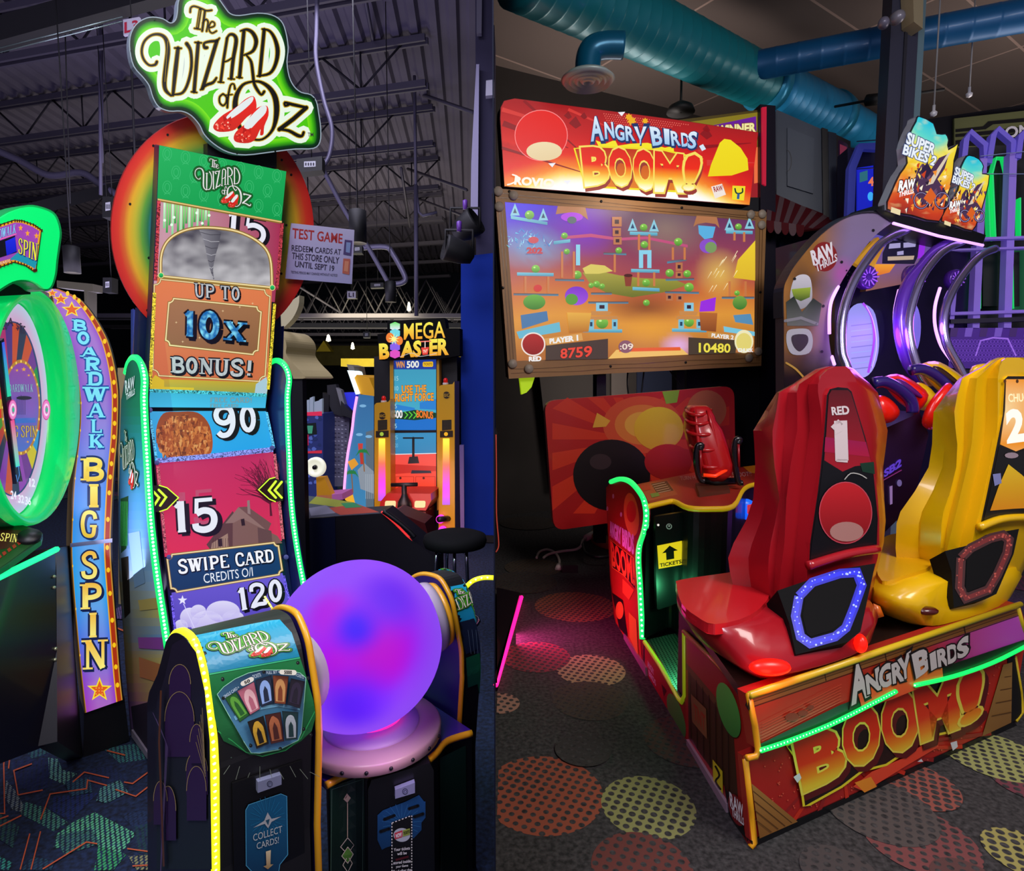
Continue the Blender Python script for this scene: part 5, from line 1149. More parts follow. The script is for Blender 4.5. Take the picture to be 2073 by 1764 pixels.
for x0, x1, ya, yb in ((668, 736, 1592, 1570),): s.stroke([(x0, 1764), (x0 + 2, ya + 6), (x1, yb + 6), (x1 - 1, 1764)], 1, '#4a6a58', cap=False)
def deco(cx, y0, sl):
    s.poly([(cx, y0 - 10), (cx + 9, y0 - sl), (cx + 1, y0 + 9), (cx - 7, y0 + 2)], '#b8a890'); s.poly([(cx, y0 - 6), (cx + 5, y0 - 1), (cx + 1, y0 + 5), (cx - 4, y0)], '#5a1a24')
    s.stroke([(cx + 1, y0 + 9), (cx + 1, y0 + 78)], 1.6, '#b8a890', cap=False)
    yy = y0 + 78
    for k, (dx, dy, c) in enumerate(((0, 18, None), (0, 36, '#4a7a2c'), (0, 54, None))):
        c1 = (cx + 1, yy + dy); d = [(c1[0], c1[1] - 17), (c1[0] + 15 - 2 * k, c1[1] - 3), (c1[0], c1[1] + 16), (c1[0] - 15 + 2 * k, c1[1] + 2)]
        if c: s.poly(d, c)
        s.stroke(d + [d[0]], 1.5, '#b8b0a0', cap=False)
    s.stroke([(cx + 1, yy + 72), (cx + 1, yy + 140)], 1.6, '#b8a890', cap=False); s.poly([(cx, yy + 138), (cx + 6, yy + 143), (cx + 1, yy + 150), (cx - 5, yy + 144)], '#a8a090')
deco(701, 1615, 1); s.build('front_graphics', bf); s = Sh(HB, .0035, .0005, 'P'); s.poly([(888, 1535), (942, 1508), (944, 1764), (890, 1764)], ('#0b2a1e', '#06140e')); s.stroke([(890, 1764), (892, 1538), (940, 1514), (939, 1764)], 1, '#4a6a58', cap=False); deco(912, 1538, 1)
s.build('front_graphics', bf)
PF = plv(lowp[8], lowp[-12]).off(.03)
d2 = B().slab(PF, [(745, 1600), (752, 1580), (870, 1545), (878, 1560), (880, 1764), (745, 1790)], .03, M('#060608', .35)).build('ticket_door', T)
lockhandle(PF, [(800, 1600), (840, 1585), (840, 1606), (800, 1618)], d2)
s = Sh(PF, .002, .0004, 'P')
q = [(764, 1650), (775, 1640), (822, 1622), (848, 1609), (858, 1622), (861, 1622), (861, 1655), (853, 1665), (853, 1680), (838, 1696), (780, 1716), (773, 1720), (764, 1700)]
s.poly(q, ('#124a7c', '#0b3258'))
for k in range(20): a_ = k / 20 * 2 * PI; s.stroke([(813 + 10 * math.cos(a_), 1665 + 10 * math.sin(a_)), (813 + 40 * math.cos(a_), 1662 + 36 * math.sin(a_))], .8, '#2c6c9c', cap=False, adv=False)
s.l += .0004
for q in ([(778, 1658), (798, 1650)], [(828, 1636), (846, 1630)], [(770, 1682), (788, 1676)], [(838, 1652), (856, 1646)]): s.stroke(q, 6, '#060608')
q = [(792, 1663), (834, 1648), (834, 1764), (792, 1790)]; s.poly(q, '#0a0a0c')
for a_, b_ in (((793, 1664), (793, 1790)), ((833, 1649), (833, 1764)), ((793, 1664), (833, 1649))):
    N = 20 if abs(b_[1] - a_[1]) > 50 else 6
    for k in range(N): f = lambda t: (a_[0] + (b_[0] - a_[0]) * t, a_[1] + (b_[1] - a_[1]) * t); s.stroke([f(k / N), f((k + .5) / N)], 2, '#d8d8d0', cap=False, adv=False)
s.l += .0004; s.poly(ell(813, 1688, 17, 14), '#a8b0b8'); s.poly([(798, 1684), (814, 1678), (814, 1692), (799, 1697)], '#b83040'); s.poly([(815, 1678), (829, 1674), (829, 1687), (815, 1691)], '#8a9a40')
s.text('WOW!', [(800, 1686), (812, 1682), (812, 1690), (801, 1694)], '#f4f4f4', .02); s.text('TICKETS', [(816, 1681), (828, 1677), (828, 1683), (816, 1687)], '#202010', .02)
for k, tx in enumerate(('Your tickets', 'will be', '', 'stored inside', 'your Game', 'Card after the', 'game ends.')):
    y = 1712 + k * 8.6; w = len(tx) * 1.35
    if tx: s.text(tx, [(813 - w, y + w * .12), (813 + w, y - w * .12), (813 + w, y + 6 - w * .12), (813 - w, y + 6 + w * .12)], '#d8d8d8', .015)
s.stroke([(800, 1736), (826, 1729)], 4, '#4a1018', cap=False); s.build('door_sticker', d2)
# station two: curved top graphics up to the wall
H2 = console_host(WB + .014, WE, AP2)
s = Sh(H2, .002, .0005, 'P', fine=10)
s.poly([(874, 1200), (905, 1190), (998, 1172), (998, 1242), (920, 1262), (905, 1238)], ('#1fa0bc', '#0e7a9c')); s.poly([(920, 1262), (998, 1243), (998, 1300), (942, 1325), (936, 1300)], ('#10182c', '#101c30')); s.poly([(942, 1332), (998, 1312), (998, 1372), (946, 1392)], ('#0f5a34', '#0b4430')); s.fine = 0
logo(s, aff3([(358, 430), (1742, 905), (850, 60)], [(900, 1222), (1012, 1217), (925, 1195)]), '#e8e4c8', '#14140c', '#4aa820', 74, 14, '#12200c', 100)
for k in range(7): s.stroke([(950 + k * 7, 1322), (944 + k * 8, 1275)], .8, '#4a5a68', cap=False, adv=False)
s.l += .0005
s.poly([(978, 1338), (998, 1332), (998, 1384), (980, 1375)], lambda x, y: mixc(lin('#30c8b0'), lin('#8040d0'), (y - 1335) / 50), mat='L'); s.poly(ell(979, 1275, 3.5, 3.5, 10), '#c8c8a8')
b2 = s.build('console_graphics', T)
# the far arch glow and small bead of yellow leds behind the ball
led([at(x, y, 2.0) for x, y in cr([(944, 1188), (958, 1176), (978, 1170), (999, 1170)], 4)], .008, '#e0e020', T, dot='#ffffb0', gap=.02, emit=1.1, demit=2)
led([PD.off(.02).hit(x, y) for x, y in ((536, 1208), (556, 1240))], .004, '#e8e060', T, dot='#ffffc0', gap=.012, emit=1.0)
# ---------------------------------------------------------------- big wheel game on the far left
WD = V((-.354, 1, 0)).normalized(); wc = at(24, 828, 1.8); PW = plv(wc, wc + WD)
bo = fl(169, 1539); PB = plv(bo, bo + UL)
GRN = M('#00c85c', .35, emit=.62, coat=.3); GRND = M('#0a8a44', .35, emit=.25, coat=.3)
T = thing('wheel_game', 'prize wheel game with glowing green rim and a tall lettered side column', 'arcade game', V((bo.x - .2, bo.y, 0)))
lf = [(104, 600), (109, 624), (128, 665), (143, 706), (153, 757), (160, 808), (160, 859), (155, 910), (150, 951), (146, 1000), (142, 1104), (145, 1173), (152, 1260), (160, 1346), (171, 1444)]
rt = [(150, 598), (170, 611), (197, 645), (221, 689), (235, 740), (242, 791), (242, 842), (240, 893), (235, 944), (231, 1000), (227, 1104), (232, 1190), (240, 1290), (246, 1370), (251, 1416)]
top = [(82, 587), (95, 583), (118, 585)]
col = cr(top[:1] + lf, 3) + cr(rt, 3)[::-1] + [top[2], top[1]]
cb = B().slab(PB, col, .14, M('#0c0a10', .5), M('#b89a5a', .35, .5)).build('letter_column', T)
s = Sh(PB, .002, mat='L')
L1 = cr(top[:1] + lf, 3); R1 = cr(top[2:] + rt, 3)
gc = grad([(0, '#9a4ec0'), (.25, '#8a58c8'), (.38, '#6a78dc'), (.5, '#2f8ae8'), (.72, '#1aa0e8'), (.84, '#4a6ae0'), (.93, '#8a3cc8'), (1, '#a038b8')])
N = 60
def along(P, t):
    k = t * (len(P) - 1); i = min(int(k), len(P) - 2); f = k - i; return (P[i][0] + (P[i + 1][0] - P[i][0]) * f, P[i][1] + (P[i + 1][1] - P[i][1]) * f)
def lane(t0, w0, w1):   # point lists between relative widths
    return
vs = []; cs = []
cols = [0, .02, .05, .05, .35, .65, .80, .80, .83, .83, .93, .93, .96]
def cfx(j, t):
    y = t
    if j <= 2: return lin('#3a2408') if j < 2 else lin('#c89028')
    if j <= 6: return mixc(gc(y), (1, 1, 1), .0 if j in (3, 6) else .10)
    if j <= 8: return lin('#e8a828')
    if j <= 10: return lin('#a83010')
    return lin('#c08a30')
for i in range(N + 1):
    t = i / N; a, b_ = along(L1, t), along(R1, t)
    for j, c in enumerate(cols):
        x = a[0] + (b_[0] - a[0]) * c; y = a[1] + (b_[1] - a[1]) * c; p, n = PB.hn(x, y); vs.append(p + n * s.l); cs.append(cfx(j, max(0, min(1, (y - 590) / 850))))
w = len(cols); s.add(vs, [(i * w + j, i * w + j + 1, (i + 1) * w + j + 1, (i + 1) * w + j) for i in range(N) for j in range(w - 1)], LIT, cs); s.l += .0006
for i in range(26):
    t = .05 + i / 26 * .94; a, b_ = along(L1, t), along(R1, t); x = a[0] + (b_[0] - a[0]) * .88; y = a[1] + (b_[1] - a[1]) * .88; s.poly(ell(x, y, 3.6, 5.2, 10), '#f8c818', adv=False)
    if i % 2 == 0: x = a[0] + (b_[0] - a[0]) * .045; y = a[1] + (b_[1] - a[1]) * .045; s.poly(ell(x, y, 1.2, 3, 6), '#f0c030', adv=False)
s.l += .0004
def lcell(ch, x0, y0, x1, y1, sk, c, e, sh=None, bold=.2): s.slabt(ch, [(x0, y0), (x1, y0 + sk), (x1, y1 + sk), (x0, y1)], c, e, .1, sh, bold)
for ch, x0, y0, x1, y1, sk in (('B', 145, 647, 175, 665, 4), ('O', 153, 671, 184, 692, 3), ('A', 164, 702, 198, 719, 3), ('R', 169, 724, 204, 748, 1), ('D', 174, 754, 208, 778, 0), ('W', 170, 784, 216, 810, 0), ('A', 177, 816, 212, 842, 0), ('L', 180, 849, 208, 873, 0), ('K', 177, 879, 210, 903, 0)):
    lcell(ch, x0, y0, x1, y1 + 3, sk, '#7ae0f4', '#1f4aa0', (1.5, 2), .22)
for ch, x0, y0, x1, y1 in (('B', 162, 928, 210, 972), ('I', 170, 980, 208, 1026), ('G', 160, 1034, 198, 1086)): lcell(ch, x0, y0, x1, y1, 0, ('#f8e870', '#e8c030'), '#0c2c64', (3, 3), .24)
for ch, x0, y0, x1, y1 in (('S', 160, 1117, 199, 1170), ('P', 158, 1181, 206, 1232), ('I', 172, 1239, 202, 1289), ('N', 166, 1293, 217, 1353)): lcell(ch, x0, y0, x1, y1, -2, ('#f0b840', '#f8ee80'), '#14204c', (3, 3), .24)
for x, y, r in ((200, 1393, 26), (144, 628, 17), (122, 607, 13), (105, 595, 9)): s.poly(star(x, y, r, sx=1.0 if r > 20 else 1.25), '#f8e030'); s.poly(star(x, y, r * .72, sx=1.0 if r > 20 else 1.25), '#e0601c')
for k in range(9): s.poly(ell(193 + (k % 3) * 6, 1389 + (k // 3) * 6, 1.2, 1.3, 6), '#f8c060', adv=False)
s.build('column_graphics', cb)
s = Sh(PB.off(.004), .004, mat='P'); s.poly([(142, 1100), (227, 1090), (227, 1098), (142, 1108)], ('#b0b0c8', '#6a6a88')); s.build('joint_strip', cb)
B().slab(PB.off(-.02), [(170, 1440), (252, 1412), (262, 1500), (169, 1539)], .16, M('#060609', .5)).build('column_foot', T)
# cabinet below the wheel
sd = V((-.128, 1, 0)).normalized(); P1 = fl(112, 1112, .92); PC = plv(P1, P1 + sd)
cabp = [(-40, 1190), (112, 1114), (116, 1502), (-40, 1562)]
B().slab(PC, cabp, .5, M('#0a0812', .35, coat=.2)).build('cabinet', T)
B().slab(plv(PC.hit(114, 1300), PB.hit(150, 1300)), [(114, 1110), (146, 1104), (150, 1300), (168, 1535), (116, 1502)], .05, M('#070710', .4)).build('cabinet_panel', T)
led([PC.hit(x, y) + PC.n * .005 for x, y in ((-30, 1181), (40, 1147), (80, 1128), (112, 1112))], .009, '#20f890', T, emit=1.4)
for x, y in ((108, 1168), (108, 1190), (111, 1314), (110, 1336)): B().lathe(PC.hit(x, y), PC.n, [(.006, 0), (.005, .005), (.001, .006)], M('#c8c8a0', .3, .7), 8).build('bolt', T)
# wheel
B().slab(PW, ell(42, 824, 109, 244, 64), .10, M('#0a5a30', .35, emit=.12)).build('wheel_housing', T)
s = B()
def ringsolid(pl, outer, inner, th, mat, b):
    n = len(outer); o_ = [pl.hit(*p) for p in outer]; i_ = [pl.hit(*p) for p in inner]; t = pl.n * th; m_ = [(p * .5 + q * .5) + t for p, q in zip(o_, i_)]
    k = lambda a, c, f: [p.lerp(q, f) for p, q in zip(a, c)]
    rows = [o_, [p + t * .6 for p in k(o_, i_, .06)], [p + t for p in k(o_, i_, .22)], [p + t * 1.02 for p in k(o_, i_, .5)], [p + t for p in k(o_, i_, .8)], [p + t * .5 for p in k(o_, i_, .97)], i_]
    vs = [p for r in rows for p in r]; fs = [(j * n + i, j * n + (i + 1) % n, (j + 1) * n + (i + 1) % n, (j + 1) * n + i) for j in range(len(rows) - 1) for i in range(n)]
    b.add(vs, fs, mat, smooth=True); return b
ringsolid(PW, ell(42, 824, 108, 243, 64), ell(24, 828, 72, 216, 64), .035, GRN, B()).build('glowing_rim', T)
for a_ in range(0, 360, 30):
    x, y = 42 + 104 * math.cos(math.radians(a_ + 10)), 824 + 238 * math.sin(math.radians(a_ + 10))
    if x > 2: B().lathe(PW.hit(x, y) + PW.n * .018, PW.n, [(.004, 0), (.003, .003), (.001, .004)], BLK, 6).build('rim_bolt', T)
wf = B().slab(PW.off(.004), ell(24, 828, 72, 216, 48), .01, M('#2a1440', .4)).build('prize_wheel', T)
s = Sh(PW.off(.004), .001, .0004, 'L')
s.ring(ell(24, 828, 72, 216, 60), ell(24, 828, 58, 176, 60), '#b8c4e0', '#d0a0c8'); s.l -= s.st
wcol = ['#c04a28', '#24304c', '#c04a28', '#6a2a8a', '#1f8a3c', '#7a3a9c', '#c8202c', '#2a90c8', '#c8b828', '#6a2a8a', '#8a3aa8', '#24304c', '#c04a28', '#7a3aa0', '#24304c', '#a83a3a', '#1f8a3c', '#c8202c', '#b8a838', '#c83040', '#1f7a3c', '#6a2a8a', '#a82a68', '#4a2a7a']
for k, c in enumerate(wcol):
    a0 = k * 15; s.poly([(24, 828)] + ell(24, 828, 58, 176, 3, a0=a0 - 90, a1=a0 - 75), c, adv=False)
s.l += .0004
e = ell(24, 828, 58, 176, 60); s.stroke(e + [e[0]], 3, '#1c3a6c', cap=False)
for tx, x, y, r in (('20', 8, 660, -.3), ('A', 20, 652, 0), ('$5', 37, 662, .2), ('75', 44, 668, .25), ('24', 25, 1003, 0), ('32', 40, 1011, .1), ('36', 54, 1015, .2), ('12', 62, 978, .4)): s.text(tx, [(x - 6, y - 9), (x + 5, y - 7), (x + 5, y + 8), (x - 6, y + 7)], '#2a1a3a' if y < 800 else '#f0f0ff', .03)
s.poly(ell(38, 825, 40, 97, 40), '#b07828'); s.poly(ell(38, 825, 36, 90, 40), ('#8a3a9c', '#4a6ac0'))
for k in range(24): a_ = k / 24 * 2 * PI; s.poly(ell(38 + 38 * math.cos(a_), 825 + 93 * math.sin(a_), 1.4, 3, 6), '#f8d860', adv=False)
s.l += .0004
s.slabt('BOARDWALK', [(6, 778), (62, 778), (62, 794), (6, 794)], '#8ab4c8', '#2a1040', .05); s.slabt('BIG SPIN', [(8, 862), (68, 862), (68, 886), (8, 886)], '#d8b848', '#201020', .08)
for x, y, r in ((42, 748, 5), (28, 750, 3.4), (52, 760, 3), (50, 895, 3)): s.poly(star(x, y, r), '#e0a030', adv=False)
for k in range(5): s.stroke([(28 + k * 4, 800 + abs(k - 2) * 2), (28 + k * 4, 840)], 1, '#2a1440', cap=False, adv=False)
s.poly([(10, 848), (66, 846), (66, 856), (10, 858)], '#3a6ac0'); s.poly(ell(42, 806, 16, 4, 16), '#1a0c28')
s.build('wheel_graphics', wf)
for x in (24, 92):
    s = Sh(PW.off(.031), .002, mat='L')
    for r_, c in ((1, '#c83a90'), (.9, '#f080c8'), (.62, '#f8d8f0'), (.4, '#d060b0'), (.25, '#30c090')): s.poly(ell(x, 830, 8.5 * r_, 21 * r_, 24), c)
    s.build('hub_light', T)
pt = B().slab(PW.off(.03), [(2, 690), (8, 685), (22, 800), (30, 850), (40, 945), (46, 975), (37, 968), (34, 980), (32, 960), (30, 945), (18, 850), (10, 790)], .01, M('#101430', .2, .5)).build('pointer', T)
s = Sh(PW.off(.03), .001, mat='L'); s.poly([(3, 694), (8, 692), (22, 802), (14, 804)], ('#3a50e8', '#20d8a0')); s.poly([(20, 852), (28, 850), (39, 944), (31, 946)], ('#f04090', '#40e0c8')); s.stroke([(32, 946), (36, 944), (38, 962), (34, 976), (31, 962)], 1.2, '#40a0ff'); s.build('pointer_light', pt)
for x in ():
    hb = B().lathe(PW.hit(x, 830) + PW.n * .03, PW.n, [(.03, -.01), (.03, -.004), (.02, -.001), (.001, 0)], M('#f060b0', .4, emit=.7), 24); hb.lathe(PW.hit(x, 830) + PW.n * .031, PW.n, [(.016, 0), (.015, .003), (.001, .004)], M('#f4d8f0', .4, emit=.8), 20); hb.lathe(PW.hit(x, 830) + PW.n * .035, PW.n, [(.006, 0), (.001, .003)], M('#20a070', .4, emit=.5), 12); hb.build('hub', T)
# top sign
PT = Pl(at(60, 500, 1.75), vdir(1500).cross(Z))
og = cr([(-30, 452), (0, 438), (23, 425), (57, 415), (85, 419), (108, 429), (119, 445), (125, 471), (122, 499), (118, 528), (115, 556), (108, 579), (98, 589), (86, 587), (74, 578), (57, 571), (34, 572), (11, 583), (-30, 612)], 3)
ts = B().slab(PT, og, .07, GRND, GRND).build('green_sign', T)
B().slab(PT.off(.012), inset(og, 4), .012, GRN).build('glowing_face', ts)
s = Sh(PT.off(.013), .001, mat='L')
pn = [(-20, 462), (0, 454), (28, 445), (45, 446), (68, 454), (84, 465), (83, 478), (80, 500), (78, 514), (73, 549), (68, 551), (51, 539), (28, 532), (0, 542), (-20, 552)]
s.poly(pn, '#1a1008'); s.poly(inset(pn, 2), '#e0a020'); s.poly(inset(pn, 6), ('#a040b0', '#8a48a8'))
for k in range(16): a = along(pn[1:6], k / 15); s.poly([(a[0] - 1, a[1] - 1), (a[0] + 1.4, a[1] - 1), (a[0] + 1.6, a[1] + 5), (a[0] - .8, a[1] + 5)], '#401808', adv=False)
for k in range(16): a = along(pn[9:14], k / 15); s.poly([(a[0] - 1, a[1] - 5), (a[0] + 1.4, a[1] - 5), (a[0] + 1.6, a[1] + 1), (a[0] - .8, a[1] + 1)], '#401808', adv=False)
s.l += .0004
s.poly([(18, 526), (34, 512), (74, 530), (70, 544), (50, 534), (30, 527)], '#1a90a8')
s.poly([(-20, 494), (29, 477), (33, 511), (-20, 528)], '#0a0a18'); s.poly([(9, 489), (29, 480), (32, 509), (12, 518)], ('#1a28d8', '#0a18c0')); s.stroke([(-20, 491), (31, 474)], 2, '#f06ab0')
s.slabt('BOARDWALK', [(-38, 475), (31, 453), (30, 472), (-38, 497)], '#8ac8f0', '#2a2a78', .05); s.slabt('SPIN', [(34, 481), (75, 493), (72, 530), (34, 513)], '#e8e038', '#1a2a6c', .08, (1.5, 2), .22)
for x, y in ((39, 462), (53, 473), (71, 478)): s.poly(star(x, y, 7, 3, sx=.7), '#f0a030', adv=False)
s.l += .0004; s.poly([(-20, 535), (18, 524), (19, 530), (-20, 543)], '#c07840'); s.text('AWARDS', [(-14, 534), (17, 525), (17, 530), (-14, 541)], '#f0d8b0', 0); s.build('sign_graphics', ts)
B().slab(PT.off(-.08), [(-10, 560), (60, 560), (62, 596), (-10, 600)], .08, M('#0a2a16', .5)).build('sign_mount', T)
# button deck
pd = Pl(at(50, 1100, 1.72), (.35, -.45, 1)); q = [(-30, 1052), (25, 1057), (80, 1074), (86, 1080), (83, 1094), (18, 1142), (-30, 1170)]
dk = B().slab(pd, q, .02, M('#0c3a1c', .35, coat=.3), M('#1a8a48', .4, emit=.1)).build('button_deck', T); s = Sh(pd, .001, mat='P')
s.poly(inset(q, 3), '#12400f'); s.poly([(-30, 1072), (40, 1074), (60, 1086), (18, 1110), (-30, 1120)], '#3a1c10'); s.slabt('SPIN', [(2, 1080), (38, 1083), (34, 1100), (-2, 1096)], '#e8e070', '#2a1a08', .06, mat='L'); s.slabt('A', [(-20, 1078), (-5, 1079), (-9, 1093), (-22, 1092)], '#e8e070', None, mat='L')
for k in range(7): s.poly([(-6 + k * 10, 1128 - k * 7), (0 + k * 10, 1124 - k * 7), (4 + k * 10, 1129 - k * 7), (-2 + k * 10, 1134 - k * 7)], '#8a2a18', adv=False)
s.build('deck_graphics', dk); B().lathe(pd.hit(60, 1090), pd.n, [(.03, 0), (.028, .012), (.001, .014)], BLK, 20).build('button', dk)
lamp('rim_glow', 'AREA', PW.hit(90, 830) + PW.n * .35, 4, (.2, 1, .5), .5, (PW.n).to_track_quat('-Z', 'Y').to_euler())

# ---------------------------------------------------------------- block tower game across the hall
PM = Pl(at(840, 900, 5.3), (-.12, -1, 0)); T = thing('block_tower_game', 'yellow framed plunger game with big lettered sign and tall blue screen', 'arcade game', at(840, 1088, 5.5))
MY = M('#d8a010', .4, coat=.2); MR = M('#a81810', .4, coat=.3)
B().slab(PM.off(-.12), [(757, 722), (925, 722), (930, 1086), (760, 1086)], .7, M('#0a0a0e', .5)).build('cabinet_body', T)
sg = B().slab(PM.off(.1), [(764, 677), (784, 674), (784, 650), (900, 644), (903, 665), (931, 665), (931, 720), (888, 727), (768, 730)], .12, M('#020203', .8)).build('marquee_sign', T)
s = Sh(PM.off(.1), .003, mat='L'); og_ = ('#f8f050', '#f09a18')
s.text('MEGA', [(818, 656), (900, 651), (901, 684), (818, 688)], og_, .012); s.text('B', [(769, 698), (786, 697), (787, 725), (770, 726)], og_, .05); s.text('AS', [(814, 693), (852, 691), (851, 721), (813, 723)], og_, .045); s.text('ER', [(871, 689), (906, 687), (906, 717), (871, 719)], og_, .045)
for k, c in enumerate(('#5ae050', '#70d8e0', '#50a0e8', '#8a60e8', '#e050c0')):
    y = 656 + k * 14; s.poly([(790, y), (800, y - 4), (810, y), (810, y + 10), (800, y + 14), (790, y + 10)], (c, '#f0f0ff' if k < 1 else c)); 
s.poly(ell(790, 684, 8, 10), '#f0802c'); s.poly(ell(809, 690, 7, 9), '#f0802c'); s.poly(star(798, 687, 12, 4, 9), '#fff890')
s.poly([(853, 704), (869, 703), (866, 718), (856, 719)], '#e84030'); s.stroke([(852, 692), (872, 691)], 2.5, '#e87060'); s.stroke([(861, 692), (861, 704)], 2, '#e8d0c0'); s.stroke(cr([(810, 723), (835, 715), (850, 722), (884, 716)], 4), 1, '#c8c8c8', cap=False); s.text('TNT', [(857, 709), (866, 708), (865, 714), (857, 715)], '#ffe8d0', .02)
s.build('sign_lettering', sg)
us = B().slab(PM, [(796, 726), (884, 726), (884, 872), (797, 872)], .05, BLK).build('upper_screen', T); s = Sh(PM, .003, mat='L')
s.poly([(797, 728), (883, 728), (883, 871), (797, 871)], ('#3a98b8', '#48b0cc')); s.poly([(797, 728), (883, 728), (883, 748), (797, 748)], '#1a3a9c')
s.text('WIN', [(802, 733), (819, 732), (819, 744), (802, 745)], '#f0a030', .03); s.text('500', [(824, 732), (848, 731), (848, 744), (824, 745)], '#f4f4e8', .03); s.poly(rrect([(856, 733), (877, 732), (877, 743), (856, 743)], 3), '#f0c020'); s.text('TICKETS', [(858, 735), (875, 735), (875, 740), (858, 740)], '#7a4a10', .02)
for q in ([(850, 815), (883, 808), (883, 830), (850, 828)], [(797, 818), (840, 826), (840, 832), (797, 830)]): s.poly(q, '#2a80d0')
s.poly([(797, 845), (850, 850), (883, 842), (883, 871), (797, 871)], '#1c70c8'); s.poly([(797, 838), (840, 830), (883, 836), (883, 846), (840, 851), (797, 848)], '#103a20')
for tx, q, c in (('USE THE', [(814, 781), (863, 780), (863, 794), (814, 796)], '#f8a028'), ('RIGHT FORCE', [(801, 798), (878, 796), (878, 811), (801, 813)], '#f8a028'), ('500', [(796, 832), (815, 831), (815, 846), (796, 847)], '#f8f8f8'), ('BONUS', [(844, 831), (877, 834), (877, 848), (844, 845)], '#f88028')): s.otext(tx, q, c, '#5a3010' if c != '#f8f8f8' else '#202020', .03, .06)
for k in range(3): s.stroke([(820 + k * 9, 834), (826 + k * 9, 840), (820 + k * 9, 847)], 2, '#60d040')
for tx, x, y in (('15', 800, 762), ('10', 800, 782), ('5', 800, 818), ('5', 800, 858)): s.text(tx, [(x, y), (x + (7 if len(tx) > 1 else 4), y), (x + (7 if len(tx) > 1 else 4), y + 9), (x, y + 9)], '#a8d8e0', .0)
s.build('screen_image', us)
ls = B().slab(PM, [(797, 875), (884, 875), (884, 1001), (798, 1001)], .05, BLK).build('lower_screen', T); s = Sh(PM, .003, mat='L')
s.poly([(798, 876), (883, 875), (883, 919), (798, 921)], ('#3a90c0', '#2a84b4')); s.poly([(798, 921), (883, 919), (883, 1001), (798, 1001)], ('#f05048', '#f84018')); s.poly([(798, 940), (883, 944), (883, 954), (798, 960)], '#c82a20'); s.stroke([(798, 920), (883, 918)], 1.5, '#e8e8e8')
s.stroke([(817, 887), (857, 887)], 3, '#101418'); s.stroke([(837, 887), (837, 925)], 5, '#101418'); s.poly([(829, 925), (846, 924), (849, 938), (826, 939)], '#181c24'); s.poly([(834, 952), (872, 953), (874, 958), (832, 959)], '#202838')
for x in (811, 858): s.poly(ell(x, 968, 2.4, 2.6, 10), '#501008', adv=False)
s.l += .0003
for q in ([(802, 965), (838, 965), (838, 998), (802, 998)], [(842, 965), (881, 965), (881, 998), (842, 998)]): s.stroke(q + [q[0]], .8, '#b02010', cap=False, adv=False)
for tx, x, y in (('5', 800, 882), ('20', 800, 898)): s.text(tx, [(x, y), (x + 6, y), (x + 6, y + 8), (x, y + 8)], '#70b8d8', 0)
s.build('screen_image', ls)
for q in ([(789, 730), (796, 728), (797, 1030), (791, 1034)], [(884, 728), (889, 727), (891, 1030), (885, 1034)]): B().slab(PM.off(.03), q, .08, MY).build('frame_rail', T)
B().slab(PM.off(.02), [(797, 872), (890, 871), (890, 876), (797, 877)], .03, BLK).build('crossbar', T)
gp = grad([(0, '#e8d840'), (.15, '#f0b838'), (.45, '#f0584a'), (.75, '#e838c8'), (1, '#9a50e8')])
for k, (x0, x1, yt, yb) in enumerate(((758, 790, 816, 1036), (888, 920, 780, 1082))):
    pil = B().slab(PM.off(.14), [(x0, yt + 4), (x0 + 4, yt), (x1 - 4, yt - 2), (x1, yt - 8), (x1 + 1, yb), (x0, yb)], .2, MY).build('side_pillar', T)
    s = Sh(PM.off(.14), .003, mat='P'); s.poly([(x0 + 7, 851), (x1 - 6, 850), (x1 - 6, 870), (x0 + 7, 872)], '#181410')
    for j in range(6):
        for i in range(6): s.poly(ell(x0 + 9 + i * 3, 854 + j * 3, .9, .9, 5), '#5a4a20', adv=False)
    s.l += .0003; s.poly([(x0 + 3, 873), (x1 - 3, 872), (x1 - 3, 885), (x0 + 3, 886)], '#2a1c08'); s.poly(ell(x0 + 15, 879, 4, 4), '#f0b020' if k else '#a0c040', mat='L'); s.poly(ell((x0 + x1) / 2, 800 if k else 842, 7, 7), '#2a1808'); s.text('DUAL' if 0 else 'BIG', [(x0 + 9, 797 if k else 839), (x1 - 9, 797 if k else 839), (x1 - 9, 804 if k else 845), (x0 + 9, 804 if k else 845)], '#d8a820', 0)
    s.grid([(x0 + 9, 888), (x1 - 10, 888), (x1 - 9, 1022 if k else 1014), (x0 + 8, 1022 if k else 1014)], 1, 14, lambda u, v: gp(v), 'L2'); s.build('pillar_light', pil)
    cx = 777 if k == 0 else 902; bb = B(); c = PM.off(.08).hit(cx, yt - 2); bb.lathe(c, Z, [(.025, -.01), (.025, .01), (.02, .012)], M('#c8b8b0', .5), 12); bb.lathe(c, Z, [(.018, .012), (.018, .04), (.01, .05), (.001, .052)], M('#c01010', .2, emit=.3), 12); bb.build('beacon', T)
ct = B().slab(PM.off(.35), [(770, 1016), (784, 999), (872, 1000), (873, 1014), (862, 1034), (768, 1030)], .35, MR).build('control_box', T)
for x in (791, 851): s = Sh(PM.off(.35), .004, mat='L'); s.poly(rrect([(x - 11, 1014), (x + 11, 1014), (x + 10, 1028), (x - 12, 1028)], 4), '#f0e0a0'); s.build('button', ct)
b = B(); b.tube([PM.off(.38).hit(792, 982), PM.off(.38).hit(845, 981)], .016, BLK, 8); b.tube([PM.off(.38).hit(818, 982), PM.off(.38).hit(819, 1022)], .022, BLK, 8); b.lathe(PM.off(.38).hit(819, 1024), Z, [(.06, -.02), (.055, .03), (.03, .07), (.02, .1)], BLK, 14); b.build('plunger_handle', T)
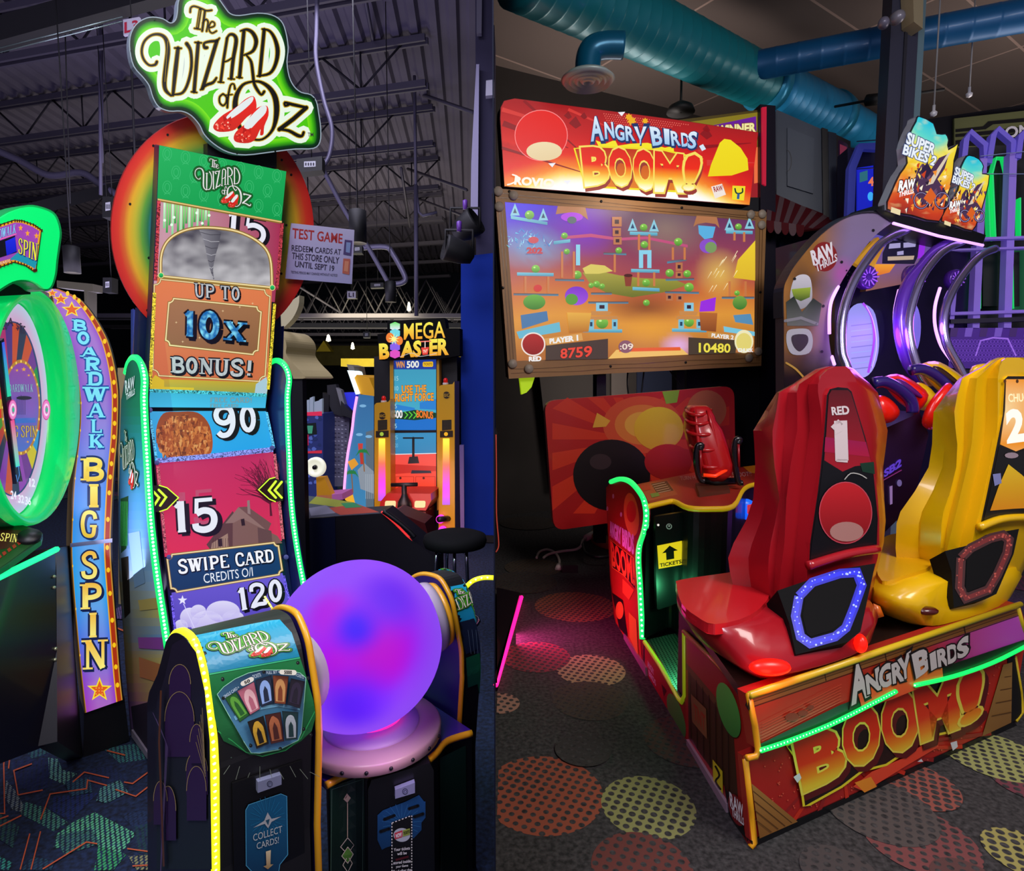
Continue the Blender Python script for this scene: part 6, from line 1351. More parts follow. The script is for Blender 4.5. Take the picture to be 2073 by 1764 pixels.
B().slab(PM.off(.3), [(770, 1032), (862, 1036), (862, 1092), (780, 1092)], .3, M('#6a0e10', .35, coat=.3)).build('front_panel', T)
B().slab(PM.off(.31), [(832, 1067), (853, 1066), (855, 1078), (834, 1080)], .01, M('#c8c0a8', .5, emit=.2)).build('label', T)
for x, y in ((893, 1050), (897, 1073)): B().lathe(PM.off(.16).hit(x, y), PM.n, [(.035, 0), (.035, .04), (.001, .045)], M('#e030d0', .4, emit=1.2), 16).build('round_light', T)
b = B(); b.tube([PM.off(.25).hit(888, 1052), PM.off(.12).hit(910, 1050)], .025, BLK, 8); b.build('card_reader', T)
lamp('screen_glow', 'AREA', PM.hit(840, 1000) + V((0, -.9, 0)), 5, (1, .5, .45), .6, look(PM.hit(840, 1000) + V((0, -.9, 0)), PM.hit(840, 1150)))
# blue side panel of the pirate-ish beach game
PQ = Pl(at(730, 900, 5.75), (-.1, -1, 0)); T = thing('beach_themed_game', 'blue game cabinet with palm tree side art, pink neon edge and yellow hood', 'arcade game', at(728, 1030, 5.6))
q = [(726, 800), (757, 797), (757, 1034), (699, 1012), (701, 957), (706, 916), (714, 872), (718, 838)]
sp = B().slab(PQ, q, .5, M('#3a7ab0', .4)).build('side_panel', T); s = Sh(PQ, .003, mat='L')
s.poly(q, ('#34689c', '#3f86b4'))
for q2, c in (([(741, 875), (757, 870), (757, 1034), (741, 1030)], '#5a6a78'), ([(724, 952), (738, 938), (757, 955), (757, 1000), (730, 990)], '#8a94a0'), ([(725, 898), (735, 898), (734, 912), (726, 912)], '#c84038'), ([(728, 912), (733, 912), (738, 940), (730, 940)], '#b83830'), ([(704, 935), (718, 928), (726, 940), (712, 952)], '#e09a30'), ([(699, 1000), (712, 990), (722, 1030), (699, 1012)], '#f0b030')): s.poly(q2, c)
for cx, cy in ((712, 958), (735, 915)):
    s.stroke([(cx, cy), (cx + 3, cy + 40)], 2, '#8a5a28', cap=False)
    for k in range(7): a_ = PI + k * PI / 6; s.stroke([(cx, cy), (cx + 8 * math.cos(a_), cy + 6 * math.sin(a_)), (cx + 14 * math.cos(a_), cy + 5 * math.sin(a_) + 8)], [3, 3, .6], '#2a7a40', cap=False, adv=False)
s.l += .0003
for k in range(5): s.stroke([(741 + k * 4, 960), (741 + k * 4, 1010)], .8, '#b0b8c0', cap=False, adv=False)
for cx, cy in ((735, 822), (728, 880), (747, 884)): s.poly(ell(cx, cy, 7, 3, 12), '#7ab0d8', adv=False)
s.build('side_graphics', sp)
led([PQ.hit(x, y) + PQ.n * .02 for x, y in cr([(724, 803), (718, 838), (714, 872), (706, 916), (701, 957), (697, 1009)], 4)], .012, '#f090d8', T, emit=1.5)
hd = B().slab(PQ.off(.05), [(716, 767), (722, 759), (747, 765), (763, 803), (726, 798)], .5, M('#e8a820', .4, emit=.15)).build('hood', T); B().slab(PQ.off(.08), [(703, 750), (710, 752), (727, 797), (720, 799)], .3, M('#d8f4f8', .4, emit=1.2)).build('lit_sign', T)
B().slab(PQ.off(-.1), [(702, 738), (716, 742), (722, 770), (712, 768)], .3, M('#8a8478', .5)).build('sign_back', T)
# low black table game with red lit rim
T = thing('table_game', 'low black angled game cabinet with colourful printed top in front of the plunger game', 'arcade game', at(740, 1190, 3.4)); PL = Pl(at(740, 1100, 3.3), (-.1, -1, 0))
body = B().slab(PL, [(621, 1050), (772, 1040), (880, 1130), (882, 1200), (621, 1215)], .22, M('#121016', .45, coat=.1)).build('cabinet', T); B().slab(PL.off(.004), [(621, 1052), (678, 1048), (682, 1210), (621, 1215)], .01, M('#0c1430', .4)).build('blue_panel', T)
b = B(); A_ = [PL.hit(*p) for p in [(621, 1050), (772, 1040)]]; A2 = [at(772 - 10, 1012, 3.7), at(616, 1003, 3.7)]
s = Sh(pl3(A_[0], A_[1], A2[1]), .002, mat='P')
for q, c in (([(620, 1050), (770, 1040), (716, 1018), (620, 1004)], ('#5a6a68', '#4a4a5a')), ([(640, 1006), (716, 1018), (700, 1030), (625, 1020)], '#a8b040'), ([(660, 1030), (725, 1022), (768, 1038), (690, 1044)], '#c0503c'), ([(625, 1030), (660, 1024), (680, 1040), (630, 1046)], '#8a8a9a'), ([(690, 1020), (716, 1019), (735, 1028), (700, 1030)], '#3a9a60')): s.poly(q, c)
s.build('top_graphics', T)
b = B(); b.tube([at(x, y, 3.25) for x, y in cr([(776, 1035), (800, 1052), (828, 1075), (840, 1088)], 4)], .014, BLK, 6); b.build('side_tube', T)
led([at(x, y, 3.28) for x, y in cr([(772, 1036), (800, 1060), (835, 1095), (878, 1132)], 4)], .006, '#e03030', T, emit=1.0)
B().slab(PL.off(-.3), [(780, 1045), (850, 1100), (880, 1130), (860, 1000 + 60), (800, 1036)], .2, M('#4a0c10', .4)).build('seat_shell', T)
# ring controller
T = thing('ring_controller', 'white ring shaped controller glowing on a yellow stand left of the beach game', 'controller', at(655, 1010, 4.2)); c = at(639, 946, 4.2); nn = V((-.1, -1, 0))
B().lathe(c, nn, [(.045, -.01), (.068, -.02), (.068, .01), (.05, .018), (.045, .005)], M('#f0f0d8', .4, emit=.7), 32).build('white_ring', T); B().lathe(c, nn, [(.047, 0), (.046, .004), (.001, .005)], M('#b0d890', .4, emit=.6), 28).build('green_disc', T); B().lathe(c + nn * .006, nn, [(.017, 0), (.014, .02), (.001, .022)], BLK, 16).build('hub', T)
B().slab(Pl(c + V((0, .03, 0)), nn), [(640, 967), (656, 966), (672, 1003), (672, 1150), (646, 1150)], .06, M('#e09a1c', .4, emit=.15)).build('yellow_stand', T); B().slab(Pl(c + V((0, .03, 0)), nn), [(640, 1004), (692, 1000), (694, 1012), (640, 1016)], .2, M('#b060a0', .4, emit=.3)).build('lit_base', T)
# distant machines between the tower and the beach game
PX = Pl(at(640, 900, 6.0), (0, -1, 0)); T = thing('camouflage_game', 'distant blue camouflage game cabinet behind the ring controller', 'arcade game', at(635, 1000, 6.2))
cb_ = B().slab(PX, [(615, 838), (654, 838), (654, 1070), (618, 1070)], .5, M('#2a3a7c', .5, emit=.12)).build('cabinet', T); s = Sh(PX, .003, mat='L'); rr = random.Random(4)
for k in range(26): x, y = rr.uniform(620, 650), rr.uniform(845, 985); s.poly([(x + 5 * math.cos(a_) * rr.uniform(.6, 1.2), y + 4 * math.sin(a_) * rr.uniform(.6, 1.2)) for a_ in (0, 1, 2, 3, 4, 5)], rr.choice(['#4a5aa8', '#1c2858', '#6a78b8', '#3a4a98']), adv=False); s.l += .00001
s.l += .0004
for q, c in (([(619, 858), (640, 856), (642, 880), (620, 882)], '#0c1418'), ([(622, 862), (634, 862), (632, 878), (624, 878)], '#3a8a70'), ([(616, 835), (652, 833), (652, 842), (616, 842)], '#d02850'), ([(618, 880), (625, 880), (625, 902), (618, 902)], '#a81840'), ([(617, 914), (652, 912), (652, 918), (617, 918)], '#c02840')): s.poly(q, c)
s.build('front_graphics', cb_)
b = B()
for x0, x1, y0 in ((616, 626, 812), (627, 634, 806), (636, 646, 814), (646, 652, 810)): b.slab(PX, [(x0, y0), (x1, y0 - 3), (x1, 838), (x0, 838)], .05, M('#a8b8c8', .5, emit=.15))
b.build('toy_city', T, kind=None)
T = thing('robot_arm_game', 'distant dark game cabinet with grey angled gun mount and perforated panel', 'arcade game', at(683, 1000, 5.9)); PY = Pl(at(683, 900, 6.4), (0, -1, 0))
B().slab(PY, [(667, 835), (708, 842), (704, 940), (696, 985), (665, 985)], .3, M('#7a788c', .5)).build('perforated_panel', T)
s = Sh(PY, .003, mat='P')
for j in range(16):
    for i in range(5): s.stroke([(670 + i * 7, 845 + j * 8), (674 + i * 7, 845 + j * 8 + .6)], 1.6, '#3a384c' if (i * j) % 3 else '#e0e0f0', cap=False, adv=False)
s.build('perforations', T)
for k, q in enumerate(([(662, 780), (680, 778), (694, 830), (700, 846), (674, 838), (663, 812)], [(653, 795), (666, 800), (664, 940), (655, 938)], [(655, 938), (668, 938), (668, 990), (662, 985)], [(680, 785), (690, 790), (704, 842), (694, 838)], [(690, 812), (716, 840), (712, 848), (690, 840)])): B().slab(PY.off(.05 + .02 * k), q, .1, M(('#2a2a30', '#101014', '#101014', '#8a8a90', '#202028')[k], .5)).build(('gun_mount', 'frame_post', 'leg', 'gun_cover', 'arm')[k], T)
B().slab(PY.off(-.1), [(696, 795), (721, 795), (722, 842), (698, 842)], .2, M('#2a30d0', .5, emit=.6)).build('blue_panel', T)
# black cabinet and cream scroll beyond the tower
T = thing('scroll_topped_cabinet', 'black cabinet with cream scroll shaped top just right of the tower game', 'arcade game', at(598, 1160, 3.3)); PZ = Pl(at(598, 900, 3.2), (-.2, -1, 0))
B().slab(PZ, [(588, 765), (612, 765), (620, 1160), (620, 1230), (590, 1230)], .04, M('#17161c', .5)).build('cabinet', T)
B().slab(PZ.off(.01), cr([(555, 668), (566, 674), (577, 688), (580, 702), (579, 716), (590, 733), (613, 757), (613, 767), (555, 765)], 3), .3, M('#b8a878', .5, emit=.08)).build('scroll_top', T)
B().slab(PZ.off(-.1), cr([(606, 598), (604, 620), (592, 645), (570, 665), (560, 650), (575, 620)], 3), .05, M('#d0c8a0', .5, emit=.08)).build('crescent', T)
T = thing('cream_topped_cabinet', 'cream block of a cabinet partly hidden behind the left edge of the tower game', 'arcade game', at(250, 1100, 4.0)); PZ2 = Pl(at(245, 900, 3.9), (0, -1, 0))
B().slab(PZ2, [(238, 745), (262, 745), (262, 1238), (240, 1238)], .3, M('#a89868', .6)).build('cabinet', T)
B().slab(PZ2.off(-.3), [(115, 568), (188, 575), (188, 590), (176, 590), (176, 640), (172, 640), (170, 588), (115, 582)], .1, M('#4a4636', .6)).build('frame', T)
# bar stool
T = thing('bar_stool', 'black padded bar stool with chrome legs in front of the blue wall', 'stool', at(920, 1200, 3.0)); c = at(921, 1092, 3.0)
B().lathe(c, Z, [(.001, .03), (.12, .03), (.152, .018), (.158, -.005), (.15, -.03), (.10, -.045), (.001, -.045)], M('#0a0a0c', .8), 36).build('seat', T)
for k, (x, y) in enumerate(((884, 1125), (920, 1128), (944, 1124), (905, 1120))):
    tp = at(x, y - 8, 2.93 if k < 3 else 3.1); b = B(); ft = V((tp.x + (tp.x - c.x) * .4, tp.y + (tp.y - c.y) * .4, 0)); b.tube([tp + (c - tp) * .25 + V((0, 0, -.02)), tp, tp.lerp(ft, .1), ft], .0085, CHR, 8); b.build('leg', T)
B().tube([c + V((.12 * math.cos(a_ / 8 * PI), .12 * math.sin(a_ / 8 * PI), -.42)) for a_ in range(16)], .007, CHR, 6, closed=True).build('foot_ring', T)

lamp('column_glow', 'AREA', PB.hit(225, 1120) + V((.12, -.1, 0)), 2.2, (.75, .7, 1), .25, look(PB.hit(225, 1120) + V((.12, -.1, 0)), S0.hit(275, 1120)), .9)
# ================================================================ RIGHT ROOM: MACHINES
UR = vdir(3560); o = fl(1519, 1717); VR = (fl(1264, 1289) - o).normalized(); fr = Fr(o, UR, VR)
SL_ = fr.side(0); SBK = fr.front(0)
YE = M('#d8b81c', .4, coat=.3); YO = M('#e8a012', .4, coat=.3)
REDP = M('#c0141c', .3, coat=.6); REDD = M('#a81420', .3, coat=.5); YELP = M('#e8b808', .3, coat=.4)
T = thing('shooting_game', 'two seat shooting game with red printed base, green light strips and red crest controller', 'arcade game', o)
# ---- seat base
zb = (SBK.off(.03).hit(1516, 1408)).z
base_side = [(1384, 1280), (1516, 1408), (1534, 1528), (1500, 1534), (1519, 1717), (1390, 1503), (1386, 1410)]
sidepts = [SL_.hit(*p) for p in base_side]
sd = B().slab(SL_, base_side, .018, M('#8a1418', .4, coat=.2)).build('base_side_panel', T)
s = Sh(SL_, .0015, mat='P')
s.poly(base_side, ('#b02418', '#8a1a14'))
s.poly([(1393, 1355), (1432, 1402), (1485, 1465), (1490, 1540), (1496, 1630), (1395, 1495)], ('#4a2a14', '#3a2010'))
s.poly([(1390, 1342), (1440, 1400), (1490, 1462), (1488, 1476), (1436, 1412), (1391, 1356)], '#6a4020')
for k in range(7): x = 1398 + k * 13; s.stroke([(x, 1362 + k * 15), (x + 2, 1500 + k * 18)], 1.4, '#241408', cap=False)
s.poly([(1401, 1405), (1432, 1436), (1434, 1497), (1404, 1462)], '#8a5a34'); s.text('TNT', [(1407, 1425), (1430, 1450), (1431, 1482), (1408, 1455)], '#a83018', .02)
for cx, cy, rx, ry, ro in ((1478, 1438, 20, 58, -.28),):
    s.poly(ell(cx, cy, rx, ry, 24, rot=ro), ('#5cae48', '#347a30')); 
s.poly([(1446, 1538), (1466, 1562), (1467, 1608), (1447, 1582)], '#d8c820'); s.stroke(cr([(1452, 1552), (1460, 1570), (1452, 1582), (1462, 1598)], 3), 4, '#141408')
s.poly([(1470, 1590), (1500, 1640), (1515, 1700), (1480, 1655)], '#0a0808'); s.poly(ell(1495, 1640, 14, 34, 20, rot=-.3), '#7a1418'); s.text('RAW', [(1481, 1604), (1508, 1630), (1509, 1654), (1483, 1632)], '#f0f0f0', .03); s.text('THRILLS', [(1485, 1634), (1510, 1657), (1511, 1672), (1487, 1652)], '#e8e8e8', .03)
s.build('side_graphics', sd)
B().slab(SL_.off(.012), [(1389, 1497), (1470, 1628), (1470, 1646), (1390, 1516)], .012, M('#a890a0', .4, .3)).build('kick_rail', T)
back_lo = [(1500, 1534), (2080, 1296), (2080, 1452), (1519, 1714)]
bl = B().slab(SBK, [(1503, 1530), (2075, 1300), (2050, 1462), (1519, 1702)], .02, M('#a01c18', .4, coat=.2)).build('lower_back_panel', T)
s = Sh(SBK, .0015, mat='P', fine=60)
s.poly([(1503, 1530), (2075, 1300), (2046, 1462), (1533, 1693)], ('#c42c1c', '#a81c1c')); s.fine = 0
for k in range(9): s.stroke([(1700, 1520), (1540 + k * 58, 1700 - k * 27)], [3, 8], '#d0301c' if k % 2 else '#962020', cap=False)
for k in range(160):
    rr = random.Random(k); x, y = rr.uniform(1540, 2030), 0; y = rr.uniform(1540 - (x - 1530) * .4, 1690 - (x - 1530) * .44); s.poly(ell(x, y, 1.6, 1.6, 5), '#e05a44', adv=False)
s.l += .0004
s.poly([(1519, 1585), (1612, 1662), (1535, 1696)], ('#a8743a', '#8a5a28')); s.poly([(2028, 1345), (2046, 1340), (2044, 1462), (1985, 1490)], ('#a87c40', '#8a6030'))
for k in range(4): s.stroke([(1522, 1600 + k * 18), (1600 - k * 14, 1664 + k * 6)], 1.5, '#5a3818', cap=False); s.stroke([(2030 - k * 9, 1370 + k * 26), (2044, 1368 + k * 24)], 1.5, '#5a3818', cap=False)
s.poly([(1722, 1590), (1760, 1560), (1830, 1530), (1870, 1500), (1890, 1490), (1895, 1510), (1830, 1548), (1770, 1585), (1745, 1600)], '#e8482c'); s.poly([(1725, 1582), (1758, 1570), (1770, 1590), (1745, 1602)], '#f09028')
# jagged burst plate and big letters
plate = [(1585, 1505), (1600, 1528), (1612, 1570), (1620, 1630), (1635, 1628), (1700, 1592), (1742, 1560), (1790, 1548), (1850, 1508), (1880, 1490), (1930, 1480), (1972, 1462), (1972, 1440), (1978, 1352), (1860, 1380), (1700, 1440)]
s.poly(plate, '#ecd82c'); s.poly(inset(plate, 5), '#1a0c0c')
bgr_ = grad([(0, '#d8240f'), (.5, '#e03414'), (.78, '#f08a1c'), (1, '#f0cc34')])
bgrad = lambda x, y: bgr_((y - (1500 - .385 * (x - 1612))) / 98)
def bletter(s, ch, q, c=('#e42c14', '#e8a81c'), e='#f0dc50', d='#5a1014', sh=(8, 10), eo=.085, o_=.055):
    s.text(ch, [(x + sh[0], y + sh[1]) for x, y in q], d, eo, adv=True); s.text(ch, q, e, eo, adv=True); s.fine = 9; s.text(ch, q, bgrad, o_, adv=True); s.fine = 0
for ch, q in (('B', [(1610, 1500), (1688, 1470), (1700, 1560), (1628, 1592)]), ('O', [(1698, 1450), (1766, 1420), (1772, 1525), (1712, 1550)]), ('O', [(1776, 1420), (1842, 1392), (1850, 1500), (1790, 1520)]), ('M', [(1848, 1392), (1926, 1362), (1930, 1466), (1862, 1492)]), ('!', [(1944, 1370), (1970, 1358), (1968, 1448), (1946, 1460)])): bletter(s, ch, q)
for q in ([(1598, 1568), (1610, 1560), (1614, 1570), (1606, 1580)], [(1915, 1500), (1928, 1496), (1930, 1508), (1920, 1516)], [(1848, 1538), (1856, 1532), (1860, 1538)]): s.poly(q, '#d8dce0')
s.build('back_graphics', bl)
PU2 = SBK.off(.045)
ub = B().slab(PU2, [(1516, 1408), (2064, 1224), (2090, 1302), (1800, 1418), (1536, 1520)], .045, M('#a01c18', .4, coat=.2)).build('upper_back_panel', T)
s = Sh(PU2, .0015, mat='P', fine=60)
s.poly([(1518, 1412), (2062, 1230), (2086, 1300), (1800, 1412), (1535, 1512)], lambda x, y: mixc(lin('#b4301e'), lin('#c050c0'), max(0, (x - 1880) / 170))); s.fine = 0
s.poly([(1518, 1414), (2060, 1232), (2064, 1244), (1522, 1430)], ('#96602e', '#7a4a20', 'x')); s.stroke([(1520, 1422), (2062, 1238)], 1.2, '#3a2410', cap=False); s.stroke([(1522, 1431), (2064, 1245)], 1.5, '#3a1a10', cap=False)
for x in (1668, 1790, 1950): s.stroke([(x, 1362 - (x - 1668) * .335), (x + 3, 1378 - (x - 1668) * .335)], 1.4, '#3a2410', cap=False)
for k in range(7): s.stroke([(1540, 1500 - k * 6), (1700, 1420 - k * 6)], 1.3, '#d0442c', cap=False)
for x, y, r in ((1600, 1450, 14), (1622, 1442, 10), (1637, 1430, 7)): s.poly(ell(x, y, r, r * .6), '#8a2018')
for q in ([(1728, 1385), (1790, 1345), (1860, 1320), (1900, 1318), (1905, 1372), (1800, 1415), (1740, 1430)],): s.poly(q, ('#e88a2c', '#e8402c'))
GREY = '#c8c0bc'
for ch, q in (('A', [(1718, 1352), (1744, 1342), (1752, 1404), (1722, 1420)]), ('N', [(1748, 1368), (1772, 1352), (1776, 1392), (1752, 1402)]), ('G', [(1774, 1352), (1798, 1340), (1800, 1382), (1777, 1392)]), ('R', [(1800, 1345), (1818, 1336), (1822, 1374), (1803, 1380)]), ('Y', [(1814, 1336), (1834, 1322), (1834, 1366), (1820, 1374)]),
              ('B', [(1842, 1325), (1870, 1310), (1874, 1352), (1850, 1368)]), ('I', [(1878, 1322), (1885, 1318), (1888, 1348), (1881, 1352)]), ('R', [(1890, 1316), (1908, 1308), (1912, 1342), (1893, 1346)]), ('D', [(1910, 1308), (1928, 1300), (1930, 1334), (1912, 1340)]), ('S', [(1930, 1300), (1950, 1284), (1950, 1322), (1932, 1330)])):
    s.text(ch, q, '#140c0c', .11); s.text(ch, q, GREY, .05)
s.build('back_graphics', ub)
b = B(); b.tube([PU2.hit(*p) + PU2.n * .003 for p in ((1516, 1407), (2064, 1223))], .011, YE, 8); b.build('edge_molding', T)
b = B(); b.tube([SL_.hit(*p) for p in ((1384, 1279), (1450, 1342), (1510, 1402))] + [PU2.hit(*p) for p in ((1516, 1408), (1528, 1468), (1535, 1520), (1530, 1532), (1512, 1535))], .0095, YO, 8); b.build('edge_molding', T)
b = B(); b.tube([SBK.hit(*p) for p in ((1508, 1535), (1520, 1640), (1527, 1706), (1519, 1716))], .010, YO, 8); b.build('edge_molding', T)
b = B(); b.tube([PU2.hit(*p) for p in ((2058, 1226), (2068, 1262), (2082, 1300))], .010, YE, 8); b.build('edge_molding', T)
b = B(); b.tube([SBK.hit(*p) for p in ((2054, 1330), (2066, 1400), (2070, 1440), (2056, 1460))], .008, YE, 8); b.build('edge_molding', T)
# base top and inner body
def vert0(P, z): return V((P.x, P.y, z))
c1 = PU2.hit(1516, 1408); c2 = PU2.hit(2064, 1224); c3 = SL_.hit(1384, 1280); zt = zb - .004
far = c3 + (c2 - c1)
B().prism([vert0(c1, zt), vert0(c2, zt), vert0(far, zt), vert0(c3, zt)], V((0, 0, -.03)), M('#241612', .35, coat=.3)).build('base_top', T)
kk = VR * .02 + UR * .012
B().prism([vert0(o, .03) + kk, vert0(o, .03) + UR * 1.02 + kk, vert0(o, .03) + UR * 1.02 + VR * (c3 - c1).length * .98 + kk, vert0(o, .03) + VR * (c3 - c1).length * .98 + kk], V((0, 0, zt - .065)), M('#0c0808', .6)).build('base_body', T)
B().slab(SBK.off(.003), [(1522, 1704), (2050, 1463), (2062, 1470), (1524, 1720)], .02, BLK).build('toe_kick', T)
B().slab(SBK.off(.004), [(2040, 1330), (2054, 1322), (2068, 1400), (2068, 1448), (2050, 1463), (2044, 1462)], .01, BLK).build('corner_panel', T)
P1 = cr([(1540, 1520), (1600, 1500), (1680, 1468), (1760, 1428), (1814, 1400)], 4); P2 = cr([(1852, 1388), (1930, 1370), (2010, 1342), (2084, 1305)], 4); PE = PU2.off(.012)
b = B(); 
for P in (P1, P2):
    led([PE.hit(*p) for p in P], .0075, '#10d858', T, dot='#b0ffd0', gap=.014, emit=1.2, demit=2.5)
b = Sh(PE.off(-.006), 0, mat='P'); b.poly([(1536, 1508)] + [(x, y - 7) for x, y in P1] + [(1850, 1380)] + [(x, y - 6) for x, y in P2] + [(2090, 1290), (1900, 1354), (1700, 1428)], '#061008'); b.build('led_backing', T)
lamp('led_glow', 'AREA', PE.hit(1690, 1500) + PE.n * .12 + V((0, 0, -.02)), 0.15, (.2, 1, .5), .5, (-PE.n + Z * .2).to_track_quat('-Z', 'Y').to_euler(), .05)
# ---- foot platform with tread plate
zp = SL_.hit(1342, 1352).z
plat = [(1306, 1300), (1338, 1349), (1378, 1420), (1386, 1408), (1390, 1503), (1334, 1418), (1306, 1373)]
pp = B().slab(SL_, plat, .016, M('#a81c18', .4, coat=.2)).build('platform_side', T); s = Sh(SL_, .0015, mat='P')
s.poly([(1306, 1310), (1340, 1360), (1380, 1425), (1388, 1425), (1389, 1498), (1334, 1412), (1306, 1370)], ('#b82018', '#8a1414')); s.poly(ell(1370, 1450, 14, 48, 22, rot=-.3), ('#5cae48', '#2c7a34')); s.text('ANGRY', [(1311, 1336), (1324, 1356), (1325, 1368), (1312, 1350)], '#e8e0e0', .03); s.text('BIRDS', [(1314, 1356), (1328, 1378), (1329, 1390), (1315, 1368)], '#e8e0e0', .03); s.poly([(1340, 1385), (1350, 1398), (1345, 1410)], '#4a0c0c'); s.build('side_graphics', pp)
b = B(); b.tube([SL_.hit(*p) for p in ((1305, 1300), (1338, 1350), (1374, 1414), (1381, 1422), (1387, 1408), (1386, 1282))], .011, M('#c8e020', .4, emit=.12), 8); b.build('edge_molding', T)
def treadmat():
    m = M('#3c4440', .35, .8, bump=0.0).copy(); m.name = 'tread_plate'; nt = m.node_tree; b_ = nt.nodes['Principled BSDF']; L = nt.links.new
    g = nt.nodes.new('ShaderNodeNewGeometry'); mp = nt.nodes.new('ShaderNodeMapping'); mp.inputs['Scale'].default_value = (42, 42, 42); L(g.outputs['Position'], mp.inputs[0])
    ch = nt.nodes.new('ShaderNodeTexBrick'); ch.offset = .5; ch.inputs['Scale'].default_value = 1; ch.inputs['Brick Width'].default_value = 1.0; ch.inputs['Row Height'].default_value = .5; ch.inputs['Mortar Size'].default_value = .16; ch.inputs['Color1'].default_value = (1, 1, 1, 1); ch.inputs['Color2'].default_value = (1, 1, 1, 1); ch.inputs['Mortar'].default_value = (0, 0, 0, 1)
    mp.inputs['Rotation'].default_value = (0, 0, .8); L(mp.outputs[0], ch.inputs['Vector'])
    mx = nt.nodes.new('ShaderNodeMix'); mx.data_type = 'RGBA'; mx.inputs[6].default_value = (.012, .02, .016, 1); mx.inputs[7].default_value = (.4, .5, .45, 1); L(ch.outputs[0], mx.inputs[0]); L(mx.outputs[2], b_.inputs['Base Color'])
    bp = nt.nodes.new('ShaderNodeBump'); bp.inputs['Strength'].default_value = .8; bp.inputs['Distance'].default_value = .004; L(ch.outputs[0], bp.inputs['Height']); L(bp.outputs[0], b_.inputs['Normal']); return m
A_ = vert0(SL_.hit(1303, 1296), zp - .01); B_ = vert0(SL_.hit(1386, 1412), zp - .01)
B().prism([A_, B_, B_ + UR * 1.0, A_ + UR * 1.0], V((0, 0, -zp * .8)), treadmat(), BLK).build('tread_plate', T)
B().slab(SL_.off(.012), [(1262, 1284), (1306, 1352), (1307, 1372), (1263, 1302)], .012, M('#a890a0', .4, .3)).build('kick_rail', T)
lamp('led_glow', 'POINT', SL_.hit(1330, 1230) + SL_.n * .02 + UR * .16, 3.0, (.12, 1, .4), .04)
# ---- front console
edge = [(1227, 988), (1238, 976), (1257, 970), (1276, 975), (1292, 991), (1305, 1013), (1310, 1042), (1306, 1073), (1296, 1105), (1294, 1137), (1297, 1184), (1300, 1248), (1302, 1294)]
pan = cr(edge, 3) + [(1306, 1373), (1264, 1296), (1250, 1270), (1243, 1250), (1235, 1169), (1227, 1010)]
cp_ = B().slab(SL_, pan, .016, M('#8a1414', .4, coat=.2)).build('console_side_panel', T); s = Sh(SL_, .0015, mat='P')
s.poly([(1229, 992), (1240, 980), (1257, 975), (1274, 980), (1288, 994), (1300, 1014), (1304, 1042), (1300, 1073), (1290, 1105), (1288, 1137), (1291, 1184), (1296, 1290), (1303, 1366), (1264, 1294), (1247, 1262), (1238, 1169), (1229, 1010)], ('#8a1414', '#d04a1c'))
for x, y in ((1242, 1005), (1258, 1042), (1230, 1030)): s.poly(ell(x, y, 2, 5, 8), '#c8ccd0', adv=False)
s.l += .0004; s.poly(ell(1279, 1042, 15, 44, 24, rot=-.1), ('#e8902c', '#f0b040')); s.poly(ell(1279, 1036, 10, 22, 20), ('#e8502c', '#c8281c'))
s.text('ANGRY BIRDS', [(1235, 1056), (1284, 1085), (1284, 1122), (1236, 1084)], '#e8dcf0', .05)
q = [(1236, 1092), (1285, 1130), (1290, 1195), (1262, 1165), (1240, 1150)]; s.poly(q, '#e8a028'); s.poly(inset(q, 2), '#3a0c0c'); s.text('BOOM!', [(1238, 1098), (1284, 1134), (1286, 1184), (1242, 1144)], ('#f0502c', '#f0a030'), .04)
s.poly([(1262, 1172), (1285, 1195), (1275, 1215), (1262, 1200)], '#f07828'); s.poly([(1240, 1200), (1262, 1215), (1272, 1290), (1255, 1272)], '#1a0c0c'); s.poly(ell(1256, 1236, 8, 18, 16), '#f0a030'); s.poly([(1275, 1240), (1290, 1255), (1294, 1330), (1276, 1290)], '#e8b028'); s.build('side_graphics', cp_)
led([SL_.hit(*p) + SL_.n * .004 for p in cr(edge[1:], 4)], .015, '#18d060', T, dot='#8affc0', gap=.026, emit=1.5)
zc = SL_.hit(1306, 1020).z; ce = cr([(1309, 1022), (1343, 1014), (1365, 1011), (1394, 1024), (1440, 1026), (1483, 1021), (1505, 987), (1535, 976), (1600, 970)], 4)
CE = [fl(x, y, zc) for x, y in ce]; cbk = [fl(1600, 935, zc), fl(1530, 943, zc), fl(1406, 957, zc), fl(1276, 984, zc)]
ctp = B().prism(CE + cbk, V((0, 0, -.03)), M('#8a1c14', .35, coat=.4)).build('control_deck', T); PZc = Pl((0, 3, zc), Z); s = Sh(PZc, .001, mat='P')
s.poly(ce + [(1600, 935), (1530, 943), (1406, 957), (1276, 984)], ('#c0341c', '#a02418')); s.poly([(1292, 984), (1350, 972), (1372, 1002), (1310, 1016)], '#b8502c'); s.poly([(1318, 980), (1350, 974), (1364, 994), (1330, 1000)], '#4a2018')
for k in range(5): s.stroke([(1320 + k * 3, 983 + k * 4), (1346 + k * 3, 977 + k * 4)], 1.2, '#d8b090', cap=False, adv=False)
s.l += .0004; s.poly([(1296, 984), (1314, 981), (1318, 992), (1300, 996)], '#c82c1c'); s.poly([(1316, 1001), (1332, 998), (1336, 1005), (1320, 1009)], '#6a9a3c'); s.poly([(1504, 946), (1530, 943), (1600, 935), (1600, 960), (1530, 960), (1518, 958)], '#f0a818'); s.text('TURN HANDLE TO AIM & SHOOT!!', [(1376, 966), (1520, 956), (1522, 965), (1378, 974)], '#e0b8a0', 0)
s.build('deck_graphics', ctp)
